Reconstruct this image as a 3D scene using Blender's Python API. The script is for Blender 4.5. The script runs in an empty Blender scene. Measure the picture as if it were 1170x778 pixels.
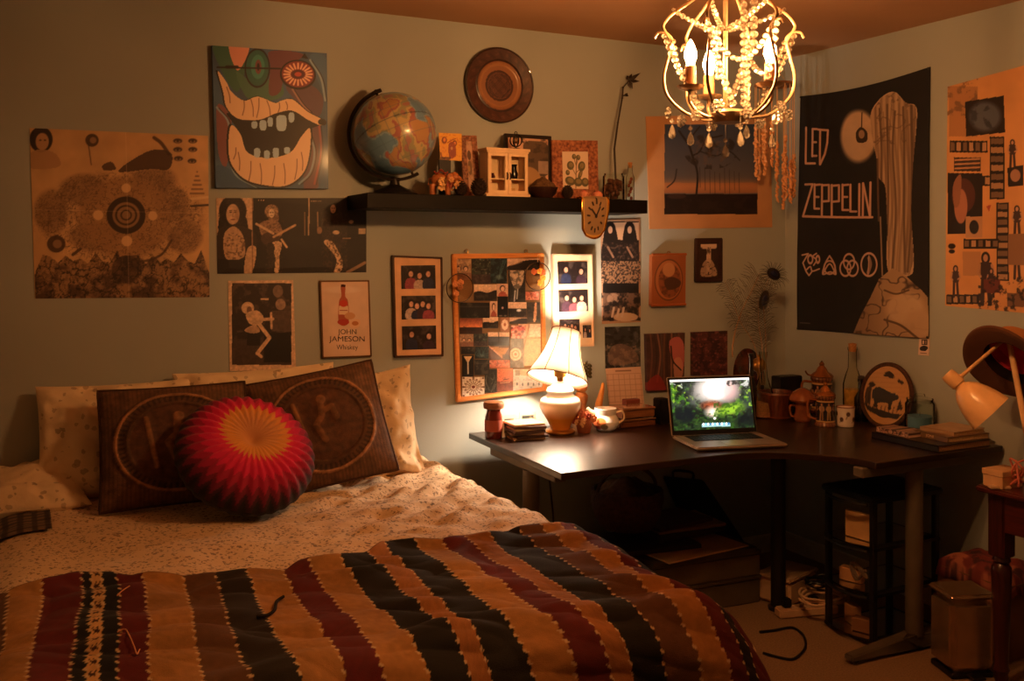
import bpy, bmesh, math, random
import numpy as np
from mathutils import Vector, Matrix, noise as mnoise
random.seed(7)
rng = np.random.default_rng(7)
PI = math.pi
scn = bpy.context.scene
COL = scn.collection
V3 = Vector

# ------------------------------------------------------------------ camera geometry
F = 1118.0; TH = math.radians(26.6); HY = 285.2
D = 3.76          # back wall  y
XR = 3.41         # right wall x
CEIL = 2.44
H = 1.489         # eye height
_c, _s = math.cos(TH), math.sin(TH)

def ray(u, v):
    a = (u - 585) / F; b = -(v - HY) / F
    return Vector((a * _c + _s, -a * _s + _c, b))
def _hit(u, v, ax, val):
    r = ray(u, v); t = (val - (0, 0, H)[ax]) / r[ax]
    return Vector((r.x * t, r.y * t, H + r.z * t))
def W1(u, v, off=0.0): return _hit(u, v, 1, D - off)
def W2(u, v, off=0.0): return _hit(u, v, 0, XR - off)
def ZP(u, v, z): return _hit(u, v, 2, z)
def YP(u, v, y): return _hit(u, v, 1, y)
def DP(u, v, d):
    r = ray(u, v); return Vector((r.x * d, r.y * d, H + r.z * d))
def kk(p): return (p.x * _s + p.y * _c) / F          # metres per photo pixel at p
N1 = Vector((0, -1, 0)); N2 = Vector((-1, 0, 0))
CAMR = Vector((_c, -_s, 0)); CAMF = Vector((_s, _c, 0)); UP = Vector((0, 0, 1))

# ------------------------------------------------------------------ objects
def tag(o, label=None, cat=None, group=None, kind=None):
    if label: o['label'] = label
    if cat: o['category'] = cat
    if group: o['group'] = group
    if kind: o['kind'] = kind
    return o
def E(name, loc, label, cat, group=None, rz=0.0):
    o = bpy.data.objects.new(name, None); COL.objects.link(o)
    o.empty_display_size = .05
    o.location = loc; o.rotation_euler = (0, 0, rz)
    return tag(o, label, cat, group)
def world_matrix(o):
    M = Matrix.LocRotScale(o.location, o.rotation_euler, o.scale)
    return world_matrix(o.parent) @ o.matrix_parent_inverse @ M if o.parent else M

def link(name, me, mats, parent=None, world=False, smooth=True, loc=None, rz=None, auto=35):
    o = bpy.data.objects.new(name, me); COL.objects.link(o)
    if not isinstance(mats, (list, tuple)): mats = [mats]
    for m in mats: me.materials.append(m)
    if smooth:
        me.polygons.foreach_set('use_smooth', [True] * len(me.polygons))
        if auto:
            try: me.set_sharp_from_angle(angle=math.radians(auto))
            except Exception: pass
    if parent:
        o.parent = parent
        if world: o.matrix_parent_inverse = world_matrix(parent).inverted()
    if loc is not None: o.location = loc
    if rz is not None: o.rotation_euler = (0, 0, rz)
    return o

class MB:
    def __init__(s): s.b = bmesh.new(); s.mi = 0
    def _f(s, vs):
        try:
            f = s.b.faces.new(vs); f.material_index = s.mi; return f
        except ValueError: return None
    def box(s, c, d, R=None, taper=1.0):
        c = Vector(c); h = [x / 2 for x in d]; vs = []
        for z in (-1, 1):
            k = taper if z > 0 else 1
            for x, y in ((-1, -1), (1, -1), (1, 1), (-1, 1)):
                p = Vector((x * h[0] * k, y * h[1] * k, z * h[2]))
                if R is not None: p = R @ p
                vs.append(s.b.verts.new(c + p))
        for q in ((3, 2, 1, 0), (4, 5, 6, 7), (0, 1, 5, 4), (1, 2, 6, 5), (2, 3, 7, 6), (3, 0, 4, 7)):
            s._f([vs[i] for i in q])
        return s
    def prism(s, pts, ext):
        """pts: world polygon, ext: extrusion vector"""
        ext = Vector(ext)
        a = [s.b.verts.new(Vector(p)) for p in pts]; b = [s.b.verts.new(Vector(p) + ext) for p in pts]
        n = len(a)
        s._f(a[::-1]); s._f(b)
        for i in range(n): s._f([a[i], a[(i + 1) % n], b[(i + 1) % n], b[i]])
        return s
    def ring(s, outer, inner, ext):
        ext = Vector(ext); n = len(outer)
        A = [s.b.verts.new(Vector(p)) for p in outer]; B = [s.b.verts.new(Vector(p)) for p in inner]
        C = [s.b.verts.new(Vector(p) + ext) for p in outer]; Dd = [s.b.verts.new(Vector(p) + ext) for p in inner]
        for i in range(n):
            j = (i + 1) % n
            s._f([A[i], B[i], B[j], A[j]]); s._f([C[i], C[j], Dd[j], Dd[i]])
            s._f([A[i], A[j], C[j], C[i]]); s._f([B[j], B[i], Dd[i], Dd[j]])
        return s
    def lathe(s, prof, seg=28, M=None, sx=1.0, sy=1.0, fn=None):
        rings = []
        for r, z in prof:
            if r < 1e-5:
                p = Vector((0, 0, z)); rings.append([s.b.verts.new(M @ p if M else p)])
            else:
                rr = []
                for i in range(seg):
                    a = 2 * PI * i / seg; q = r * (fn(a, z) if fn else 1)
                    p = Vector((q * math.cos(a) * sx, q * math.sin(a) * sy, z)); rr.append(s.b.verts.new(M @ p if M else p))
                rings.append(rr)
        for A, B in zip(rings, rings[1:]):
            if len(A) == 1 and len(B) == 1: continue
            for i in range(seg):
                j = (i + 1) % seg
                if len(A) == 1: s._f([A[0], B[j], B[i]][::-1] if False else [A[0], B[j], B[i]])
                elif len(B) == 1: s._f([A[i], A[j], B[0]])
                else: s._f([A[i], A[j], B[j], B[i]])
        return s
    def sph(s, c, r, seg=14, ring=9, M=None):
        if not isinstance(r, (tuple, list)): r = (r, r, r)
        T = Matrix.Translation(Vector(c)) @ (M.to_4x4() if M is not None else Matrix.Identity(4)) @ Matrix.Diagonal((r[0], r[1], r[2], 1))
        prof = [(math.sin(PI * i / ring), -math.cos(PI * i / ring)) for i in range(ring + 1)]
        prof[0] = (0, -1); prof[-1] = (0, 1)
        return s.lathe(prof, seg, T)
    def cyl(s, a, b, r, r2=None, seg=16):
        r2 = r if r2 is None else r2
        return s.tube([a, b], [r, r2], seg)
    def tube(s, pts, r, seg=8, close=False):
        pts = [Vector(p) for p in pts]; n = len(pts)
        if not isinstance(r, (list, tuple)): r = [r] * n
        tans = []
        for i in range(n):
            if close: t = pts[(i + 1) % n] - pts[i - 1]
            else: t = pts[min(i + 1, n - 1)] - pts[max(i - 1, 0)]
            tans.append(t.normalized() if t.length > 1e-9 else Vector((0, 0, 1)))
        up = Vector((0, 0, 1)) if abs(tans[0].z) < .9 else Vector((1, 0, 0))
        nrm = (up - tans[0] * up.dot(tans[0])).normalized(); rings = []
        for i in range(n):
            t = tans[i]; nrm = nrm - t * nrm.dot(t)
            nrm = nrm.normalized() if nrm.length > 1e-6 else t.orthogonal().normalized()
            bi = t.cross(nrm)
            rings.append([s.b.verts.new(pts[i] + (nrm * math.cos(2 * PI * k / seg) + bi * math.sin(2 * PI * k / seg)) * r[i]) for k in range(seg)])
        for i in range(n if close else n - 1):
            A, B = rings[i], rings[(i + 1) % n]
            for k in range(seg):
                l = (k + 1) % seg
                s._f([A[k], A[l], B[l], B[k]])
        if not close: s._f(rings[0][::-1]); s._f(rings[-1])
        return s
    def grid(s, fn, nu, nv):
        g = [[s.b.verts.new(fn(i / (nu - 1), j / (nv - 1))) for i in range(nu)] for j in range(nv)]
        for j in range(nv - 1):
            for i in range(nu - 1): s._f([g[j][i], g[j][i + 1], g[j + 1][i + 1], g[j + 1][i]])
        return s
    def bevel(s, w, seg=2, ang=40):
        bmesh.ops.remove_doubles(s.b, verts=s.b.verts, dist=1e-6)
        es = [e for e in s.b.edges if len(e.link_faces) == 2 and e.calc_face_angle(0) > math.radians(ang)]
        if es: bmesh.ops.bevel(s.b, geom=es, offset=w, segments=seg, affect='EDGES', clamp_overlap=True)
        return s
    def build(s, name, mats, parent=None, world=False, smooth=True, fixn=True, **kw):
        if fixn: bmesh.ops.recalc_face_normals(s.b, faces=s.b.faces)
        me = bpy.data.meshes.new(name); s.b.to_mesh(me); s.b.free()
        return link(name, me, mats, parent, world, smooth, **kw)

def frame_M(o, x, y, z):
    M = Matrix((x, y, z)).transposed().to_4x4(); M.translation = o; return M
def rotz(a): return Matrix.Rotation(a, 3, 'Z')
def arc(c, r, a0, a1, n, ax=Vector((1, 0, 0)), ay=Vector((0, 0, 1))):
    return [Vector(c) + ax * r * math.cos(a0 + (a1 - a0) * i / n) + ay * r * math.sin(a0 + (a1 - a0) * i / n) for i in range(n + 1)]
def catmull(P, n=8):
    P = [Vector(p) for p in P]; Q = [P[0] * 2 - P[1]] + P + [P[-1] * 2 - P[-2]]; out = []
    for i in range(1, len(Q) - 2):
        for k in range(n):
            t = k / n; a, b, c, d = Q[i - 1], Q[i], Q[i + 1], Q[i + 2]
            out.append(.5 * ((2 * b) + (c - a) * t + (2 * a - 5 * b + 4 * c - d) * t * t + (3 * b - a - 3 * c + d) * t ** 3))
    out.append(P[-1]); return out
def copy_tree(o, parent=None):
    c = o.copy(); COL.objects.link(c)
    if parent: c.parent = parent
    for ch in list(o.children): copy_tree(ch, c)
    return c

# ------------------------------------------------------------------ materials
def lin(c):
    return tuple((x / 255 / 12.92) if x / 255 <= .04045 else ((x / 255 + .055) / 1.055) ** 2.4 for x in c)
_mc = {}
def mat(name, col, rough=.6, metal=0.0, var=.12, vscale=14.0, bump=0.0, bscale=60.0, coat=0.0, trans=0.0, ior=1.45, alpha=1.0, sub=0.0, col2=None, sheen=0.0, spec=.5):
    """procedural principled material: colour broken up by noise"""
    if name in _mc: return _mc[name]
    m = bpy.data.materials.new(name); m.use_nodes = True; nt = m.node_tree; N = nt.nodes; L = nt.links
    p = N['Principled BSDF']
    c = lin(col)
    tc = N.new('ShaderNodeTexCoord'); nz = N.new('ShaderNodeTexNoise'); nz.inputs['Scale'].default_value = vscale; nz.inputs['Detail'].default_value = 4
    L.new(tc.outputs['Object'], nz.inputs['Vector'])
    rp = N.new('ShaderNodeValToRGB')
    a = tuple(x * (1 - var) for x in c) if col2 is None else c
    b = tuple(min(1, x * (1 + var)) for x in c) if col2 is None else lin(col2)
    rp.color_ramp.elements[0].position = .3; rp.color_ramp.elements[0].color = (*a, 1)
    rp.color_ramp.elements[1].position = .7; rp.color_ramp.elements[1].color = (*b, 1)
    L.new(nz.outputs['Fac'], rp.inputs['Fac']); L.new(rp.outputs['Color'], p.inputs['Base Color'])
    p.inputs['Roughness'].default_value = rough; p.inputs['Metallic'].default_value = metal
    p.inputs['Coat Weight'].default_value = coat; p.inputs['Transmission Weight'].default_value = trans
    p.inputs['IOR'].default_value = ior; p.inputs['Alpha'].default_value = alpha; p.inputs['Specular IOR Level'].default_value = spec
    if sheen: p.inputs['Sheen Weight'].default_value = sheen
    if bump:
        n2 = N.new('ShaderNodeTexNoise'); n2.inputs['Scale'].default_value = bscale; n2.inputs['Detail'].default_value = 3
        L.new(tc.outputs['Object'], n2.inputs['Vector'])
        bp = N.new('ShaderNodeBump'); bp.inputs['Strength'].default_value = bump; bp.inputs['Distance'].default_value = .01
        L.new(n2.outputs['Fac'], bp.inputs['Height']); L.new(bp.outputs['Normal'], p.inputs['Normal'])
    _mc[name] = m; return m
def wood(name, c1, c2, scale=8.0, rough=.45, coat=0.0, axis=0, spec=.5):
    if name in _mc: return _mc[name]
    m = bpy.data.materials.new(name); m.use_nodes = True; nt = m.node_tree; N = nt.nodes; L = nt.links
    p = N['Principled BSDF']; tc = N.new('ShaderNodeTexCoord'); mp = N.new('ShaderNodeMapping')
    sc = [14, 14, 14]; sc[axis] = 1.2; mp.inputs['Scale'].default_value = sc
    nz = N.new('ShaderNodeTexNoise'); nz.inputs['Scale'].default_value = scale; nz.inputs['Detail'].default_value = 6; nz.inputs['Distortion'].default_value = .6
    rp = N.new('ShaderNodeValToRGB'); rp.color_ramp.elements[0].position = .32; rp.color_ramp.elements[1].position = .68
    rp.color_ramp.elements[0].color = (*lin(c1), 1); rp.color_ramp.elements[1].color = (*lin(c2), 1)
    L.new(tc.outputs['Object'], mp.inputs['Vector']); L.new(mp.outputs['Vector'], nz.inputs['Vector'])
    L.new(nz.outputs['Fac'], rp.inputs['Fac']); L.new(rp.outputs['Color'], p.inputs['Base Color'])
    p.inputs['Roughness'].default_value = rough; p.inputs['Coat Weight'].default_value = coat; p.inputs['Specular IOR Level'].default_value = spec
    bp = N.new('ShaderNodeBump'); bp.inputs['Strength'].default_value = .08; bp.inputs['Distance'].default_value = .002
    L.new(nz.outputs['Fac'], bp.inputs['Height']); L.new(bp.outputs['Normal'], p.inputs['Normal'])
    _mc[name] = m; return m
def paint_mat(name, rough=.6, coat=0.0, emis=0.0, bump=0.0, bscale=300.0, sheen=0.0):
    """printed / dyed surface: colour comes from the mesh's own 'ink' attribute"""
    if name in _mc: return _mc[name]
    m = bpy.data.materials.new(name); m.use_nodes = True; nt = m.node_tree; N = nt.nodes; L = nt.links
    p = N['Principled BSDF']; at = N.new('ShaderNodeAttribute'); at.attribute_name = 'ink'
    L.new(at.outputs['Color'], p.inputs['Base Color'])
    p.inputs['Roughness'].default_value = rough; p.inputs['Coat Weight'].default_value = coat; p.inputs['Coat Roughness'].default_value = .12
    if sheen: p.inputs['Sheen Weight'].default_value = sheen
    if emis:
        L.new(at.outputs['Color'], p.inputs['Emission Color']); p.inputs['Emission Strength'].default_value = emis
    if bump:
        tc = N.new('ShaderNodeTexCoord'); n2 = N.new('ShaderNodeTexNoise'); n2.inputs['Scale'].default_value = bscale
        L.new(tc.outputs['Object'], n2.inputs['Vector'])
        bp = N.new('ShaderNodeBump'); bp.inputs['Strength'].default_value = bump; bp.inputs['Distance'].default_value = .004
        L.new(n2.outputs['Fac'], bp.inputs['Height']); L.new(bp.outputs['Normal'], p.inputs['Normal'])
    _mc[name] = m; return m
def emit(name, col, strength):
    if name in _mc: return _mc[name]
    m = bpy.data.materials.new(name); m.use_nodes = True; nt = m.node_tree; N = nt.nodes; L = nt.links
    p = N['Principled BSDF']; p.inputs['Base Color'].default_value = (*col, 1)
    p.inputs['Emission Color'].default_value = (*col, 1); p.inputs['Emission Strength'].default_value = strength
    _mc[name] = m; return m
def glass(name, col=(250, 252, 250), rough=.03, ior=1.45):
    """thin clear glass that light passes through"""
    if name in _mc: return _mc[name]
    m = bpy.data.materials.new(name); m.use_nodes = True; nt = m.node_tree; N = nt.nodes; L = nt.links
    N.remove(N['Principled BSDF']); out = N['Material Output']
    t = N.new('ShaderNodeBsdfTransparent'); t.inputs['Color'].default_value = (*lin(col), 1)
    g = N.new('ShaderNodeBsdfGlossy'); g.inputs['Roughness'].default_value = rough
    lw = N.new('ShaderNodeLayerWeight'); lw.inputs['Blend'].default_value = .12
    mx = N.new('ShaderNodeMixShader'); L.new(lw.outputs['Fresnel'], mx.inputs['Fac']); L.new(t.outputs[0], mx.inputs[1]); L.new(g.outputs[0], mx.inputs[2])
    L.new(mx.outputs[0], out.inputs['Surface']); _mc[name] = m; return m

# ------------------------------------------------------------------ printed artwork: colours laid on a fine grid
_lat = rng.random((64, 64, 8)).astype(np.float32)
def vnoise(X, Y, seed=0):
    xi = np.floor(X).astype(int); yi = np.floor(Y).astype(int); fx = X - xi; fy = Y - yi
    fx = fx * fx * (3 - 2 * fx); fy = fy * fy * (3 - 2 * fy); k = seed % 8; ox = seed * 7; oy = seed * 13
    L = lambda a, b: _lat[(xi + a + ox) % 64, (yi + b + oy) % 64, k]
    return (L(0, 0) * (1 - fx) + L(1, 0) * fx) * (1 - fy) + (L(0, 1) * (1 - fx) + L(1, 1) * fx) * fy
def fbm(X, Y, sc, seed=0, oct=3):
    o = 0; a = 1; t = 0
    for i in range(oct):
        o = o + a * vnoise(X / sc * 2 ** i, Y / sc * 2 ** i, seed + i); t += a; a *= .55
    return o / t
_tc = {}
def text_tris(txt, shear=0.0):
    if txt in _tc: return _tc[txt]
    cu = bpy.data.curves.new('lettering_outline', 'FONT'); cu.body = txt; cu.size = 1.0
    o = bpy.data.objects.new('lettering_outline', cu); COL.objects.link(o)
    bpy.context.view_layer.update()
    me = bpy.data.meshes.new_from_object(o.evaluated_get(bpy.context.evaluated_depsgraph_get()))
    me.calc_loop_triangles()
    vs = [(v.co.x, v.co.y) for v in me.vertices]; T = [[vs[i] for i in t.vertices] for t in me.loop_triangles]
    bpy.data.objects.remove(o); bpy.data.curves.remove(cu); bpy.data.meshes.remove(me)
    xs = [p[0] for t in T for p in t]; ys = [p[1] for t in T for p in t]
    _tc[txt] = (T, min(xs), max(xs), min(ys), max(ys)); return _tc[txt]
class Art:
    def __init__(s, nx, ny, quad, base):
        (x0, y0), (x1, y1), (x2, y2), (x3, y3) = quad
        u, v = np.meshgrid(np.linspace(0, 1, nx), np.linspace(0, 1, ny))
        s.nx, s.ny = nx, ny; s.U, s.V = u, v
        s.X = (x0 * (1 - u) + x1 * u) * (1 - v) + (x3 * (1 - u) + x2 * u) * v
        s.Y = (y0 * (1 - u) + y1 * u) * (1 - v) + (y3 * (1 - u) + y2 * u) * v
        s.C = np.empty((ny, nx, 3)); s.C[:] = base
        s.px = math.hypot(x1 - x0, y1 - y0) / nx
    def mix(s, m, c):
        m = np.clip(m, 0, 1); s.C += m[..., None] * (np.array(c, float) - s.C); return s
    def ell(s, cx, cy, rx, ry=None, c=(0, 0, 0), rot=0, soft=None, a=1.0):
        ry = rx if ry is None else ry; ca, sa = math.cos(rot), math.sin(rot)
        x = s.X - cx; y = s.Y - cy; X = x * ca + y * sa; Y = -x * sa + y * ca
        q = np.sqrt((X / rx) ** 2 + (Y / ry) ** 2); w = (soft if soft is not None else s.px) / min(rx, ry)
        return s.mix(np.clip((1 - q) / w + .5, 0, 1) * a, c)
    def ring(s, cx, cy, rx, ry, w, c, a=1.0):
        q = np.sqrt(((s.X - cx) / rx) ** 2 + ((s.Y - cy) / ry) ** 2); d = np.abs(q - 1) * min(rx, ry)
        return s.mix(np.clip((w / 2 - d) / s.px + .5, 0, 1) * a, c)
    def polymask(s, P):
        m = np.zeros(s.X.shape, bool); n = len(P)
        for i in range(n):
            x0, y0 = P[i]; x1, y1 = P[(i + 1) % n]
            if y0 == y1: continue
            c = ((y0 > s.Y) != (y1 > s.Y)) & (s.X < (x1 - x0) * (s.Y - y0) / (y1 - y0) + x0); m ^= c
        return m
    def poly(s, P, c, a=1.0): return s.mix(s.polymask(P).astype(float) * a, c)
    def blob(s, P, c, a=1.0):
        """smooth closed shape through points"""
        Q = []; n = len(P)
        for i in range(n):
            p0, p1, p2, p3 = [np.array(P[(i + k) % n], float) for k in (-1, 0, 1, 2)]
            for k in range(6):
                t = k / 6; Q.append(tuple(.5 * (2 * p1 + (p2 - p0) * t + (2 * p0 - 5 * p1 + 4 * p2 - p3) * t * t + (3 * p1 - p0 - 3 * p2 + p3) * t ** 3)))
        return s.poly(Q, c, a)
    def rect(s, x0, y0, x1, y1, c, a=1.0):
        return s.mix(((s.X >= x0) & (s.X <= x1) & (s.Y >= y0) & (s.Y <= y1)).astype(float) * a, c)
    def dist(s, P):
        d = np.full(s.X.shape, 1e9)
        for (x0, y0), (x1, y1) in zip(P, P[1:]):
            dx, dy = x1 - x0, y1 - y0; l = dx * dx + dy * dy + 1e-9
            t = np.clip(((s.X - x0) * dx + (s.Y - y0) * dy) / l, 0, 1)
            d = np.minimum(d, np.hypot(s.X - x0 - t * dx, s.Y - y0 - t * dy))
        return d
    def line(s, P, w, c, a=1.0): return s.mix(np.clip((w / 2 - s.dist(P)) / s.px + .5, 0, 1) * a, c)
    def curve(s, P, w, c, a=1.0):
        q = catmull([(x, y, 0) for x, y in P], 6); return s.line([(p.x, p.y) for p in q], w, c, a)
    def grain(s, sc, amp, seed=0):
        s.C *= (1 + amp * (fbm(s.X, s.Y, sc, seed) - .5) * 2)[..., None]; return s
    def speck(s, sc, thr, c, seed=0, a=1.0, mask=None, oct=4, k=8):
        m = np.clip((fbm(s.X, s.Y, sc, seed, oct) - thr) * k, 0, 1)
        if mask is not None: m = m * mask
        return s.mix(m * a, c)
    def etch(s, sc, wd, c, seed=0, a=1.0, mask=None, oct=4):
        m = np.clip(1 - np.abs(fbm(s.X, s.Y, sc, seed, oct) - .5) / wd, 0, 1)
        return s.mix((m if mask is None else m * mask) * a, c)
    def mline(s, P, w, c, mask, a=1.0):
        q = catmull([(x, y, 0) for x, y in P], 6); d = s.dist([(p.x, p.y) for p in q])
        return s.mix(np.clip((w / 2 - d) / s.px + .5, 0, 1) * mask * a, c)
    def text(s, txt, x, y, w, h, c, bold=0.0):
        T, a, b, e, f = text_tris(txt); m = np.zeros(s.X.shape, bool)
        for t in T:
            P = [(x + (p[0] - a) / (b - a) * w, y + h - (p[1] - e) / (f - e) * h) for p in t]
            m |= s.polymask(P)
        mm = m.astype(float)
        return s.mix(mm, c)
    def person(s, cx, top, h, skin, cloth, hair, legs=True, arm=0):
        hd = h * .075
        s.ell(cx, top + hd * 1.25, hd * 1.15, hd * 1.6, hair); s.ell(cx, top + hd * 1.25, hd * .62, hd * .95, skin)
        s.blob([(cx - h * .05, top + h * .17), (cx + h * .05, top + h * .17), (cx + h * .13, top + h * .22), (cx + h * .1, top + h * .5), (cx - h * .1, top + h * .5), (cx - h * .13, top + h * .22)], cloth)
        s.line([(cx - h * .12, top + h * .23), (cx - h * .15, top + h * .38), (cx - h * (.1 - arm), top + h * .45)], h * .05, skin)
        s.line([(cx + h * .12, top + h * .23), (cx + h * .16, top + h * .37), (cx + h * (.08 - arm), top + h * .42)], h * .05, skin)
        if legs:
            s.line([(cx - h * .05, top + h * .5), (cx - h * .07, top + h * .98)], h * .08, cloth); s.line([(cx + h * .05, top + h * .5), (cx + h * .08, top + h * .98)], h * .08, cloth)
        return s
    wb = (.98, 1.22, 1.75)      # inks were matched under tungsten light
    def lin(s):
        c = np.clip(s.C, 0, 255) / 255
        return np.clip(np.where(c <= .04045, c / 12.92, ((c + .055) / 1.055) ** 2.4) * np.array(s.wb), 0, .92)

def grid_mesh(name, P, C, skirt=None):
    """P (ny,nx,3) points, C (ny,nx,3) linear colour; skirt = vector that closes the sheet to a thin solid"""
    ny, nx, _ = P.shape; n = nx * ny
    idx = np.arange(n).reshape(ny, nx)
    q = np.stack([idx[1:, :-1], idx[1:, 1:], idx[:-1, 1:], idx[:-1, :-1]], -1).reshape(-1, 4)
    V = P.reshape(-1, 3); CC = C.reshape(-1, 3)
    if skirt is not None:
        ring_ = np.concatenate([idx[0, :-1], idx[:-1, -1], idx[-1, :0:-1], idx[:0:-1, 0]])
        m = len(ring_)
        V = np.concatenate([V, V[ring_] + np.array(skirt)]); CC = np.concatenate([CC, CC[ring_]])
        r2 = np.arange(n, n + m)
        sk = np.stack([ring_, np.roll(ring_, -1), np.roll(r2, -1), r2], -1)
        q = np.concatenate([q, sk])
    me = bpy.data.meshes.new(name)
    nf = len(q); extra = 1 if skirt is not None else 0
    me.vertices.add(len(V)); me.vertices.foreach_set('co', V.astype(np.float32).ravel())
    loops = q.ravel(); starts = np.arange(nf) * 4; tot = np.full(nf, 4)
    if extra:
        loops = np.concatenate([loops, r2]); starts = np.append(starts, nf * 4); tot = np.append(tot, m)
    me.loops.add(len(loops)); me.loops.foreach_set('vertex_index', loops.astype(np.int32))
    me.polygons.add(len(starts)); me.polygons.foreach_set('loop_start', starts.astype(np.int32))
    try: me.polygons.foreach_set('loop_total', tot.astype(np.int32))
    except Exception: pass
    me.update(calc_edges=True)
    at = me.attributes.new('ink', 'FLOAT_COLOR', 'POINT')
    at.data.foreach_set('color', np.concatenate([CC, np.ones((len(CC), 1))], 1).astype(np.float32).ravel())
    return me
def quad_pts(q, u, v):
    a, b, c, d = [np.array(p) for p in q]
    u = u[..., None]; v = v[..., None]
    return (a * (1 - u) + b * u) * (1 - v) + (d * (1 - u) + c * u) * v
def sheet(name, art, corners, nrm, th, m, parent=None, disp=None, world=True):
    P = quad_pts(corners, art.U, art.V)
    if disp is not None: P = P + disp[..., None] * np.array(nrm)
    me = grid_mesh(name, P, art.lin(), skirt=tuple(-Vector(nrm) * th))
    return link(name, me, m, parent, world and parent is not None, smooth=True, auto=30)
def wq(wall, quad, off):
    f = W1 if wall == 1 else W2
    return [f(u, v, off) for u, v in quad]
def rq(x0, y0, x1, y1): return [(x0, y0), (x1, y0), (x1, y1), (x0, y1)]
def inset(q, w):
    """inset a world quad by w metres"""
    a, b, c, d = q; ux = (b - a).normalized(); uy = (d - a).normalized(); vx = (c - d).normalized(); vy = (c - b).normalized()
    return [a + ux * w + uy * w, b - ux * w + vy * w, c - vx * w - vy * w, d + vx * w - uy * w]
def subq(q, x0, y0, x1, y1):
    f = lambda u, v: (q[0] * (1 - u) + q[1] * u) * (1 - v) + (q[3] * (1 - u) + q[2] * u) * v
    return [f(x0, y0), f(x1, y0), f(x1, y1), f(x0, y1)]
PAPER = paint_mat('printed_paper', .55); GLOSSY = paint_mat('glossy_print', .35, .35); MATTE = paint_mat('matte_print', .8)
EXPOSURE = 0.3; BULB = 1110.0; LAMP = 840.0; SCREEN = 1.3
# ================================================================== camera, view, room
cam = bpy.data.cameras.new('camera'); co = bpy.data.objects.new('camera', cam); COL.objects.link(co)
co.location = (0, 0, H); co.rotation_euler = (PI / 2, 0, -TH)
cam.sensor_width = 36; cam.sensor_fit = 'HORIZONTAL'; cam.lens = F / 1170 * 36
cam.shift_y = -(389 - HY) / 1170; cam.clip_start = .05
scn.camera = co
scn.view_settings.view_transform = 'Standard'; scn.view_settings.look = 'None'
scn.view_settings.gamma = 1; scn.view_settings.use_curve_mapping = False; scn.view_settings.exposure = EXPOSURE
scn.cycles.use_denoising = True; scn.cycles.max_bounces = 12; scn.cycles.diffuse_bounces = 8; scn.cycles.sample_clamp_indirect = 6.0
w = bpy.data.worlds.new('night'); scn.world = w; w.use_nodes = True
w.node_tree.nodes['Background'].inputs['Color'].default_value = (.02, .02, .03, 1)
w.node_tree.nodes['Background'].inputs['Strength'].default_value = .2

wallm = mat('wall_paint', (164, 168, 163), .75, var=.03, vscale=3, bump=.05, bscale=220)
ceilm = mat('ceiling_paint', (188, 144, 108), .9, var=.04, vscale=4, bump=.12, bscale=150)
carpet = mat('beige_carpet', (156, 126, 98), .95, var=.22, vscale=160, bump=.6, bscale=500)
trimm = mat('white_trim', (215, 210, 200), .5)
XL, YF = -.85, -1.0
def struct(name, lo, hi, m):
    c = [(a + b) / 2 for a, b in zip(lo, hi)]; d = [b - a for a, b in zip(lo, hi)]
    return tag(MB().box(c, d).build(name, m, smooth=False), kind='structure')
struct('floor', (XL - .1, YF - .1, -.1), (XR + .1, D + .1, 0), carpet)
struct('ceiling', (XL - .1, YF - .1, CEIL), (XR + .1, D + .1, CEIL + .1), ceilm)
struct('wall_back', (XL - .1, D, 0), (XR + .1, D + .1, CEIL), wallm)
struct('wall_right', (XR, YF - .1, 0), (XR + .1, D, CEIL), wallm)
struct('wall_left', (XL - .1, YF, 0), (XL, D, CEIL), wallm)
struct('wall_front', (XL - .1, YF - .1, 0), (XR, YF, CEIL), wallm)
struct('baseboard_back', (XL, D - .014, 0), (XR, D, .085), trimm)
struct('baseboard_right', (XR - .014, YF, 0), (XR, D - .014, .085), trimm)

# ================================================================== bed
BZ = .64; S0 = 1.41; RE = .18; T0 = 1.96; RF = .16; XB0 = -.16; YH = 3.70
def dprof(s, s0, r):
    if s <= s0: return s, 0.0
    a = (s - s0) / r
    if a < PI / 2: return s0 + r * math.sin(a), r * (1 - math.cos(a))
    return s0 + r, r + (s - s0 - r * PI / 2)
def bnoise(x, y):
    n = .011 * mnoise.fractal(Vector((x * 3.2, y * 4.5, 1.7)), 1.0, 2.0, 3)
    n += .004 * mnoise.noise(Vector((x * 11, y * 16, 4.1)))
    return n
def bed_pt(s, t, lift=0.0):
    """s runs across the bed, t towards the foot (0 where the foot edge starts to turn)"""
    xl = XB0 + RE
    if s < xl: x, dx = dprof(-s, -xl, RE); x = -x
    else: x, dx = dprof(s, S0, RE)
    y, dy = dprof(t, 0.0, RF); y = T0 - y
    # outward normal for lifting layers off the mattress
    nx = min(1, max(0, (s - S0) / RE)) if s > S0 else -min(1, max(0, (xl - s) / RE)); ny = min(1, max(0, t / RF))
    n = Vector((math.sin(nx * PI / 2), -math.sin(ny * PI / 2), math.cos(max(abs(nx), ny) * PI / 2) + .02)).normalized()
    z = max(.04, BZ - dx - dy)
    return Vector((x, y, z)) + n * (lift + bnoise(s, y - max(0, t)))
bed = E('bed', ((XB0 + S0 + RE) / 2, 2.75, 0), 'large double bed pushed against the picture wall, made up in floral bedding', 'bed')
b = MB(); b.box(((XB0 + S0 + RE) / 2, (T0 - RF + YH) / 2, .19), (S0 + RE - XB0 - .14, YH - T0 + RF - .14, .26)); b.bevel(.02)
b.build('bed_base', mat('bed_base_fabric', (70, 52, 40), .9), bed, True)
b = MB(); b.box(((XB0 + S0 + RE) / 2, (T0 - RF + YH) / 2, .455), (S0 + RE - XB0 - .12, YH - T0 + RF - .12, .25)); b.bevel(.06, 4)
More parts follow.
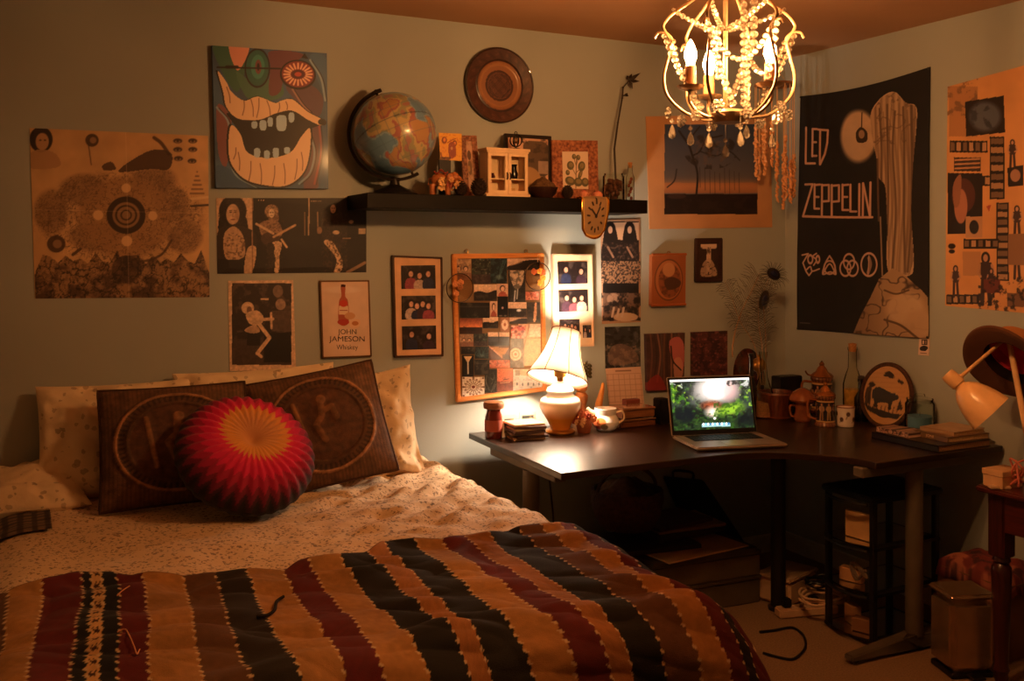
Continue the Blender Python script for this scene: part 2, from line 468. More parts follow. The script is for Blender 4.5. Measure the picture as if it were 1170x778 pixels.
b.build('mattress', mat('mattress_ticking', (200, 185, 160), .9), bed, True)
for i, (x, y) in enumerate(((XB0 + .14, T0 - .02), (S0 + .06, T0 - .02), (XB0 + .14, 3.6), (S0 + .06, 3.6))):
    b = MB(); b.cyl((x, y, 0), (x, y, .07), .025, .03); b.build('leg', mat('bed_leg', (40, 28, 20), .5), bed, True)
# floral bedspread ------------------------------------------------
def floral(name, base, c1, c2, sc=42.0, thr=.30, fab=.25):
    m = bpy.data.materials.new(name); m.use_nodes = True; nt = m.node_tree; N = nt.nodes; L = nt.links
    p = N['Principled BSDF']; p.inputs['Roughness'].default_value = .85; p.inputs['Sheen Weight'].default_value = .1
    tc = N.new('ShaderNodeTexCoord')
    def math_(op, a, bb=None, v=None):
        n = N.new('ShaderNodeMath'); n.operation = op; L.new(a, n.inputs[0])
        if bb is not None: L.new(bb, n.inputs[1])
        if v is not None: n.inputs[1].default_value = v
        return n.outputs[0]
    wn = N.new('ShaderNodeTexNoise'); wn.inputs['Scale'].default_value = sc * 1.6; L.new(tc.outputs['Object'], wn.inputs['Vector'])
    av = N.new('ShaderNodeVectorMath'); av.operation = 'MULTIPLY_ADD'; av.inputs[1].default_value = (.02, .02, .02)
    L.new(wn.outputs['Color'], av.inputs[0]); L.new(tc.outputs['Object'], av.inputs[2])
    v1 = N.new('ShaderNodeTexVoronoi'); v1.inputs['Scale'].default_value = sc; L.new(av.outputs[0], v1.inputs['Vector'])
    v2 = N.new('ShaderNodeTexVoronoi'); v2.inputs['Scale'].default_value = sc * .55; L.new(av.outputs[0], v2.inputs['Vector'])
    n1 = N.new('ShaderNodeTexNoise'); n1.inputs['Scale'].default_value = sc * .35; n1.inputs['Detail'].default_value = 2; L.new(tc.outputs['Object'], n1.inputs['Vector'])
    a1 = math_('LESS_THAN', v1.outputs['Distance'], v=thr); g1 = math_('GREATER_THAN', n1.outputs['Fac'], v=.42); f1 = math_('MULTIPLY', a1, g1)
    a2 = math_('LESS_THAN', v2.outputs['Distance'], v=thr * .72); g2 = math_('LESS_THAN', n1.outputs['Fac'], v=.55); f2 = math_('MULTIPLY', a2, g2)
    f1 = math_('MULTIPLY', f1, v=.72); f2 = math_('MULTIPLY', f2, v=.7)
    x1 = N.new('ShaderNodeMixRGB'); x1.inputs['Color1'].default_value = (*lin(base), 1); x1.inputs['Color2'].default_value = (*lin(c1), 1); L.new(f1, x1.inputs['Fac'])
    x2 = N.new('ShaderNodeMixRGB'); x2.inputs['Color2'].default_value = (*lin(c2), 1); L.new(x1.outputs[0], x2.inputs['Color1']); L.new(f2, x2.inputs['Fac'])
    L.new(x2.outputs[0], p.inputs['Base Color'])
    n2 = N.new('ShaderNodeTexNoise'); n2.inputs['Scale'].default_value = 90; n2.inputs['Detail'].default_value = 4; L.new(tc.outputs['Object'], n2.inputs['Vector'])
    bp = N.new('ShaderNodeBump'); bp.inputs['Strength'].default_value = fab; bp.inputs['Distance'].default_value = .006
    L.new(n2.outputs['Fac'], bp.inputs['Height']); L.new(bp.outputs['Normal'], p.inputs['Normal'])
    return m
spread = floral('ditsy_floral_cotton', (216, 188, 152), (104, 68, 52), (84, 70, 64), sc=74.0, thr=.34)
sham = floral('rose_floral_cotton', (228, 204, 168), (172, 146, 118), (150, 132, 110), sc=30, thr=.25)
def crease(x, y):
    # soft creases fanning from the pillows at the head and near the right edge
    k = max(0, min(1, (x - .55) / .7)) * max(0, min(1, (y - 2.45) / .5))
    r = mnoise.noise(Vector((x * 5 + y * 5, (y - x) * 13, 9.3))) + .6 * mnoise.noise(Vector((x * 9, y * 24, 2.2)))
    return .034 * k * r + .006 * mnoise.noise(Vector((x * 9 + y * 3, y * 14 - x * 4, 5.5)))
b = MB()
NU, NV = 190, 190
sA, sB, tA, tB = XB0 + RE - .5, S0 + .62, -(YH - T0), .55
def f(u, v):
    s = sA + (sB - sA) * u; t = tA + (tB - tA) * v
    p = bed_pt(s, t, .004)
    hd = max(0, min(1, (p.y - 3.2) / .5))
    p.z += crease(p.x, p.y) + .012 * hd * mnoise.noise(Vector((s * 5, 7, 1)))
    return p
b.grid(f, NU, NV)
o = b.build('bedspread', spread); md = o.modifiers.new('thickness', 'SOLIDIFY'); md.thickness = .006; md.offset = -1
tag(o, 'cream floral print bedspread covering the bed under the striped blanket', 'bedspread')
# striped blanket -------------------------------------------------
TAN = (166, 120, 70); BRN = (94, 62, 40); BLK = (15, 11, 10); RED = (92, 20, 24); LTAN = (156, 104, 60); OLV = (32, 24, 18); NAVY = (12, 13, 18)
seam = [(-.50, -.50, BRN), (-.26, -.27, TAN), (-.17, -.18, BLK), (-.084, -.101, BRN), (-.021, -.044, TAN), (.042, .004, RED), (.131, .065, NAVY), (.153, .1, 'W'), (.177, .12, NAVY), (.212, .154, RED), (.271, .213, TAN),
        (.363, .311, BRN), (.439, .391, OLV), (.518, .475, TAN), (.605, .565, RED), (.673, .649, TAN), (.751, .737, BLK), (.84, .825, LTAN), (.908, .868, BLK),
        (.994, .966, TAN), (1.058, 1.069, RED), (1.125, 1.151, LTAN), (1.19, 1.199, BLK), (1.31, 1.277, BRN), (1.385, 1.37, TAN), (1.442, 1.445, RED), (1.492, 1.50, BLK), (1.535, 1.54, RED), (1.66, 1.63, None)]
ttop_x = [-.6, -.5, -.084, .042, .13, .2, .363, .439, .518, .605, .673, .751, .84, .908, .994, 1.058, 1.125, 1.19, 1.31, 1.42, 1.5, 1.66, 2.2]
ttop_y = [-.66, -.68, -.692, -.715, -.719, -.712, -.617, -.601, -.599, -.55, -.585, -.56, -.585, -.646, -.636, -.607, -.606, -.57, -.615, -.62, -.64, -.66, -.66]
ru = np.array([a for a, _, _ in seam]); rb = np.array([c for _, c, _ in seam])
NU, NV = 760, 430
sU = np.linspace(-.5, 1.66, NU)
tbot = .56
Pb = np.empty((NV, NU, 3)); Cb = np.empty((NV, NU, 3))
arts = [None if c is None or c == 'W' else np.array(c, float) for _, _, c in seam]
top_t = np.interp(sU, ttop_x, ttop_y)
tops = sU; bots = np.interp(sU, ru, rb)
for j in range(NV):
    v = j / (NV - 1)
    for i in range(NU):
        tt = top_t[i] + .012 * mnoise.noise(Vector((sU[i] * 14, 3.3, 0)))
        t = tt + (tbot - tt) * v
        q = (t + .66) / .82; q = max(-.2, min(1.0, q))
        s = tops[i] + (bots[i] - tops[i]) * q
        wob = .010 * mnoise.noise(Vector((sU[i] * 4, t * 5, .5)))
        s += wob * (1 if s < 1.4 else max(0, (1.56 - s) / .16))
        # wrinkles: diagonal folds, strongest near the upper hem
        d = t - tt
        wr = abs(mnoise.noise(Vector((s * 3.0 + t * 2.2, t * 7 - s * 3.5, 6.1)))) * .030
        wr += abs(mnoise.noise(Vector((s * 7, t * 12 - s * 4, 2.5)))) * .012
        wr += .014 * math.exp(-(d / .03) ** 2) + .016 * math.exp(-((d - .11 - .03 * math.sin(s * 9)) / .028) ** 2) * max(0, mnoise.noise(Vector((s * 3.5, 8.8, 0))) + .25)
        p = bed_pt(s, t, .012 + wr)
        Pb[j, i] = p
TT = np.linspace(0, 1, NV)[:, None] * np.ones((1, NU)); LEN = (tbot - top_t)[None, :] * TT
U_ = np.ones((NV, 1)) * sU[None, :]
tooth = .005 * (np.abs(((LEN * 45 + np.sin(U_ * 30) * .3) % 1) - .5) * 2 - .5)
U2 = U_ + tooth + .004 * (fbm(U_, LEN, .05, 3) - .5)
k = np.clip(np.searchsorted(ru, U2, side='right') - 1, 0, len(seam) - 2)
pal = np.array([(200, 160, 110) if (c is None or c == 'W') else c for _, _, c in seam], float)
Cb[:] = pal[k]
# woven marks in the narrow pattern band
wi = [i for i, q in enumerate(seam) if q[2] == 'W'][0]
um = (U2 - ru[wi]) / (ru[wi + 1] - ru[wi])
pm = (k == wi) & (um > .25) & (um < .75) & (((LEN * 28) % 1) < .62) & ~((np.abs(um - .5) < .12) & (((LEN * 56) % 1) < .5))
Cb[pm] = (60, 30, 28)
Cb *= (1 + .22 * (fbm(U_ * 1.0, LEN, .012, 1) - .5) + .25 * (fbm(U_, LEN, .16, 4) - .5))[..., None]
# pale overcast stitches on the dark side of every seam
for a in ru[1:-1]:
    st = (np.abs(U_ + tooth * 1.0 - a) < .0035) & (((LEN * 45 + np.sin(U_ * 30) * .3) % 1) < .38)
    Cb[st] = (205, 180, 140)
st = (U_ > 1.645); Cb[st] = (200, 175, 135)
Cb[:2] = Cb[:2] * .8
class _A: pass
cl = np.clip(Cb, 0, 255) / 255; cl = np.where(cl <= .04045, cl / 12.92, ((cl + .055) / 1.055) ** 2.4)
me = grid_mesh('striped_blanket', Pb, cl)
blk = link('striped_blanket', me, paint_mat('woven_wool', .9, bump=.35, bscale=420, sheen=.02), auto=0)
md = blk.modifiers.new('thickness', 'SOLIDIFY'); md.thickness = .005; md.offset = -1
tag(blk, 'wool blanket of stitched red, tan, brown and black stripes thrown over the bed foot', 'blanket')
def on_blanket(u, v):
    # nearest blanket point to a photo position
    d = (Pb[..., 0] * _s + Pb[..., 1] * _c); x = 585 + F * (Pb[..., 0] * _c - Pb[..., 1] * _s) / d; y = HY - F * (Pb[..., 2] - H) / d
    i = np.argmin((x - u) ** 2 + (y - v) ** 2); return Vector(Pb.reshape(-1, 3)[i]) + Vector((0, -.002, .006))
for P_ in ([(134, 725), (143, 722), (148, 728), (153, 742), (156, 750), (160, 744)], [(133, 683), (140, 677), (148, 672)]):
    b = MB(); b.tube(catmull([on_blanket(*q) for q in P_], 6), .0016, 5); b.build('loose_thread', mat('pale_thread', (214, 150, 110), .9), blk)
b = MB(); b.tube(catmull([on_blanket(*q) for q in [(293, 707), (304, 706), (313, 700), (316, 690), (324, 684)]], 6), .004, 6)
b.build('loose_thread', mat('dark_yarn', (24, 18, 18), .9), blk)

# ================================================================== pillows
def pillow(name, c, right, up, w, h, th, m, label, cat='pillow', group=None, seed=1, ears=.06, wr=.012, art=None, hgt=None, n=64, pipe=None):
    right = Vector(right).normalized(); up = Vector(up); up = (up - right * up.dot(right)).normalized(); nr = right.cross(up)
    root = E(name, c, label, cat, group)
    def side(sg, nu):
        v, u = np.meshgrid(np.linspace(-1, 1, nu), np.linspace(-1, 1, nu), indexing='ij')
        if art is None or sg < 0: u = np.sin(u * PI / 2 * .92) / math.sin(PI / 2 * .92); v = np.sin(v * PI / 2 * .92) / math.sin(PI / 2 * .92)
        prof = np.clip(1 - np.abs(u) ** 2.6, 0, 1) ** .55 * np.clip(1 - np.abs(v) ** 2.6, 0, 1) ** .55
        ww = 1 - ears * (1 - v ** 2) * .9; hh = 1 - ears * (1 - u ** 2) * 1.2
        X = u * w / 2 * hh ** 0 * (1 - ears * (1 - np.abs(v) ** 2)); Y = v * h / 2 * (1 - ears * (1 - np.abs(u) ** 2))
        Z = sg * th / 2 * prof
        wz = np.zeros_like(u)
        for j in range(nu):
            for i in range(nu):
                wz[j, i] = mnoise.noise(Vector((u[j, i] * 2.2 + seed, v[j, i] * 2.2, seed * .7))) + .5 * mnoise.noise(Vector((u[j, i] * 5 + seed, v[j, i] * 4, 3 + seed)))
        Z = Z + wr * wz * np.clip(prof * 3, 0, 1)
        if sg > 0 and hgt is not None: Z = Z + hgt
        # v runs downwards in the artwork
        P = np.array(c)[None, None] + X[..., None] * np.array(right) - Y[..., None] * np.array(up) + Z[..., None] * np.array(nr)
        return P
    nu = n if art is None else art.nx
    for sg, nm in ((1, 'cover_front'), (-1, 'cover_back')):
        k_ = nu if sg > 0 else 40
        P = side(sg, k_)
        if art is not None:
            C = art.lin() if sg > 0 else np.full((k_, k_, 3), art.lin()[2, 2])
        else: C = np.full((k_, k_, 3), .5)
        if sg < 0: P = P[:, ::-1]
        me = grid_mesh(nm, P, C)
        link(nm, me, m, root, True, auto=0)
    if pipe:
        v = np.linspace(-1, 1, 30); pts = []
        for (a, b_) in [(t, -1) for t in v] + [(1, t) for t in v[1:]] + [(t, 1) for t in v[::-1][1:]] + [(-1, t) for t in v[::-1][1:-1]]:
            pts.append(Vector(c) + right * (a * w / 2 * (1 - ears * (1 - b_ ** 2))) - up * (b_ * h / 2 * (1 - ears * (1 - a ** 2))))
        MB().tube(pts, pipe[0], 6, close=True).build('piping', pipe[1], root, True)
    return root
lean = lambda a: (0, math.sin(math.radians(a)), math.cos(math.radians(a)))
pillow('pillow', (.30, 3.655, .83), (1, 0, 0), lean(16), .52, .40, .15, sham, 'pale floral pillow standing at far left of the bed head', seed=2, ears=.05, wr=.04)
pillow('pillow', (.79, 3.68, .84), (1, 0, .02), lean(12), .60, .42, .13, sham, 'cream pillow peeping out above and behind the two brown cushions', seed=5, ears=.05, wr=.035)
pillow('pillow', (1.16, 3.60, .815), (1, -.04, .05), lean(20), .46, .44, .18, sham, 'rumpled cream floral pillow at right end of the bed head', seed=9, ears=.11, wr=.055)
pillow('pillow', (-.02, 3.60, .70), (1, .1, -.02), lean(78), .42, .34, .11, sham, 'flattened floral pillow lying beside the far left pillow', seed=12, ears=.06, wr=.02)

def medallion(seed):
    q = [(-1, -1), (1, -1), (1, 1), (-1, 1)]
    A = Art(150, 150, q, (96, 68, 44))
    R = np.hypot(A.X, A.Y); TH_ = np.arctan2(A.Y, A.X)
    A.mix((np.sin(A.X * 110) > .2).astype(float) * (R > .86) * .35, (58, 36, 22))
    A.mix((R < .80).astype(float), (78, 52, 32)); A.mix((np.abs(R - .82) < .024).astype(float), (150, 110, 74))
    A.mix(((R > .70) & (R < .79) & (np.sin(TH_ * 60) > .1)).astype(float) * .8, (46, 28, 16))
    A.mix((R < .64).astype(float) * .5, (78, 44, 26))
    H_ = .010 * np.exp(-((R - .82) / .03) ** 2) + .004 * np.exp(-((R - .67) / .03) ** 2) - .004 * (R < .64)
    # relief: a seated figure beside a staff
    A.line([(-.40, -.42), (-.28, .42)], .07, (126, 88, 52)); fig = np.exp(-(A.dist([(-.40, -.42), (-.28, .42)]) / .05) ** 2) * .008
    P1 = [(.02, -.38), (.0, -.12), (-.12, .02), (-.02, .3)]; P2 = [(.02, -.2), (.18, -.26), (.22, -.05)]
    for P_ in (P1, P2):
        A.line(P_, .10, (112, 76, 46)); fig = np.maximum(fig, np.exp(-(A.dist(P_) / .07) ** 2) * .009)
    A.ell(.04, -.42, .075, .09, (128, 90, 58)); fig = np.maximum(fig, np.exp(-((A.X - .04) ** 2 + (A.Y + .42) ** 2) / .006) * .01)
    A.grain(.07, .3, seed); A.wb = (1.1, 1.02, 1.1)
    return A, H_ + fig
A, Hh = medallion(1)
CUSH = paint_mat('embossed_brown_fabric', .75, bump=.5, bscale=260)
pip = mat('cushion_piping', (66, 40, 24), .8)
pillow('cushion', (.46, 3.43, .838), (1, -.06, .015), lean(24), .475, .40, .13, CUSH, 'brown square cushion with round embossed medallion, left of the pair', 'cushion', 'brown medallion cushions on the bed', seed=3, ears=.03, wr=.008, art=A, hgt=Hh, pipe=(.006, pip))
A, Hh = medallion(4)
pillow('cushion', (.955, 3.42, .855), (1, -.10, .16), lean(26), .46, .42, .13, CUSH, 'brown square cushion with round embossed medallion, tilted behind the round pink cushion', 'cushion', 'brown medallion cushions on the bed', seed=8, ears=.03, wr=.008, art=A, hgt=Hh, pipe=(.006, pip))

# round pleated cushion
c = YP(281, 519, 3.235); kx = kk(c)
nrm = (Vector((.12, -.66, .74))).normalized(); ux = Vector((1, .1, 0)); ux = (ux - nrm * ux.dot(nrm)).normalized(); uy = nrm.cross(ux)
RR = 80 * kx; NR, NT = 70, 288; NP = 32
r = np.linspace(0, 1, NR)[:, None]; th = np.linspace(0, 2 * PI, NT)[None, :]
saw = np.abs((th * NP / (2 * PI)) % 1 - .5) * 2
def half(sg):
    rr = np.where(r < .8, r * 1.12, .896 + .104 * np.sin((r - .8) / .2 * PI / 2)) * np.ones_like(th)
    zz = sg * .088 * np.sqrt(np.clip(1 - rr ** 2.6, 0, 1)) * (1 - .25 * np.exp(-(rr / .12) ** 2))
    zz = zz + sg * (.011 * saw * np.clip(rr * 2.2 - .35, 0, 1) * np.clip((1.02 - rr) * 6, 0, 1))
    rad = rr * (1 - .018 * (1 - saw) * np.clip(rr * 3 - 1.6, 0, 1))
    X = rad * np.cos(th); Y = rad * np.sin(th)
    return rr, np.array(c) + RR * (X[..., None] * np.array(ux) + Y[..., None] * np.array(uy)) + zz[..., None] * np.array(nrm)
root = E('cushion', c, 'round pleated cushion with yellow centre and pink zigzag sunburst', 'cushion')
for sg, nm in ((1, 'cover_front'), (-1, 'cover_back')):
    rr, P = half(sg)
    # the pattern's centre sits a little above and right of the middle
    C = np.zeros((NR, NT, 3)); C[:] = (16, 12, 18)
    if sg > 0:
        off = .24; ang = .95
        rq_ = np.hypot(rr * np.cos(th) - off * math.cos(ang) * np.clip(1 - rr, 0, 1), rr * np.sin(th) - off * math.sin(ang) * np.clip(1 - rr, 0, 1))
        z = rq_ + .10 * (1 - saw) - .04
        for lim, col in ((1.0, (56, 8, 32)), (.95, (110, 8, 50)), (.87, (160, 10, 66)), (.74, (204, 16, 84)), (.60, (214, 34, 86)), (.50, (214, 146, 70)), (.36, (200, 138, 80)), (.22, (186, 126, 80))):
            C[z < lim] = col
    cl = np.clip(C, 0, 255) / 255; cl = np.where(cl <= .04045, cl / 12.92, ((cl + .055) / 1.055) ** 2.4)
    if sg < 0: P = P[:, ::-1]
    link(nm, grid_mesh(nm, P, cl), paint_mat('velvet_pleats', .8, bump=.3, bscale=350, sheen=.08), root, True, auto=0)
# dark plaid fringe of a throw tucked in at the far left corner of the bed
A = Art(60, 40, rq(0, 0, 60, 40), (120, 90, 60))
A.mix((np.sin(A.X * .9) > .3).astype(float) * .7, (34, 26, 26)); A.mix((np.sin(A.Y * 1.1) > .3).astype(float) * .6, (44, 30, 28))
P = np.zeros((40, 60, 3))
for j in range(40):
    for i in range(60):
        s = -.22 + .30 * i / 59; y = 3.22 + .22 * j / 39
        P[j, i] = bed_pt(s, T0 - y, .018 + .012 * mnoise.noise(Vector((s * 9, y * 9, 3))))
P = P[::-1]
o = link('plaid_throw', grid_mesh('plaid_throw', P, A.lin()), paint_mat('plaid_wool', .9), auto=0)
md = o.modifiers.new('thickness', 'SOLIDIFY'); md.thickness = .005; md.offset = -1
tag(o, 'folded dark plaid cloth lying at the far left edge of the bed', 'throw')
# ================================================================== chandelier
gold = mat('chandelier_gilt', (150, 122, 92), .35, .55, var=.15, vscale=30)
CD = 2.57
CC = DP(833, 60, CD); CX, CY = CC.x, CC.y
def CP(u, v, dd=0.0): return DP(u, v, CD + dd)
def cz(v): return CP(833, v).z
kc = CD / F
root = E('chandelier', (CX, CY, CEIL), 'small gilt chandelier with candle bulbs and swags of crystal beads', 'chandelier')
zb = cz(134); zt = cz(-24)
b = MB(); b.lathe([(0, CEIL), (.055, CEIL), (.055, CEIL - .012), (.03, CEIL - .035), (.008, CEIL - .045), (0, CEIL - .045)], 24, Matrix.Translation((CX, CY, 0))); b.build('ceiling_cap', gold, root, True)
b = MB(); z = CEIL - .045
n = int((z - zt) / .022) + 1
for i in range(n):
    zz = z - (i + .5) * (z - zt) / n; ax = Vector((1, 0, 0)) if i % 2 else Vector((0, 1, 0))
    b.tube(arc((CX, CY, zz), .0085, 0, 2 * PI, 10, ax, UP * 1.7)[:-1], .0022, 5, close=True)
b.build('chain', gold, root, True)
b = MB(); b.cyl((CX - .012, CY, zb), (CX - .012, CY, zt), .006); b.lathe([(0, zt + .004), (.02, zt), (.024, zt - .012), (.008, zt - .03), (.006, zt - .04)], 16, Matrix.Translation((CX - .012, CY, 0))); b.build('rod', gold, root, True)
b = MB(); b.lathe([(0, zb - .016), (.038, zb - .014), (.044, zb - .004), (.046, zb + .01), (.036, zb + .018), (0, zb + .02)], 28, Matrix.Translation((CX, CY, 0))); b.build('base_dish', gold, root, True)
bulbm = emit('bulb_glow', (1, .46, .15), BULB)
sleeve = mat('candle_sleeve', (150, 104, 70), .5, trans=.0)
candle_px = [(789, 102, -.02), (810, 113, .12), (880, 99, -.07)]
for (u, v, dd) in candle_px:
    p = CP(u, v, dd); kq = (CD + dd) / F
    a = Vector((CX, CY, zb + .005)); d = p - a; d.z = 0
    arm = MB(); pts = catmull([a + d * .15, a + d * .45 + UP * -.006, a + d * .8 + UP * .006, Vector((p.x, p.y, p.z - .03)) + d * .03, p], 8)
    arm.tube(pts, .0048, 8); ao = arm.build('arm', gold, root, True)
    t = Matrix.Translation(p)
    q = MB(); q.lathe([(0, -.004), (.012, -.004), (.030, .002), (.036, .009), (.034, .009), (.014, .004), (0, .004)], 20, t, fn=lambda a, z: 1 + .05 * math.cos(a * 8)); q.build('drip_pan', gold, ao, True)
    hs = 27 * kq
    q = MB(); q.lathe([(0, .003), (.0145, .003), (.015, .008), (.0145, hs - .002), (.012, hs), (0, hs)], 18, t); q.build('candle_sleeve', sleeve, ao, True)
    q = MB(); L = 30 * kq
    q.lathe([(0, hs + .001), (.009, hs + .001), (.012, hs + .012), (.0165, hs + L * .34), (.0155, hs + L * .52), (.010, hs + L * .76), (.004, hs + L * .93), (0, hs + L)], 12, t); q.build('bulb', bulbm, ao, True)
# cage of curved wires
def cage(az, rmul=1.0):
    d = Vector((math.cos(az), math.sin(az), 0)); c = Vector((CX, CY, 0))
    pr = [(.012, 134), (.10, 132), (.158, 112), (.172, 90), (.160, 66), (.150, 46), (.168, 36), (.172, 28), (.150, 16), (.115, 6), (.07, -8), (.012, -22)]
    pts = [c + d * (r_ * rmul) + UP * cz(v) for r_, v in pr]
    return catmull(pts, 6)
wires = [math.radians(a) for a in (153, 213, 273, 333, 33, 93)]
for az in wires: MB().tube(cage(az), .0042, 7).build('cage_wire', gold, root, True)
for az in wires:      # little curls at the shoulder
    d = Vector((math.cos(az), math.sin(az), 0)); c0 = Vector((CX, CY, cz(46))) + d * .152
    MB().tube(catmull([c0, c0 + d * .014 + UP * .018, c0 + d * .034 + UP * .020, c0 + d * .044 + UP * .006], 6), .0035, 6).build('curl', gold, root, True)
crystal = bpy.data.materials.new('crystal'); crystal.use_nodes = True
nt = crystal.node_tree; N_ = nt.nodes; N_.remove(N_['Principled BSDF'])
t_ = N_.new('ShaderNodeBsdfTransparent'); t_.inputs['Color'].default_value = (.97, .95, .92, 1); g_ = N_.new('ShaderNodeBsdfGlossy'); g_.inputs['Roughness'].default_value = .06
d_ = N_.new('ShaderNodeBsdfTranslucent'); d_.inputs['Color'].default_value = (.8, .72, .62, 1); lw = N_.new('ShaderNodeLayerWeight'); lw.inputs['Blend'].default_value = .45
m1 = N_.new('ShaderNodeMixShader'); m1.inputs['Fac'].default_value = .36; m2 = N_.new('ShaderNodeMixShader')
nt.links.new(t_.outputs[0], m1.inputs[1]); nt.links.new(d_.outputs[0], m1.inputs[2]); nt.links.new(lw.outputs['Fresnel'], m2.inputs['Fac']); nt.links.new(m1.outputs[0], m2.inputs[1]); nt.links.new(g_.outputs[0], m2.inputs[2]); nt.links.new(m2.outputs[0], N_['Material Output'].inputs['Surface'])
def bead_into(b, p, r):
    b.lathe([(0, -r), (r * .62, -r * .75), (r, -r * .2), (r, r * .2), (r * .62, r * .75), (0, r)], 7, Matrix.Translation(p))
def strand(pts, r0=.0085, gap=1.95, name='bead_strand', rv=.25):
    pts = [Vector(p) for p in pts]; L = [0]
    for a, c_ in zip(pts, pts[1:]): L.append(L[-1] + (c_ - a).length)
    b = MB(); w_ = MB(); s = r0; beads = []
    while s < L[-1]:
        i = max(j for j in range(len(L)) if L[j] <= s); i = min(i, len(pts) - 2)
        t = (s - L[i]) / max(1e-6, L[i + 1] - L[i]); r = r0 * (1 + rv * (random.random() - .5))
        bead_into(b, pts[i].lerp(pts[i + 1], t), r); s += r * gap
    w_.tube(pts, .0009, 4)
    so = w_.build(name, gold, root, True); b.build('beads', crystal, so, True, smooth=False)
def sag(a, c_, drop, n=14):
    return [a.lerp(c_, i / n) - UP * drop * 4 * (i / n) * (1 - i / n) for i in range(n + 1)]
def pt(az, r_, v): return Vector((CX + math.cos(az) * r_, CY + math.sin(az) * r_, cz(v)))
# swags: from the top to the shoulders, from the shoulders down to the dish, and from shoulder to shoulder
for i, az in enumerate(wires):
    strand(sag(pt(az, .15, 10), Vector((CX - .02, CY, cz(34))), .012), .0075)
    strand(sag(pt(az, .172, 38), pt(az + .5, .085, 128), .018), .0092)
    if i % 2: strand(sag(pt(az, .148, 46), pt(wires[(i + 1) % 6], .148, 46), .075, 20), .0082)
strand([Vector((CX - .03, CY + .01, cz(v))) for v in range(34, 92, 3)], .0095)
strand([Vector((CX + .032, CY - .02, cz(v))) for v in range(-6, 128, 4)], .0098)
strand([Vector((CX + .052, CY - .035, cz(v))) for v in range(-10, 60, 4)], .0105)
strand([Vector((CX + .07, CY + .01, cz(v))) for v in range(40, 130, 4)], .0085)
for k in range(12):  # crystal rosettes round the lower ring
    az = k * PI / 6 + .2; c0 = pt(az, .165 if k % 2 else .13, 130 if k % 2 else 136)
    b = MB()
    for j in range(6):
        a = j * PI / 3; bead_into(b, c0 + Vector((-math.sin(az), math.cos(az), 0)) * .011 * math.cos(a) + UP * .011 * math.sin(a), .0062)
    bead_into(b, c0, .006); b.build('rosette', crystal, root, True, smooth=False)
for (u, v, dd) in [(768, 150, .0), (789, 158, .1), (810, 160, -.12), (829, 172, .05), (882, 160, -.05), (886, 134, .08), (853, 150, .14), (846, 158, -.16)]:
    p = CP(u, v, dd); b = MB()
    b.lathe([(0, -.021), (.008, -.016), (.0105, -.008), (.007, .006), (.002, .016), (0, .018)], 8, Matrix.Translation(p))
    o = b.build('crystal_drop', crystal, root, True, smooth=False)
    q = MB(); q.tube([p + UP * .018, Vector((p.x, p.y, max(p.z + .03, cz(134))))], .001, 4); bead_into(q, p + UP * .027, .006); q.build('drop_link', crystal, o, True, smooth=False)

# ================================================================== shell mobile in the corner
shellm = mat('shell_orange', (214, 150, 96), .35, var=.3, vscale=40)
cord = mat('mobile_cord', (226, 176, 124), .8)
P = DP(885, 97, 4.58); km = kk(P)
root = E('wind_chime', (P.x, P.y, CEIL), 'shell wind chime of long strings hanging from the ceiling in the room corner', 'wind chime')
b = MB(); b.tube([P, Vector((P.x, P.y, CEIL))], .0015, 5)
for k in range(3):
    a = k * 2.1; b.tube([P + Vector((.085 * math.cos(a), .085 * math.sin(a), 0)), Vector((P.x, P.y, P.z + .1))], .0012, 4)
b.build('hanging_cord', cord, root, True)
b = MB(); b.lathe([(0, -.006), (.092, -.006), (.095, 0), (.092, .006), (0, .006)], 28, Matrix.Translation(P)); b.build('disc', mat('chime_disc', (130, 84, 50), .6), root, True)
nst = 18
for k in range(nst):
    a = 2 * PI * k / nst; r_ = .088 if k % 3 else .055
    q = P + Vector((r_ * math.cos(a), r_ * math.sin(a), 0)); u_ = (q - P).dot(CAMR)
    ln = (.32 + .12 * random.random()) if u_ < .015 else (.40 + .05 * random.random() if u_ < .03 else .50 + .08 * random.random())
    b = MB(); e = Vector((q.x, q.y, q.z - ln)); b.tube([q - UP * .004, e], .0019, 5)
    st = b.build('string', cord, root, True)
    b = MB(); m_ = .17 if u_ < .03 else .2
    for j in range(15):
        s_ = ln - m_ * j / 15
        an = random.random() * 6.3; c_ = Vector((q.x, q.y, q.z - s_)) + Vector((math.cos(an), math.sin(an), 0)) * .003
        R_ = Matrix.Rotation(an, 3, 'Z') @ Matrix.Rotation(.6, 3, 'X')
        b.sph(c_, (.0085, .0045, .0115), 7, 5, R_)
    b.build('shells', shellm, st, True)
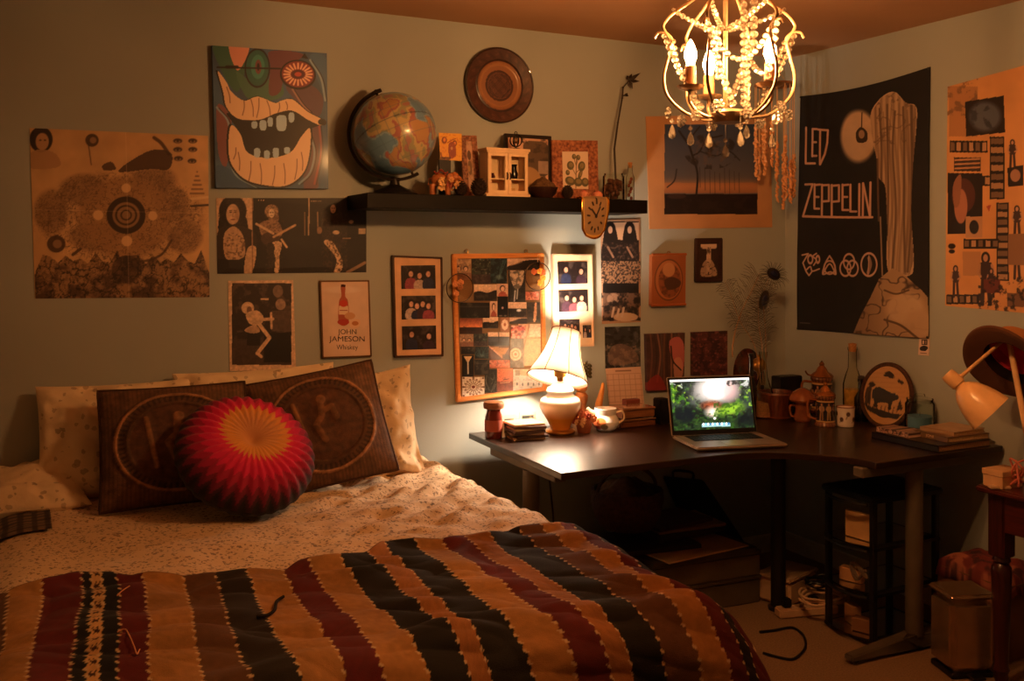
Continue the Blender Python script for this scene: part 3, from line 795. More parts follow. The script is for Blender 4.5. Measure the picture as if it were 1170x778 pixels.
# ================================================================== pictures on the walls
def full(org, sc, P): return [(org[0] + x / sc, org[1] + y / sc) for x, y in P]
def poster(name, art, px, label, cat='poster', group=None, wall=1, th=.0012, m=None, curl=0.0, seed=0):
    n = N1 if wall == 1 else N2
    c = wq(wall, px, th + .001)
    dsp = None
    if curl:
        e = np.minimum(np.minimum(art.U, 1 - art.U), np.minimum(art.V, 1 - art.V))
        dsp = curl * (fbm(art.U * 3, art.V * 3, 1, seed) * .8 + .2) * np.clip(e * 14, 0, 1)
    o = sheet(name, art, c, n, th, m or PAPER, disp=dsp)
    return tag(o, label, cat, group)
def frame_thing(name, px, w, depth, m, label, cat='picture frame', wall=1, gap=.002, group=None):
    """returns root, outer front quad, inner front quad"""
    n = N1 if wall == 1 else N2
    q = wq(wall, px, depth + gap); c = (q[0] + q[1] + q[2] + q[3]) / 4
    root = E(name, c + (-n) * (depth + gap) * 0, label, cat, group)
    b = MB(); b.ring(q, inset(q, w), -n * depth); b.bevel(min(.004, w * .25), 2)
    b.build('frame', m, root, True)
    b = MB(); i_ = inset(q, w * .6); b.prism([p - n * (depth * .45) for p in i_], -n * (depth * .5)); b.build('backing', mat('backing_board', (120, 90, 60), .9), root, True, smooth=False)
    return root, q, inset(q, w), n

# ---- sepia collage sheet (far left)
S = 2.431; T = [(82, 258), (578, 280), (582, 728), (97, 732)]
A = Art(230, 220, T, (206, 150, 92))
A.grain(60, .10, 2)
INK = (66, 40, 26)
m_ = np.exp(-(np.clip(np.hypot((A.X - 335) / 250, (A.Y - 510) / 140) - .8, 0, 9) / .12) ** 2); A.speck(34, .50, (140, 94, 58), 3, .55, mask=m_, k=5); A.etch(20, .035, INK, 5, .75, mask=m_); A.etch(9, .05, INK, 2, .5, mask=m_)
for (x, y, rx, ry) in ((225, 430, 60, 44), (140, 490, 44, 60), (470, 470, 50, 50), (420, 400, 60, 34), (250, 560, 64, 40), (510, 560, 50, 46)):
    A.ell(x, y, rx, ry, (120, 80, 48), soft=14, a=.55); A.etch(8, .06, INK, 6, .5, mask=(np.hypot((A.X - x) / rx, (A.Y - y) / ry) < 1).astype(float))
A.blob([(320, 380), (360, 345), (420, 318), (470, 330), (462, 372), (410, 372)], INK, .85); A.blob([(275, 362), (300, 352), (312, 372), (282, 376)], INK, .8)
A.ell(340, 505, 130, 112, (164, 112, 66), soft=16, a=.8); A.etch(14, .04, INK, 2, .6, mask=(np.hypot((A.X - 340) / 130, (A.Y - 505) / 112) < 1).astype(float))
A.ell(341, 500, 54, 52, (58, 36, 24)); A.ell(341, 500, 38, 36, (150, 104, 62)); A.ring(341, 500, 28, 26, 5, INK); A.ring(341, 500, 14, 13, 4, INK)
for (x, y, r) in ((264, 500, 14), (416, 502, 13), (343, 572, 15), (341, 425, 13)): A.ell(x, y, r, r, (220, 164, 104))
A.ell(343, 650, 42, 38, (56, 36, 24)); A.speck(6, .5, (100, 66, 40), 4, .6, mask=(np.hypot(A.X - 343, A.Y - 650) < 38).astype(float))
for (x, y, r) in ((152, 580, 24), (247, 292, 18)): A.ell(x, y, r, r, INK, a=.85); A.ell(x + 3, y, r * .5, r * .5, (150, 104, 64))
A.line([(236, 292), (245, 360)], 3, INK, .7)
hills = [(97, 660)] + [(97 + i * 20, 660 - 40 * abs(math.sin(i * 1.3)) - 12 * (i % 3)) for i in range(25)] + [(582, 660), (582, 732), (97, 732)]
A.poly(hills, (128, 86, 52), .6); hm = A.polymask(hills).astype(float); A.speck(34, .48, (70, 44, 30), 1, .8, mask=hm, k=5); A.etch(22, .06, (36, 22, 16), 7, .9, mask=hm); A.etch(10, .05, (44, 26, 18), 3, .6, mask=hm)
A.ell(112, 290, 30, 36, (52, 34, 24)); A.ell(115, 296, 17, 24, (186, 132, 84)); A.ell(110, 292, 3, 2, INK); A.ell(122, 292, 3, 2, INK); A.blob([(84, 330), (112, 318), (150, 330), (160, 365), (86, 370)], (180, 126, 78), .9)
for (x, y) in ((488, 294), (532, 294), (488, 318), (532, 318), (490, 343), (530, 350)): A.ell(x, y, 13, 7, (70, 44, 30)); A.ell(x, y + 2, 8, 4, (190, 140, 90), a=.7); A.ell(x, y, 4, 4, INK)
A.curve([(420, 285), (440, 300), (462, 330)], 10, INK, .8)
for i in range(6): A.line([(545 - i * 4, 380 + i * 12), (545 + i * 4, 380 + i * 12)], 5, (120, 80, 50), .8)
A.curve([(470, 570), (440, 610), (390, 628), (350, 622)], 7, INK, .7); A.line([(528, 455), (578, 450)], 7, (220, 170, 110)); A.line([(528, 475), (578, 472)], 6, INK)
A.line([(196, 610), (216, 594)], 8, INK, .8)
A.mix((np.abs(A.U - .52) < .004).astype(float) * .3, (240, 190, 130)); A.mix((np.abs(A.V - .48) < .004).astype(float) * .2, (240, 190, 130))
poster('poster', A, full((0, 40), S, T), 'large sepia collage poster with central ring disc, far left on the wall', curl=.004, seed=3)

# ---- painting of a gap-toothed mouth
S = 3.89; T = [(48, 85), (558, 120), (565, 722), (65, 718)]
A = Art(230, 270, T, (64, 84, 98)); A.grain(90, .25, 1)
K = (22, 14, 16); FL = (236, 182, 128)
A.blob([(50, 90), (130, 80), (200, 100), (190, 190), (160, 290), (110, 240)], (56, 96, 70)); A.blob([(120, 80), (205, 88), (180, 170), (150, 190)], (222, 140, 106))
A.blob([(150, 200), (230, 250), (330, 230), (360, 300), (300, 330), (200, 320)], (70, 108, 78), .9); A.blob([(300, 110), (450, 125), (370, 190), (345, 290), (295, 300), (300, 180)], (112, 56, 58), .9)
A.blob([(370, 270), (480, 260), (540, 320), (520, 400), (450, 360)], (100, 62, 66), .8); A.blob([(480, 130), (560, 150), (560, 330), (520, 250)], (70, 96, 112), .9)
A.blob([(70, 350), (130, 420), (110, 620), (75, 560)], (150, 74, 60), .8); A.blob([(68, 620), (130, 640), (200, 718), (68, 718)], (58, 84, 104), .9); A.blob([(480, 480), (540, 430), (562, 520), (530, 700), (450, 715)], (110, 60, 62), .8); A.blob([(530, 440), (565, 460), (565, 720), (520, 720)], (58, 86, 108), .9)
for P_, c_ in (([(68, 360), (118, 430), (120, 560), (150, 660), (240, 715)], (150, 170, 170)), ([(480, 480), (500, 560), (480, 650), (430, 700)], (140, 160, 160)), ([(400, 280), (440, 340), (480, 380)], (170, 120, 100)), ([(480, 150), (530, 230), (550, 330)], (160, 170, 160)), ([(520, 420), (530, 560), (500, 700)], (180, 80, 70))):
    A.curve(P_, 9, c_, .8); A.curve([(x + 9, y + 3) for x, y in P_], 4, K, .8)
A.ell(243, 185, 56, 88, K); A.ell(243, 185, 50, 80, (40, 92, 74)); A.ell(245, 180, 30, 54, (66, 128, 100)); A.ell(247, 180, 14, 32, (120, 66, 60)); A.ell(247, 180, 6, 16, K)
A.line([(70, 182), (345, 188)], 7, K); A.line([(110, 181), (155, 181)], 14, K)
A.ell(425, 215, 82, 66, K, rot=.1); A.ell(425, 213, 74, 58, (132, 48, 44), rot=.1)
for i in range(20):
    a = i * PI / 10; A.line([(425 + 38 * math.cos(a), 213 + 26 * math.sin(a)), (425 + 64 * math.cos(a), 213 + 48 * math.sin(a))], 8, (236, 168, 120))
A.ell(425, 213, 30, 20, (80, 26, 30)); A.ell(425, 213, 16, 10, (196, 70, 50)); A.poly([(440, 140), (455, 118), (472, 145)], K)
lipU = [(72, 200), (110, 250), (130, 290), (185, 330), (245, 312), (320, 340), (350, 330), (400, 325), (470, 380), (545, 420), (530, 440), (470, 415), (400, 375), (330, 385), (250, 415), (160, 410), (110, 360), (95, 290)]
lipL = [(130, 440), (170, 480), (200, 560), (290, 585), (390, 560), (440, 490), (480, 455), (478, 560), (450, 650), (380, 705), (290, 708), (190, 680), (130, 610), (118, 520)]
A.blob([(x + (x - 310) * .035, y + (y - 400) * .03) for x, y in lipU], K); A.blob([(x + (x - 310) * .045, y + (y - 560) * .05) for x, y in lipL], K)
A.blob([(110, 385), (200, 410), (330, 375), (420, 375), (545, 425), (470, 465), (420, 560), (300, 590), (190, 560), (150, 450)], K)
A.blob(lipU, FL); A.blob(lipL, FL)
for (x0, y0, x1, y1) in ((185, 332, 178, 395), (215, 325, 225, 400), (250, 320, 240, 405), (285, 330, 300, 395), (340, 340, 335, 382), (370, 335, 375, 370), (110, 270, 125, 340), (165, 640, 160, 560), (205, 690, 215, 600), (260, 700, 255, 610), (310, 705, 320, 620), (365, 700, 360, 610), (410, 680, 420, 590), (445, 640, 440, 560), (140, 590, 150, 540)):
    A.curve([(x0, y0), ((x0 + x1) / 2 + 4, (y0 + y1) / 2), (x1, y1)], 4, (120, 60, 40), .8)
for (x, y, w_, h_) in ((230, 438, 22, 26), (268, 440, 26, 38), (300, 425, 20, 34), (350, 430, 40, 58), (395, 405, 22, 36), (242, 562, 24, 34), (285, 570, 22, 30), (325, 562, 24, 36), (375, 552, 22, 24)):
    A.blob([(x - w_ / 2, y - h_ / 2), (x + w_ / 2, y - h_ / 2), (x + w_ * .45, y + h_ / 2), (x - w_ * .45, y + h_ / 2)], (176, 186, 180))
A.ell(535, 425, 18, 14, K)
poster('canvas_painting', A, full((230, 30), S, T), 'blue painted canvas of a huge mouth with missing teeth', 'painting', th=.022, m=paint_mat('oil_paint', .5, .15))

# ---- black and white prints
def bw_base(nx, ny, T, bg=(26, 17, 14)): return Art(nx, ny, T, bg)
S = 3.383; T = [(58, 55), (638, 55), (638, 342), (62, 348)]
A = bw_base(240, 122, T); LT = (208, 158, 112); MD = (140, 98, 66)
A.rect(55, 50, 188, 345, LT); A.ell(118, 105, 50, 60, (22, 14, 12)); A.blob([(75, 120), (160, 120), (165, 200), (75, 210)], (22, 14, 12)); A.ell(118, 118, 24, 40, (206, 156, 112))
A.ell(110, 110, 4.5, 2.6, INK); A.ell(127, 110, 4.5, 2.6, INK); A.line([(105, 104), (114, 103)], 2.5, INK); A.line([(122, 103), (131, 104)], 2.5, INK); A.line([(119, 112), (117, 126), (121, 127)], 2, (120, 80, 54)); A.line([(112, 138), (125, 138)], 4, (120, 60, 44)); A.ell(133, 122, 8, 24, (150, 104, 72), soft=10, a=.7); A.etch(10, .08, (60, 42, 32), 5, .7, mask=((A.X > 66) & (A.X < 172) & (A.Y < 210) & (np.hypot((A.X - 118) / 24, (A.Y - 118) / 40) > 1) & (np.hypot((A.X - 118) / 54, (A.Y - 125) / 90) < 1)).astype(float))
A.blob([(62, 190), (110, 160), (140, 160), (200, 190), (205, 260), (180, 348), (62, 348)], (46, 30, 22)); A.blob([(85, 200), (120, 165), (155, 200), (160, 280), (95, 290)], (190, 140, 98)); A.speck(7, .55, INK, 2, .6, mask=((A.X < 170) & (A.Y > 190) & (A.X > 80)).astype(float))
A.rect(58, 292, 165, 348, (26, 16, 14)); A.blob([(172, 250), (205, 250), (190, 340), (160, 345)], (196, 146, 102))
A.rect(188, 50, 192, 346, (150, 104, 70)); A.rect(403, 55, 408, 200, LT, .8); A.rect(388, 110, 392, 200, MD, .8)
A.ell(262, 106, 26, 26, (176, 128, 88)); A.ell(270, 130, 20, 26, (150, 106, 74)); A.etch(9, .12, (70, 46, 32), 2, .8, mask=(np.hypot((A.X - 264) / 28, (A.Y - 114) / 38) < 1).astype(float)); A.ell(262, 114, 11, 17, (222, 178, 132)); A.ell(258, 111, 2.5, 2, INK); A.ell(267, 111, 2.5, 2, INK); A.line([(258, 122), (266, 122)], 2, INK); A.blob([(215, 160), (250, 140), (290, 150), (300, 200), (240, 220)], (150, 106, 74)); A.speck(6, .5, INK, 3, .5, mask=((A.X > 210) & (A.X < 310) & (A.Y > 140) & (A.Y < 240)).astype(float))
A.ell(258, 212, 36, 26, (70, 44, 32)); A.line([(270, 205), (352, 160)], 9, (190, 140, 96)); A.line([(205, 155), (268, 192)], 9, LT); A.blob([(262, 230), (300, 228), (292, 280), (290, 338), (274, 340), (276, 285)], LT); A.blob([(245, 232), (272, 236), (270, 290), (266, 340), (246, 340), (250, 285)], (40, 26, 20)); A.etch(10, .08, (90, 62, 44), 4, .6, mask=((A.X > 240) & (A.X < 305) & (A.Y > 228)).astype(float)); A.line([(300, 215), (320, 245)], 8, LT)
A.blob([(462, 120), (480, 100), (525, 100), (545, 140), (560, 220), (520, 250), (470, 235), (455, 170)], (44, 29, 23)); A.etch(16, .06, (84, 58, 42), 3, .6, mask=((A.X > 455) & (A.X < 560) & (A.Y > 100) & (A.Y < 250)).astype(float)); A.ell(500, 90, 25, 30, (16, 10, 8)); A.ell(502, 97, 11, 17, (206, 156, 114)); A.ell(498, 94, 2.4, 2, INK); A.ell(507, 94, 2.4, 2, INK); A.line([(499, 105), (506, 105)], 2, INK); A.line([(540, 150), (575, 148)], 9, (60, 40, 30)); A.ell(514, 188, 14, 8, LT); A.ell(575, 147, 10, 7, LT)
A.blob([(465, 225), (500, 225), (540, 300), (530, 342), (505, 342), (515, 290)], LT); A.speck(8, .52, INK, 5, .8, mask=((A.X > 455) & (A.X < 560) & (A.Y > 215)).astype(float)); A.rect(606, 172, 634, 194, LT, .9)
A.line([(560, 342), (632, 305)], 12, MD); A.rect(540, 208, 575, 214, MD); A.line([(440, 110), (442, 190)], 5, MD); A.ell(448, 180, 10, 14, MD)
A.text('.........', 206, 62, 28, 3, LT); A.text('..........', 414, 66, 40, 3, LT)
A.grain(8, .15, 3)
poster('photo_poster', A, full((230, 210), S, T), 'wide black and white poster of three long haired musicians side by side', curl=.003, seed=5)
T = [(104, 375), (355, 372), (366, 718), (110, 724)]
A = bw_base(130, 180, T, (214, 166, 122)); A.rect(118, 384, 348, 700, (44, 29, 22)); A.speck(30, .55, (84, 58, 42), 1, .8, mask=((A.X > 118) & (A.X < 348) & (A.Y > 384) & (A.Y < 640)).astype(float))
A.rect(118, 600, 348, 700, (66, 45, 34)); A.rect(270, 490, 348, 570, (84, 60, 44)); A.rect(240, 575, 348, 690, (24, 15, 12)); A.ell(295, 415, 20, 24, (120, 88, 66)); A.ell(305, 466, 20, 22, (150, 112, 84)); A.rect(228, 443, 258, 449, LT)
A.ell(178, 480, 24, 24, LT); A.ell(184, 488, 10, 14, (120, 80, 56)); A.blob([(172, 502), (215, 490), (240, 520), (222, 545), (185, 540)], LT); A.line([(215, 525), (275, 522)], 12, LT); A.line([(268, 500), (270, 558)], 9, LT); A.line([(220, 540), (262, 595), (215, 655)], 15, LT); A.line([(215, 655), (230, 668)], 12, LT)
A.blob([(165, 565), (205, 545), (225, 570), (195, 578)], (180, 134, 96)); A.rect(175, 578, 225, 625, (28, 18, 14)); A.grain(9, .2, 2)
poster('photo_poster', A, full((230, 210), S, T), 'sepia poster with pale border of a performer leaning back, below the musicians poster', th=.0015)

# ---- enamel whiskey sign
T = [(458, 374), (650, 372), (660, 668), (468, 675)]
q = full((230, 210), S, T); root, qo, qi, n = frame_thing('tin_sign', q, .006, .012, mat('tin_rim', (110, 78, 54), .4, .6), 'cream whiskey tin sign with a red bottle picture', 'sign')
A = Art(200, 300, T, (222, 174, 134)); A.grain(60, .06, 1)
A.ell(545, 405, 70, 14, (250, 226, 196), soft=8, a=.25)
A.blob([(538, 388), (556, 388), (556, 430), (568, 455), (568, 540), (530, 540), (530, 455), (540, 430)], (176, 84, 52)); A.rect(530, 470, 568, 505, (226, 178, 130)); A.ell(549, 460, 16, 14, (200, 60, 40)); A.rect(538, 384, 557, 394, (70, 26, 18)); A.line([(534, 488), (564, 488)], 3, (150, 50, 40))
A.ell(575, 510, 22, 14, (206, 140, 90)); A.blob([(575, 530), (615, 525), (612, 555), (580, 558)], (226, 168, 120)); A.ell(597, 540, 14, 9, (190, 110, 60)); A.ell(548, 535, 24, 12, (180, 60, 44))
DK = (44, 20, 16)
A.text('JOHN', 526, 564, 76, 26, DK); A.text('JAMESON', 490, 592, 146, 28, DK); A.text('Whiskey', 520, 626, 88, 26, DK)
sheet('plate', A, [p - n * .003 for p in qi], n, .004, paint_mat('enamel', .25, .5), root)

# ---- three-photo frames
def triple(px, fm, matc, label, slots, seed, org, sc, rim=.008):
    q = full(org, sc, px); root, qo, qi, n = frame_thing('framed_photos', q, rim, .022, fm, label)
    b = MB(); b.prism([p - n * .006 for p in qi], -n * .006); b.build('mat_board', matc, root, True, smooth=False)
    for k, T in enumerate(slots):
        A = Art(56, 42, T, (36, 24, 20)); x0, y0 = T[0]; x1, y1 = T[2]; w_ = x1 - x0; h_ = y1 - y0
        A.speck(w_ * .2, .5, (80, 60, 48), seed + k, .8)
        for i in range(2 + (seed + k) % 3):
            cx = x0 + w_ * (.22 + .5 * i / max(1, 1 + (seed + k) % 3)) + w_ * .06; cy = y0 + h_ * (.34 + .08 * (i % 2))
            A.ell(cx, cy, w_ * .11, h_ * .2, (30, 18, 14)); A.ell(cx, cy + h_ * .03, w_ * .065, h_ * .13, (206, 142, 104))
            A.blob([(cx - w_ * .12, cy + h_ * .25), (cx + w_ * .12, cy + h_ * .25), (cx + w_ * .15, y1), (cx - w_ * .15, y1)], [(60, 36, 40), (150, 60, 60), (190, 150, 120), (40, 40, 54)][(i + k + seed) % 4])
        A.grain(w_ * .05, .2, k)
        c = wq(1, full(org, sc, T), .0205); o = sheet('photo', A, c, n, .0012, GLOSSY, root)
    return root
triple([(72, 84), (295, 92), (300, 534), (84, 540)], mat('bronze_frame', (70, 44, 30), .4), mat('mat_card', (222, 176, 138), .8), 'dark framed trio of photographs, left of the cork board',
       [[(110, 130), (262, 128), (264, 232), (112, 234)], [(112, 265), (263, 263), (265, 366), (113, 370)], [(114, 400), (265, 396), (267, 500), (116, 505)]], 1, (430, 270), 3.89)
r_ = triple([(148, 176), (308, 178), (316, 550), (150, 556)], mat('white_frame', (226, 190, 160), .5), mat('mat_card_white', (235, 205, 176), .8), 'white frame of group photographs on the wall behind the lamp',
       [[(166, 210), (286, 208), (288, 296), (170, 300)], [(170, 325), (288, 322), (290, 408), (172, 412)], [(174, 442), (255, 440), (256, 520), (176, 522)], [(268, 465), (302, 464), (304, 515), (270, 516)]], 3, (590, 240), 3.535)

# ---- cork board and its photographs
px = [(517, 290), (622, 289), (625.5, 447), (522, 460)]
cork = mat('cork', (176, 120, 70), .9, var=.3, vscale=200)
root, qo, qi, n = frame_thing('cork_board', px, .020, .020, wood('pine_frame', (206, 128, 62), (226, 152, 84)), 'cork pin board in a light wood frame packed with snapshots', 'pin board')
b = MB(); b.prism([p - n * .012 for p in inset(qo, .018)], -n * .006); b.build('cork_panel', cork, root, True, smooth=False)
for u in (533, 601):
    p = W1(u, 287, .012); b = MB(); b.tube(arc(p, .008, 0, 2 * PI, 12)[:-1], .0015, 5, close=True); b.build('hanging_ring', mat('brass', (180, 130, 60), .3, .9), root, True)
OA, OB = (510, 280), (510, 370); SB = 7.78
def snap(kind, T, seed):
    x0, y0 = T[0]; x1, y1 = T[2]; w_ = x1 - x0; h_ = y1 - y0; R = random.Random(seed)
    A = Art(max(16, int(w_ / 4.2)), max(16, int(h_ / 4.2)), T, (40, 28, 22)); fx = lambda a: x0 + w_ * a; fy = lambda a: y0 + h_ * a
    def sky(top, bot, hz):
        t = np.clip((A.Y - y0) / (h_ * hz), 0, 1)[..., None]; A.C[:] = np.array(top) * (1 - t) + np.array(bot) * t
    if kind == 'sunset': sky((120, 52, 34), (232, 130, 74), .6); A.rect(x0, fy(.55), x1, y1, (46, 22, 16)); A.speck(w_ * .2, .55, (20, 10, 8), seed, .7, mask=(A.Y > fy(.5)).astype(float))
    elif kind == 'lake': sky((226, 178, 134), (206, 150, 108), .5); A.blob([(x0, fy(.5)), (fx(.3), fy(.42)), (fx(.6), fy(.5)), (x1, fy(.36)), (x1, y1), (x0, y1)], (30, 22, 18)); A.speck(w_ * .15, .55, (70, 56, 42), seed, .7, mask=(A.Y > fy(.6)).astype(float))
    elif kind == 'forest': A.C[:] = (20, 20, 16); A.speck(w_ * .16, .5, (60, 62, 44), seed, .9); A.speck(w_ * .1, .6, (150, 130, 96), seed + 1, .6); A.rect(x0, fy(.62), x1, y1, (74, 40, 38), .6)
    elif kind == 'jungle': A.C[:] = (14, 20, 20); A.speck(w_ * .12, .5, (44, 62, 56), seed, .9); [A.line([(fx(.5), fy(.85)), (fx(R.random()), fy(.1))], w_ * .03, (66, 84, 74), .7) for _ in range(6)]; A.ell(fx(.5), fy(.75), w_ * .2, h_ * .1, (120, 124, 104), soft=20, a=.7)
    elif kind == 'ridge': A.C[:] = (206, 154, 116); A.blob([(x0, fy(.7)), (fx(.25), fy(.45)), (fx(.5), fy(.2)), (fx(.8), fy(.1)), (x1, fy(.2)), (x1, y1), (x0, y1)], (36, 26, 24)); A.line([(fx(.1), fy(.62)), (fx(.45), fy(.3))], h_ * .08, (190, 130, 96), .7)
    elif kind == 'falls': A.C[:] = (30, 26, 22); A.blob([(fx(.1), y0), (fx(.9), y0), (fx(.75), fy(.5)), (fx(.35), fy(.55))], (200, 158, 120)); A.speck(w_ * .2, .5, (60, 50, 40), seed, .7); A.line([(fx(.35), fy(.98)), (fx(.4), fy(.65))], w_ * .08, (190, 170, 150)); A.line([(fx(.5), fy(.9)), (fx(.55), fy(.6))], w_ * .06, (190, 170, 150))
    elif kind == 'portrait': A.C[:] = (204, 150, 112); A.ell(fx(.5), fy(.36), w_ * .26, h_ * .26, (70, 40, 30)); A.ell(fx(.52), fy(.4), w_ * .17, h_ * .2, (224, 166, 124)); A.blob([(fx(.15), y1), (fx(.3), fy(.66)), (fx(.7), fy(.66)), (fx(.9), y1)], (160, 70, 50))
    elif kind == 'family': A.C[:] = (150, 108, 76); A.speck(w_ * .2, .5, (196, 146, 102), seed, .8); [(A.ell(fx(a), fy(.45), w_ * .15, h_ * .13, (70, 42, 30)), A.ell(fx(a), fy(.48), w_ * .1, h_ * .1, (216, 158, 116))) for a in (.3, .7)]; A.rect(x0, fy(.66), x1, y1, (120, 70, 50), .7)
    elif kind == 'dark': A.C[:] = (24, 18, 15); A.speck(w_ * .2, .52, (76, 60, 44), seed, .8); A.rect(x0, fy(.2), x1, fy(.3), (96, 76, 58), .4)
    elif kind == 'moon': A.C[:] = (12, 8, 8); A.ell(fx(.48), fy(.55), w_ * .1, h_ * .06, (210, 150, 130)); A.ell(fx(.3), fy(.93), w_ * .2, h_ * .03, (130, 100, 80)); A.ell(fx(.75), fy(.93), w_ * .15, h_ * .03, (150, 120, 96))
    elif kind == 'swan': sky((230, 178, 138), (220, 168, 128), .4); A.rect(x0, fy(.42), x1, y1, (34, 26, 22)); A.ell(fx(.58), fy(.55), w_ * .13, h_ * .09, (240, 220, 200)); A.speck(w_ * .08, .6, (130, 110, 90), seed, .6, mask=(A.Y > fy(.5)).astype(float))
    elif kind == 'ray': A.C[:] = (60, 46, 34); A.speck(w_ * .3, .5, (20, 16, 14), seed, .9); A.blob([(fx(.6), fy(.1)), (fx(.75), fy(.1)), (fx(.7), fy(.85)), (fx(.5), fy(.9))], (226, 160, 110))
    elif kind == 'flower': A.C[:] = (150, 90, 60); [A.ell(fx(.5 + .22 * math.cos(k * PI / 4)), fy(.5 + .22 * math.sin(k * PI / 4)), w_ * .17, h_ * .17, (236, 190, 150)) for k in range(8)]; A.ell(fx(.5), fy(.5), w_ * .12, h_ * .12, (170, 80, 40))
    elif kind == 'berries': A.C[:] = (196, 120, 90); [A.ell(fx(R.random()), fy(R.random()), w_ * .11, h_ * .11, R.choice([(170, 40, 36), (206, 90, 70), (110, 26, 24), (230, 170, 140)])) for _ in range(40)]
    elif kind == 'kraft': A.C[:] = (216, 158, 116); A.line([(fx(.05), y1), (fx(.5), y0)], w_ * .04, (160, 104, 70)); A.grain(30, .12, 2); A.rect(x0, fy(.33), x1, fy(.345), (190, 130, 90)); A.rect(fx(.5), y0, x1, fy(.3), (240, 206, 172), .8)
    elif kind == 'pier': sky((238, 190, 150), (226, 170, 130), .3); A.rect(x0, fy(.3), x1, y1, (66, 62, 60)); A.line([(fx(.5), y0), (fx(.5), fy(.75))], w_ * .035, (20, 14, 12)); A.rect(x0, fy(.7), x1, y1, (40, 36, 34), .6)
    elif kind == 'beach': A.C[:] = (90, 54, 42); A.poly([(x0, fy(.05)), (fx(.9), fy(.1)), (fx(.6), fy(.95))], (190, 130, 80)); A.line([(x0, fy(.02)), (fx(.68), fy(.95))], w_ * .06, (214, 150, 110)); A.rect(fx(.6), fy(.6), x1, y1, (50, 34, 30), .6)
    elif kind == 'lantern': A.C[:] = (14, 9, 8); A.poly([(fx(.15), fy(.05)), (fx(.85), fy(.05)), (fx(.6), fy(.3)), (fx(.4), fy(.3))], (216, 164, 110)); A.line([(fx(.5), fy(.3)), (fx(.52), fy(.85))], w_ * .11, (226, 196, 160))
    elif kind == 'coral': A.C[:] = (196, 100, 70); A.speck(w_ * .15, .5, (230, 150, 110), seed, .8); A.speck(w_ * .1, .6, (110, 46, 36), seed + 2, .8)
    elif kind == 'rose': A.C[:] = (110, 92, 76); A.speck(w_ * .2, .5, (150, 130, 108), seed, .8); [A.ell(fx(.4), fy(.55), w_ * r_, h_ * r_ * .5, c_) for r_, c_ in ((.42, (236, 196, 158)), (.3, (214, 150, 112)), (.2, (240, 206, 170)), (.1, (190, 120, 90)))]; [A.line([(fx(.15 + .13 * k), fy(.02)), (fx(.2 + .11 * k), fy(.32))], w_ * .05, (120, 116, 104)) for k in range(6)]
    elif kind == 'doily':
        A.C[:] = (238, 206, 170); cx, cy = fx(.5), fy(.5)
        for k in range(16):
            a = k * PI / 8; A.line([(cx + w_ * .14 * math.cos(a), cy + h_ * .14 * math.sin(a)), (cx + w_ * .3 * math.cos(a), cy + h_ * .3 * math.sin(a))], w_ * .03, (110, 70, 44)); A.ell(cx + w_ * .4 * math.cos(a), cy + h_ * .4 * math.sin(a), w_ * .035, h_ * .035, (110, 70, 44))
        for (a, b_) in ((.06, .06), (.94, .06), (.06, .94), (.94, .94), (.5, .04), (.5, .96), (.04, .5), (.96, .5)): A.ell(fx(a), fy(b_), w_ * .05, h_ * .05, (120, 78, 48))
        A.ell(cx, cy, w_ * .08, h_ * .08, (110, 40, 26)); A.ring(cx, cy, w_ * .35, h_ * .35, w_ * .02, (130, 84, 54))
    elif kind == 'leaves': A.C[:] = (22, 18, 14); [A.line([(fx(R.random()), fy(R.random())), (fx(R.random()), fy(R.random()))], w_ * .05, R.choice([(80, 76, 58), (52, 48, 36), (120, 106, 82)])) for _ in range(16)]
    elif kind == 'boats': sky((230, 130, 88), (216, 112, 74), .6); A.rect(x0, fy(.6), x1, y1, (130, 62, 44)); A.line([(fx(.4), fy(.52)), (fx(.75), fy(.48))], h_ * .03, (40, 18, 14)); A.line([(fx(.5), fy(.5)), (fx(.5), fy(.4))], w_ * .02, (40, 18, 14)); A.speck(w_ * .2, .55, (90, 36, 28), seed, .6, mask=(A.Y > fy(.62)).astype(float)); A.line([(fx(.2), fy(.66)), (fx(.8), fy(.62))], h_ * .03, (240, 170, 120))
    elif kind == 'tracks': A.C[:] = (238, 214, 186); [A.ell(fx(.12 + .17 * k), fy(.66 + .02 * (k % 2)), w_ * .022, h_ * .07, (84, 84, 84)) for k in range(6)]; [A.ell(fx(R.random()), fy(.35 + .6 * R.random()), w_ * .012, h_ * .02, (190, 180, 160)) for _ in range(24)]; A.blob([(fx(.05), fy(.05)), (fx(.5), fy(.02)), (fx(.6), fy(.3)), (fx(.2), fy(.25))], (196, 160, 110), .7); A.rect(fx(.06), fy(.05), fx(.2), fy(.3), (130, 110, 90), .6)
    A.grain(w_ * .06, .18, seed); return A
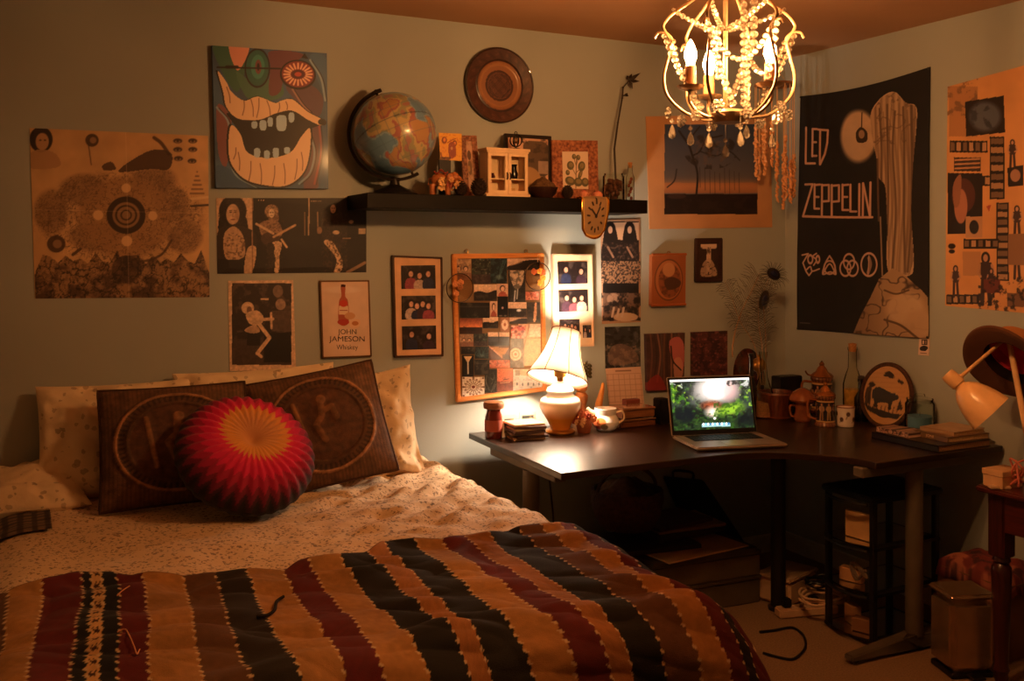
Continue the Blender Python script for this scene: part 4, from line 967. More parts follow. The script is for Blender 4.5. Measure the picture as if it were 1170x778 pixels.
snaps = [
 ('family', OA, 60, 125, 220, 310, 'faded family snapshot in the top left corner of the cork board'), ('forest', OA, 225, 120, 392, 345, 'dark forest snapshot with pink ground, top row of the cork board'),
 ('jungle', OA, 393, 120, 538, 340, 'teal jungle fern snapshot in the top row of the cork board'), ('ridge', OA, 541, 120, 830, 222, 'pale sky and black mountain ridge snapshot, top right of the cork board'),
 ('falls', OA, 550, 226, 703, 505, 'tall dark waterfall snapshot left of the upper round glass ornament'), ('lake', OA, 245, 350, 448, 495, 'pale sky over dark lake shore snapshot, second row of the cork board'),
 ('portrait', OA, 450, 345, 548, 455, 'small portrait snapshot beside the pale lake shore picture'), ('dark', OA, 120, 512, 385, 648, 'wide dark landscape snapshot under the left round glass ornament'),
 ('portrait', OA, 388, 500, 453, 635, 'narrow pale portrait snapshot beside the moon picture'), ('moon', OA, 456, 458, 546, 640, 'black night snapshot with a tiny pale moon'),
 ('swan', OA, 550, 508, 712, 640, 'lake snapshot with a white swan on dark water'), ('coral', OA, 705, 415, 822, 488, 'small orange snapshot below the upper round glass ornament'),
 ('ray', OA, 715, 508, 832, 690, 'brown snapshot with a tall streak of light at the right edge of the cork board'), ('sunset', OA, 120, 652, 318, 790, 'red sunset snapshot at the left edge of the cork board'),
 ('lake', OA, 325, 640, 460, 740, 'small canyon snapshot between the sunset and flower pictures'), ('flower', OA, 480, 645, 560, 770, 'small pale flower snapshot in the middle of the cork board'),
 ('ridge', OA, 563, 645, 718, 700, 'narrow misty water snapshot above the red berries'), ('kraft', OB, 640, 0, 838, 372, 'tan paper sheet with folded corner, right edge of the cork board'),
 ('berries', OB, 575, 14, 708, 128, 'snapshot full of red berries and petals'), ('family', OB, 120, 92, 240, 200, 'pale snapshot of two faces at the left edge under the sunset'),
 ('forest', OB, 243, 85, 366, 198, 'greenish group snapshot beside the grey sea picture'), ('pier', OB, 370, 75, 560, 196, 'grey sea snapshot with a dark post against pale sky'),
 ('dark', OB, 130, 204, 252, 270, 'small dark snapshot above the white lantern picture'), ('jungle', OB, 254, 202, 378, 310, 'bluish evening snapshot left of the triangle beach picture'),
 ('beach', OB, 382, 200, 574, 318, 'brown beach snapshot with a sandy triangle'), ('rose', OB, 566, 124, 690, 390, 'cream rose bouquet snapshot beside the tan paper'),
 ('lantern', OB, 140, 277, 243, 470, 'black snapshot of a tall white lamp'), ('dark', OB, 247, 316, 382, 455, 'dusky house snapshot between the white lamp and coral pictures'),
 ('coral', OB, 384, 322, 570, 392, 'long coral pink snapshot above the boats picture'), ('doily', OB, 142, 472, 338, 650, 'white lace doily card in the bottom left corner of the cork board'),
 ('leaves', OB, 342, 404, 448, 610, 'dark leafy snapshot beside the lace doily card'), ('boats', OB, 452, 396, 590, 592, 'coral sky snapshot of a boat on water, bottom of the cork board'),
 ('tracks', OB, 594, 402, 880, 602, 'white card with small black footprint marks, bottom right of the cork board')]
for k, (kind, org, x0, y0, x1, y1, lab) in enumerate(snaps):
    T = rq(x0, y0, x1, y1); A = snap(kind, T, k + 3); off = .022 - .0085 + .0009 * (k % 4) + (.002 if kind in ('rose', 'berries', 'tracks') else 0)
    o = sheet('snapshot', A, wq(1, full(org, SB, T), off), N1, .0006, GLOSSY); tag(o, lab, 'photo', 'snapshots on the cork board')

# ---- round pressed glass ornaments hanging over the board
def disc_orn(u, v, r, lab, c1, seed):
    p = W1(u, v, .035); kx = kk(p); root = E('glass_ornament', p, lab, 'ornament'); R = r * kx
    ax, az = Vector((1, 0, 0)), UP
    MB().tube(arc(p, R, 0, 2 * PI, 40)[:-1], .0022, 8, close=True).build('rim', mat('lead_rim', (70, 56, 46), .3, .8), root, True)
    b = MB(); M = frame_M(p, ax, az, ax.cross(az)); b.lathe([(0, -.0015), (R, -.0015), (R, .0015), (0, .0015)], 40, M); b.build('glass_disc', glass('ornament_glass', (252, 248, 240)), root, True)
    Rn = random.Random(seed)
    for k in range(5):
        a = Rn.random() * 6.3; rr = R * .55 * Rn.random() ** .6; c = p + ax * rr * math.cos(a) + az * rr * math.sin(a) + N1 * .004
        b = MB()
        for j in range(6):
            aa = j * PI / 3 + Rn.random(); b.sph(c + ax * .008 * math.cos(aa) + az * .008 * math.sin(aa), (.007, .0016, .007), 8, 5)
        b.sph(c, .004, 8, 5); b.build('pressed_flower', mat('petal_' + str(seed) + str(k % 2), c1[k % 2], .7), root, True)
    MB().tube([p + UP * R, W1(u, v, .03) + UP * (R + .03), W1(u, v, .022) + UP * (R + .034)], .001, 4).build('hanging_thread', cord, root, True)
disc_orn(525.5, 329, 16.5, 'round glass ornament with dried flowers at the left edge of the cork board', [(206, 130, 80), (150, 90, 50)], 3)
disc_orn(614.5, 315.5, 16, 'round glass ornament with amber flowers at the right edge of the cork board', [(230, 150, 50), (190, 90, 40)], 6)

# ---- band strip poster, calendar
S = 3.535; O = (590, 240); T = [(340, 40), (500, 36), (502, 452), (346, 460)]
A = bw_base(90, 200, T, (176, 124, 84)); A.rect(349, 46, 494, 448, (30, 19, 16)); A.rect(349, 50, 494, 120, (206, 152, 108))
for cx in (378, 456): A.ell(cx, 80, 22, 34, (24, 14, 12)); A.blob([(cx - 30, 130), (cx - 18, 70), (cx + 18, 70), (cx + 32, 130), (cx + 36, 205), (cx - 34, 205)], (28, 18, 15)); A.ell(cx, 80, 9, 15, (206, 152, 112)); A.line([(cx - 10, 150), (cx + 12, 190)], 8, (150, 104, 74))
A.speck(9, .52, (120, 84, 60), 2, .6, mask=((A.Y > 130) & (A.Y < 205)).astype(float), k=5)
A.rect(349, 206, 494, 295, (150, 104, 68)); A.speck(5, .46, (44, 28, 20), 3, .9, mask=((A.Y > 206) & (A.Y < 295)).astype(float), k=10); A.rect(349, 295, 494, 335, (20, 12, 10))
A.rect(349, 335, 494, 448, (110, 76, 54)); A.ell(390, 360, 26, 24, (160, 116, 84)); A.speck(20, .47, (22, 14, 12), 5, .95, mask=((A.Y > 335) & (A.Y < 448)).astype(float), k=6); A.ell(440, 432, 50, 18, (196, 150, 110)); [A.line([(385 + 20 * k, 430), (392 + 20 * k, 395 + 6 * (k % 2))], 9, (200, 160, 124)) for k in range(3)]
poster('photo_poster', A, full(O, S, T), 'tall narrow band poster with two long haired figures at top, right of the white frame', th=.0015, curl=.003, seed=1)
T = [(358, 472), (500, 468), (502, 632), (360, 640)]
cal = E('calendar', W1(712, 418), 'hanging wall calendar with dark picture above a pale month page', 'calendar')
A = Art(80, 90, T, (50, 44, 38)); A.speck(24, .5, (96, 86, 72), 1, .8); A.speck(12, .55, (150, 116, 86), 4, .7, mask=(A.Y > 540).astype(float)); A.speck(16, .55, (24, 20, 18), 3, .8); A.blob([(380, 560), (420, 540), (470, 560), (490, 610), (380, 625)], (140, 96, 70), .6)
sheet('picture_page', A, wq(1, full(O, S, T), .004), N1, .002, GLOSSY, cal)
T = [(360, 640), (502, 632), (506, 780), (366, 784)]
A = Art(80, 80, T, (216, 160, 118)); A.C[:] = (216, 160, 118)
for i in range(7): A.line([(366 + i * 22, 664), (368 + i * 22, 776)], 1.6, (170, 116, 82))
for j in range(6): A.line([(362, 664 + j * 22), (504, 658 + j * 22)], 1.6, (170, 116, 82))
A.line([(400, 650), (460, 648)], 5, (140, 90, 62))
c = wq(1, full(O, S, T), .003); c[2] = c[2] + N1 * .02; c[3] = c[3] + N1 * .02; sheet('month_page', A, c, N1, .001, PAPER, cal)

# ---- framed print of a bare tree at dusk
S = 3.89; O = (720, 70); T = [(70, 245), (622, 236), (632, 738), (86, 746)]
A = Art(220, 200, T, (198, 132, 76)); A.grain(120, .08, 3)
im = rq(148, 280, 562, 680)
t = np.clip((A.Y - 280) / 260, 0, 1)[..., None]; sk = np.array((54, 58, 66)) * (1 - t) + np.array((96, 82, 72)) * t
msk = A.polymask(im); A.C[msk] = sk[msk]
A.rect(148, 540, 562, 585, (150, 92, 56), 1); A.mix(msk * np.exp(-((A.Y - 555) / 26) ** 2) * .7, (196, 120, 66)); A.rect(148, 590, 562, 680, (30, 18, 14)); A.speck(40, .52, (52, 32, 24), 2, .6, mask=((A.Y > 600) & msk).astype(float))
tr = (34, 26, 22)
A.curve([(285, 600), (290, 500), (268, 420), (250, 370), (210, 310)], 9, tr); A.curve([(268, 420), (300, 400), (330, 350), (400, 330)], 7, tr); A.curve([(258, 380), (270, 330), (300, 290)], 6, tr); A.curve([(300, 400), (370, 420), (430, 400), (480, 440)], 5, tr)
A.speck(34, .5, (44, 34, 28), 1, .85, mask=(msk & (np.hypot((A.X - 350) / 120, (A.Y - 400) / 80) < 1)).astype(float)); A.speck(18, .52, (110, 76, 56), 3, .5, mask=(msk & (np.hypot((A.X - 340) / 90, (A.Y - 400) / 60) < 1)).astype(float))
for k in range(9): A.line([(300 + k * 22, 470 + (k * 37 % 30)), (302 + k * 22, 560 + (k * 53 % 40))], 2.5, tr, .7)
A.curve([(160, 560), (190, 530), (200, 480)], 6, tr, .8); A.ell(200, 600, 40, 12, (70, 44, 34), a=.7)
poster('art_print', A, full(O, S, T), 'tan matted print of a bare tree at dusk, right of the shelf', 'print', th=.003, curl=.0)

# ---- dried sprig hung on the wall behind the lamp
p = W1(671, 412, .012); root = E('dried_sprig', p, 'small dark dried sprig hanging on the wall just right of the lamp shade', 'dried plant')
b = MB(); b.tube([p, p - UP * .085], .0016, 5); b.build('stem', mat('sprig_stem', (60, 46, 26), .8), root, True)
for k in range(9):
    q_ = p - UP * (.01 + .008 * k); s_ = 1 if k % 2 else -1; b = MB(); b.sph(q_ + Vector((.012 * s_, -.002, -.004)), (.013, .004, .008), 8, 5, Matrix.Rotation(.5 * s_, 3, 'Y')); b.build('leaf', mat('sprig_leaf', (70, 62, 30), .8), root, True)
# ---- small wooden plaque, framed letter, two small paintings
S = 3.705; O = (720, 250)
q = full(O, S, [(92, 152), (236, 150), (234, 362), (90, 366)]); root = E('wooden_plaque', W1(764, 320), 'small orange brown wooden plaque with carved animal scene under the tree print', 'plaque')
A = Art(70, 100, rq(92, 150, 236, 364), (158, 78, 34)); A.ell(164, 258, 58, 86, (176, 96, 46)); A.ell(168, 262, 48, 72, (140, 70, 34)); A.speck(12, .52, (90, 42, 20), 1, .7, mask=(np.hypot((A.X - 168) / 48, (A.Y - 262) / 72) < 1).astype(float)); A.blob([(145, 262), (178, 245), (215, 265), (205, 290), (160, 300)], (74, 38, 22)); A.ell(164, 215, 26, 30, (190, 116, 62)); A.ring(164, 258, 58, 86, 4, (100, 50, 24))
c = wq(1, q, .024); sheet('carved_face', A, c, N1, .022, paint_mat('varnished_wood', .35, .4), root)
for a, b_ in ((0, 1), (3, 2)):
    e = MB(); e.tube([c[a] + N1 * .002, c[b_] + N1 * .002], .006, 8); e.build('edge_roll', wood('plaque_wood', (150, 74, 32), (180, 96, 46)), root, True)
MB().tube(arc(W1(764, 289, .012), .008, 0, PI, 10), .0015, 5).build('hanging_loop', mat('brass', (180, 130, 60), .3, .9), root, True)
T = rq(278, 80, 396, 268); q = full(O, S, [(280, 82), (394, 80), (394, 266), (278, 268)])
root, qo, qi, n = frame_thing('letter_frame', q, .024, .02, wood('dark_walnut', (40, 20, 14), (60, 32, 22), coat=.3), 'small dark frame around a pale letter T', 'picture frame')
A = Art(70, 110, rq(300, 108, 374, 240), (58, 36, 26)); A.rect(306, 112, 368, 130, (216, 166, 122)); A.rect(328, 112, 346, 236, (216, 166, 122)); A.speck(16, .55, (44, 28, 20), 3, .7); A.rect(306, 112, 368, 124, (222, 174, 130)); A.blob([(308, 236), (314, 190), (332, 170), (344, 170), (362, 200), (366, 236)], (196, 150, 110), .8); A.speck(8, .55, (50, 30, 22), 5, .8, mask=(A.Y > 180).astype(float))
sheet('letter_card', A, [p - n * .008 for p in qi], n, .002, GLOSSY, root)
T = [(68, 488), (232, 482), (228, 722), (74, 728)]
A = Art(100, 120, T, (70, 40, 32)); A.grain(30, .3, 1)
for k in range(9): A.curve([(85 + k * 15, 485), (92 + k * 14 + 8 * math.sin(k), 580), (84 + k * 15, 690)], 7, [(112, 66, 42), (54, 32, 28), (150, 96, 60), (80, 60, 50)][k % 4], .8)
A.blob([(165, 520), (205, 500), (228, 540), (222, 640), (180, 600)], (186, 92, 76)); A.blob([(185, 600), (215, 590), (222, 660), (190, 680)], (206, 130, 92), .8); A.curve([(172, 540), (180, 600), (215, 640)], 6, (40, 24, 20)); A.blob([(75, 690), (120, 660), (150, 728), (75, 728)], (150, 40, 34), .8)
poster('canvas_painting', A, full(O, S, T), 'small canvas of upright brown trunks and a pink form, left of the laptop', 'painting', th=.02, m=paint_mat('oil_paint', .5, .15))
T = [(262, 480), (412, 474), (412, 660), (262, 664)]
A = Art(90, 100, T, (92, 42, 36)); A.speck(16, .5, (52, 26, 24), 2, .9); A.speck(10, .58, (150, 80, 62), 5, .8); A.mix((np.sin(A.Y * .22) > .5).astype(float) * .3, (60, 30, 28))
poster('canvas_painting', A, full(O, S, T), 'dark red patterned canvas hanging above the laptop', 'painting', th=.014, m=paint_mat('oil_paint', .5, .15))

# ---- round carved plate high on the wall
p = W1(570.5, 97.5, .018); kx = kk(p); R = 42 * kx
A = Art(120, 120, rq(-1, -1, 1, 1), (74, 38, 26)); rr = np.hypot(A.X, A.Y); an = np.arctan2(A.Y, A.X)
A.mix(((rr > .82) & (np.sin(an * 18) > .6)).astype(float) * .4, (120, 70, 46)); A.mix(((rr > .72) & (rr < .96)).astype(float) * (np.sin(an * 18 + rr * 20) > .5) * .35, (40, 20, 16))
A.mix(((rr < .66)).astype(float), (140, 84, 48)); A.mix(((rr < .62) & (rr > .54)).astype(float) * .6, (164, 104, 58)); A.mix((rr < .42).astype(float), (60, 30, 22)); A.mix((rr < .36).astype(float), (106, 58, 40)); A.mix(((np.abs(((A.X + A.Y) * 14) % 1 - .5) < .16) | (np.abs(((A.X - A.Y) * 14) % 1 - .5) < .16)).astype(float) * (rr < .34), (52, 28, 24)); A.mix((np.abs(rr - .70) < .02).astype(float), (40, 20, 16))
th_ = np.linspace(0, 2 * PI, 97)[None, :]; rr_ = np.linspace(0, 1, 60)[:, None]
X = rr_ * np.cos(th_); Y = rr_ * np.sin(th_)
hz = .012 * np.clip((rr_ - .62) / .38, 0, 1) + .006 * np.exp(-((rr_ - .64) / .04) ** 2) + .003 * np.sin(rr_ * 40) * 0 - .002
li = A.lin(); ci = li[np.clip(((Y + 1) / 2 * 119).astype(int), 0, 119), np.clip(((X + 1) / 2 * 119).astype(int), 0, 119)]
Pp = np.array(p) + R * X[..., None] * np.array((1, 0, 0)) - R * Y[..., None] * np.array((0, 0, 1)) + (hz * np.ones_like(X))[..., None] * np.array((0, -1, 0))
root = E('wall_plate', p, 'round dark carved wooden plate hung high above the shelf', 'plate')
me = grid_mesh('carved_plate', Pp, ci, skirt=(0, .016, 0)); o = link('plate_face', me, paint_mat('varnished_wood', .35, .4), root, True)
b = MB(); M = frame_M(p, Vector((1, 0, 0)), UP, Vector((0, -1, 0))); b.tube(arc(p + N1 * .010, R, 0, 2 * PI, 60)[:-1], .004, 8, close=True); b.build('rim', wood('dark_walnut', (40, 20, 14), (60, 32, 22), coat=.3), root, True)

# ================================================================== right wall
# ---- black fabric flag
S = 2.358; O = (890, 60); T = [(58, 118), (408, 38), (405, 771), (50, 746)]
A = Art(300, 560, T, (24, 18, 16)); A.grain(80, .12, 2)
PK = (210, 150, 112); ST = (188, 142, 98); SD = (96, 66, 42)
A.ell(228, 215, 48, 72, (196, 150, 104), soft=10); A.grain(40, .12, 4); A.ell(215, 230, 30, 50, (214, 170, 124), soft=24, a=.5)
A.blob([(222, 205), (236, 190), (252, 205), (250, 230), (226, 232)], (52, 36, 24)); A.ell(237, 210, 8, 12, (160, 116, 78)); A.line([(237, 190), (238, 150)], 3, (60, 40, 26))
# weathered stone pillar over a boulder heap
pil = [(262, 150), (290, 108), (322, 96), (350, 128), (374, 140), (378, 180), (370, 300), (366, 420), (372, 560), (362, 600), (310, 590), (306, 460), (300, 360), (282, 330), (276, 280), (264, 210)]
A.blob(pil, ST); pm = A.polymask(pil).astype(float)
for k in range(11):
    x = 274 + k * 10; A.mline([(x, 130 + 10 * (k % 3)), (x + 6 * math.sin(k), 260), (x + 4, 420), (x + 8 * math.sin(k * 2), 590)], 3.5 + 2 * (k % 2), SD if k % 2 else (150, 108, 70), pm, .8)
fold = np.sin((A.X + 8 * np.sin(A.Y * .012) + 10 * fbm(A.X, A.Y, 120, 3)) * .42) * .5 + .5; A.mix(pm * fold * .45, SD); A.mix(pm * np.clip((A.X - 335) / 45, 0, 1) * .35, (60, 42, 30))
A.line([(288, 440), (294, 600)], 4, (170, 126, 86), .9); A.curve([(278, 280), (280, 360), (284, 450)], 5, SD)
A.etch(30, .05, SD, 5, .7, mask=pm * (A.Y < 240))
hp = [(215, 760), (238, 705), (262, 660), (285, 610), (320, 580), (352, 600), (390, 640), (404, 660), (405, 771), (215, 757)]
A.poly(hp, (168, 124, 82)); hm = A.polymask(hp).astype(float); rk = np.abs(fbm(A.X, A.Y, 46, 6, 3) - .5); A.mix(hm * np.clip(1 - rk / .035, 0, 1) * .9, (58, 38, 26)); A.mix(hm * np.clip((300 - A.X) / 60, 0, 1) * .4, SD); A.ell(350, 690, 46, 44, (196, 150, 104), soft=16, a=.9); A.ell(385, 730, 34, 38, (186, 140, 96), soft=14, a=.9); A.curve([(300, 640), (330, 650), (360, 640)], 5, SD); A.curve([(300, 720), (340, 735), (380, 770)], 6, SD)
# lettering
wl = 7.0
def L_(P_): A.line(P_, wl, PK)
# LED
wl = 6.0
L_([(77, 200), (77, 297), (105, 295)]); L_([(97, 276), (97, 202), (110, 201)]); L_([(97, 238), (108, 237)]); L_([(97, 275), (110, 274)])
L_([(120, 206), (120, 297)]); L_([(114, 202), (143, 202), (141, 236), (134, 268), (121, 296)])
# ZEPPELIN
L_([(76, 354), (98, 352), (70, 440), (266, 440)]); L_([(104, 352), (104, 418), (118, 418)]); L_([(104, 354), (120, 352)]); L_([(104, 386), (116, 386)])
for x in (126, 154): L_([(x, 352), (x, 438)]); L_([(x, 354), (x + 20, 352), (x + 20, 396), (x, 398)])
L_([(184, 350), (184, 420), (200, 420)]); L_([(184, 352), (200, 350)]); L_([(184, 384), (197, 384)])
L_([(206, 350), (206, 424), (222, 424)]); L_([(230, 348), (230, 438)]); L_([(240, 438), (240, 346), (260, 438), (260, 344)])
A.line([(70, 440), (266, 440)], 6, PK)
# four marks
W_ = 4.2; C2 = (206, 152, 116)
A.line([(68, 545), (86, 541), (70, 566), (80, 590), (88, 600), (96, 590)], W_, C2); A.ring(92, 556, 7, 11, W_, C2); A.curve([(110, 540), (100, 548), (110, 558), (102, 572)], W_, C2); A.ring(114, 556, 5, 9, W_, C2); A.curve([(80, 585), (92, 576), (98, 588), (118, 582)], W_, C2)
A.curve([(148, 546), (136, 566), (128, 596), (150, 590), (166, 596), (160, 566), (148, 546)], W_, C2); A.ring(148, 578, 16, 18, W_, C2); A.curve([(128, 596), (148, 568), (166, 596)], W_, C2)
for (x, y) in ((203, 562), (193, 580), (213, 580)): A.ring(x, y, 15, 21, W_, C2)
A.ring(258, 570, 21, 31, W_, C2); A.curve([(258, 552), (262, 570), (256, 592)], 9, (150, 108, 80)); A.line([(258, 545), (256, 598)], 2.5, C2)
A.line([(60, 728), (88, 730)], 3, (120, 96, 80), .7)
c = wq(2, full(O, S, T), .006)
sag_ = -np.sin(A.U * PI) * (1 - A.V) ** 2 * .02
Pq = quad_pts(c, A.U, A.V); Pq[..., 2] += sag_
Pq = Pq + (.006 * np.sin(A.U * 7 + A.V * 3) * A.V + .008 * fbm(A.U * 3, A.V * 3, 1, 4) * np.clip(A.V * 4, 0, 1))[..., None] * np.array(N2)
me = grid_mesh('cloth_flag', Pq, A.lin()); o = link('cloth_flag', me, paint_mat('flag_cloth', .8, bump=.2, bscale=700), auto=0)
md = o.modifiers.new('thickness', 'SOLIDIFY'); md.thickness = .0015; md.offset = -1
tag(o, 'tall black band flag with pale lettering and four symbols on the right wall', 'flag')
for k, q in enumerate((c[0], c[1], c[3], c[2])):
    p = Vector(q) + N2 * .002 + Vector((0, .006 if k % 2 else -.006, -.006 if k < 2 else .006)); b = MB(); M = frame_M(p + N2 * .004, Vector((0, 1, 0)), UP, N2); b.lathe([(0, -.004), (.0045, -.003), (.005, .001), (0, .004)], 12, M)
    b.build('push_pin', mat('pin_plastic', (40, 36, 34), .3), o)
# ---- collage poster at right edge
S = 2.51; O = (1060, 60); T = [(57, 98), (330, 22), (330, 752), (50, 726)]
A = Art(190, 330, T, (214, 140, 76)); A.grain(60, .07, 1); K = (32, 20, 18); G_ = (120, 84, 56)
A.rect(62, 96, 150, 240, (170, 108, 62), .8); A.speck(18, .5, (110, 72, 44), 2, .7, mask=((A.X < 150) & (A.Y < 180)).astype(float))
A.poly([(112, 140), (226, 122), (230, 228), (116, 240)], K); A.ell(172, 182, 46, 42, (86, 84, 84), soft=14); A.speck(20, .52, (44, 42, 44), 1, .8, mask=(np.hypot((A.X - 172) / 46, (A.Y - 182) / 42) < 1).astype(float))
def film(x0, y0, x1, y1, n_, vert=False):
    A.rect(x0, y0, x1, y1, K)
    for k in range(n_):
        t0 = (k + .18) / n_; t1 = (k + .82) / n_
        if vert: A.rect(x0 + 4, y0 + (y1 - y0) * t0, x1 - 4, y0 + (y1 - y0) * t1, (176, 122, 78) if k % 2 else G_)
        else: A.rect(x0 + (x1 - x0) * t0, y0 + 5, x0 + (x1 - x0) * t1, y1 - 5, (186, 130, 84) if k % 2 else G_)
film(64, 252, 180, 286, 6); film(150, 352, 228, 382, 4); film(205, 430, 240, 655, 10, True); film(108, 534, 212, 562, 5); film(54, 694, 170, 722, 6); film(186, 240, 228, 420, 7, True)
A.rect(78, 300, 160, 340, (60, 40, 30)); [A.line([(82, 308 + 12 * k), (156, 304 + 12 * k)], 5, (196, 130, 80)) for k in range(3)]
A.rect(58, 345, 165, 520, K); A.ell(108, 410, 36, 50, (84, 40, 28)); A.ell(100, 440, 20, 50, (176, 104, 70)); A.blob([(76, 380), (100, 350), (96, 430), (80, 440)], (150, 90, 60)); A.rect(115, 470, 165, 530, (190, 130, 84)); A.ell(140, 500, 14, 20, K)
for (x, y, h_) in ((84, 612, 90), (174, 575, 150), (250, 250, 80), (262, 440, 90), (262, 560, 90), (190, 620, 80), (300, 300, 120), (300, 540, 140)): A.person(x, y, h_, (190, 130, 90), (60, 36, 30), K)
A.poly([(236, 330), (280, 322), (280, 380), (238, 384)], K); A.ell(258, 352, 14, 18, (170, 112, 76)); A.rect(238, 520, 282, 610, (140, 92, 58)); A.rect(106, 570, 160, 640, (176, 116, 70), .8); A.ell(72, 555, 12, 8, K); A.ell(72, 570, 10, 6, K); A.poly([(176, 440), (190, 436), (184, 456)], (180, 70, 44)); A.rect(168, 650, 216, 690, (110, 44, 32)); A.rect(234, 690, 330, 730, (120, 76, 48)); A.speck(12, .55, K, 3, .8, mask=(A.Y > 640).astype(float) * (A.X > 150))
poster('poster', A, full(O, S, T), 'tan collage poster of film strips and faces at right edge of the wall', wall=2, curl=.004, seed=2)
# ---- little card below the flag corner
S = 3.536; O = (920, 350); T = [(461, 126), (502, 126), (498, 200), (456, 196)]
A = Art(40, 60, T, (226, 180, 140)); A.rect(470, 134, 494, 156, K); A.rect(474, 138, 480, 152, (226, 180, 140)); A.rect(484, 138, 490, 152, (150, 110, 80)); A.blob([(464, 166), (480, 158), (496, 166), (486, 180), (466, 178)], K); A.line([(466, 188), (490, 190)], 3, G_)
poster('card', A, full(O, S, T), 'small white card with two dark marks pinned below the black flag', 'card', wall=2, th=.004)
# ================================================================== floating shelf and what stands on it
SY = 3.51; ZS = 1.702
black_wood = wood('black_lacquer_wood', (11, 8, 7), (18, 12, 10), rough=.55, spec=.15)
b = MB(); b.box(((1.152 + 2.412) / 2, (SY + D) / 2, ZS - .0285), (1.26, D - SY, .057)); b.bevel(.002, 1)
tag(b.build('floating_shelf', black_wood), 'long black floating wall shelf holding the globe and keepsakes', 'shelf')
def SP(u, v, y=SY + .09):
    """point on shelf top under photo column u at wall distance y"""
    p = YP(u, v, y); return Vector((p.x, p.y, ZS))
BR = mat('brass', (180, 130, 60), .3, .9)
# ---- globe
gc = YP(451, 153, SY + .115); R = 47.5 * kk(gc)
A = Art(260, 150, rq(0, 0, 360, 180), (104, 128, 134))
lnd = fbm(A.X + 9 * np.sin(A.Y * .1), A.Y, 52, 3, 4); ctry = fbm(A.X, A.Y, 16, 5, 2)
land = np.clip((lnd - .555) * 30, 0, 1)
pal_ = np.array([(176, 124, 72), (160, 92, 74), (186, 150, 92), (150, 134, 88), (162, 106, 84)], float)
idx = np.clip((fbm(A.X + 6 * fbm(A.X, A.Y, 9, 2), A.Y, 19, 1, 2) * 9 - 2).astype(int), 0, 4)
A.C += land[..., None] * (pal_[idx] - A.C)
A.C += (np.abs(lnd - .555) < .012)[..., None] * (np.array((150, 160, 150)) - A.C) * .7
A.mix(((A.X % 15) < .7).astype(float) * .35, (80, 96, 100)); A.mix(((A.Y % 15) < .7).astype(float) * .35, (80, 96, 100))
A.mix((A.Y < 12).astype(float) * .6, (200, 190, 170)); A.mix((np.abs(A.Y - 90 + 14 * np.sin(np.radians(A.X))) < .9).astype(float) * .6, (60, 60, 60))
root = E('globe', (gc.x, gc.y, ZS), 'blue and orange world globe on a dark stand, left end of the shelf', 'globe')
tilt = Matrix.Rotation(math.radians(-24), 3, Vector((CAMF))) ; 
lam = np.radians(A.X - 118); phi = np.radians(90 - A.Y)
Q = np.stack([np.cos(phi) * np.sin(lam), -np.cos(phi) * np.cos(lam), np.sin(phi)], -1) @ np.array(tilt).T
o = link('globe_ball', grid_mesh('globe_ball', np.array(gc) + Q * R, A.lin()), paint_mat('globe_print', .3, .5), root, True, auto=0)
axd = tilt @ UP; side = CAMR.copy(); side = (side - axd * side.dot(axd)).normalized()
dkm = mat('globe_metal', (44, 34, 26), .4, .5)
ringpts = [gc + (axd * math.cos(a) - side * math.sin(a)) * (R + .017) for a in np.linspace(-.12, PI + .12, 40)]
b = MB(); wv = CAMF * .015
for k in range(len(ringpts) - 1):
    p, q = ringpts[k], ringpts[k + 1]; e = (p - gc).normalized() * .005; e2 = (q - gc).normalized() * .005
    vs = [b.b.verts.new(x) for x in (p - wv - e, p + wv - e, p + wv + e, p - wv + e, q - wv - e2, q + wv - e2, q + wv + e2, q - wv + e2)]
    for f_ in ((0, 1, 5, 4), (1, 2, 6, 5), (2, 3, 7, 6), (3, 0, 4, 7)): b._f([vs[i] for i in f_])
bmesh.ops.remove_doubles(b.b, verts=b.b.verts, dist=1e-5); b.build('meridian_arm', dkm, root, True)
b = MB(); b.cyl(gc + axd * (R - .002), gc + axd * (R + .026), .005); b.build('pole_pin', dkm, root, True)
b = MB(); b.cyl(gc - axd * (R - .002), gc - axd * (R + .022), .005); b.build('pole_pin', dkm, root, True)
b = MB(); zt_ = gc.z - R - .012
b.lathe([(0, ZS), (.088, ZS), (.09, ZS + .006), (.078, ZS + .016), (.045, ZS + .028), (.02, ZS + .04), (.016, zt_ - .002), (.02, zt_ + .004), (0, zt_ + .006)], 32, Matrix.Translation((gc.x + .0, gc.y, 0))); b.build('stand', mat('globe_stand', (30, 26, 24), .35), root, True)
# ---- helper: leaning card / frame on the shelf
def lean_quad(px, y0, yt):
    """quad through photo corners: bottom edge at depth y0, top edge leaning back to yt"""
    return [YP(*px[0], yt), YP(*px[1], yt), YP(*px[2], y0), YP(*px[3], y0)]
def qn(q): 
    n = (q[1] - q[0]).cross(q[3] - q[0]).normalized(); return n if n.y < 0 else -n
def put(q, z):
    dz = z - (q[2].z + q[3].z) / 2; return [p + UP * dz for p in q]
def lean_frame(name, px, y0, yt, w, art, fm, label, cat, dep=.012, z=ZS, mount=None):
    q = lean_quad(px, y0, yt); dz = z + .001 - min(q[2].z, q[3].z); q[2].z = q[3].z = z + .001; n = qn(q)
    root = E(name, (q[2] + q[3]) / 2, label, cat); b = MB(); b.ring(q, inset(q, w), -n * dep); b.bevel(.0015, 1); b.build('frame', fm, root, True)
    i_ = inset(q, w * .9); b = MB(); b.prism([p - n * dep * .6 for p in i_], -n * dep * .35); b.build('backing', mat('backing_board', (120, 90, 60), .9), root, True, smooth=False)
    sheet('picture', art, [p - n * .003 for p in inset(q, w)], n, .0015, mount or GLOSSY, root); return root, q, n
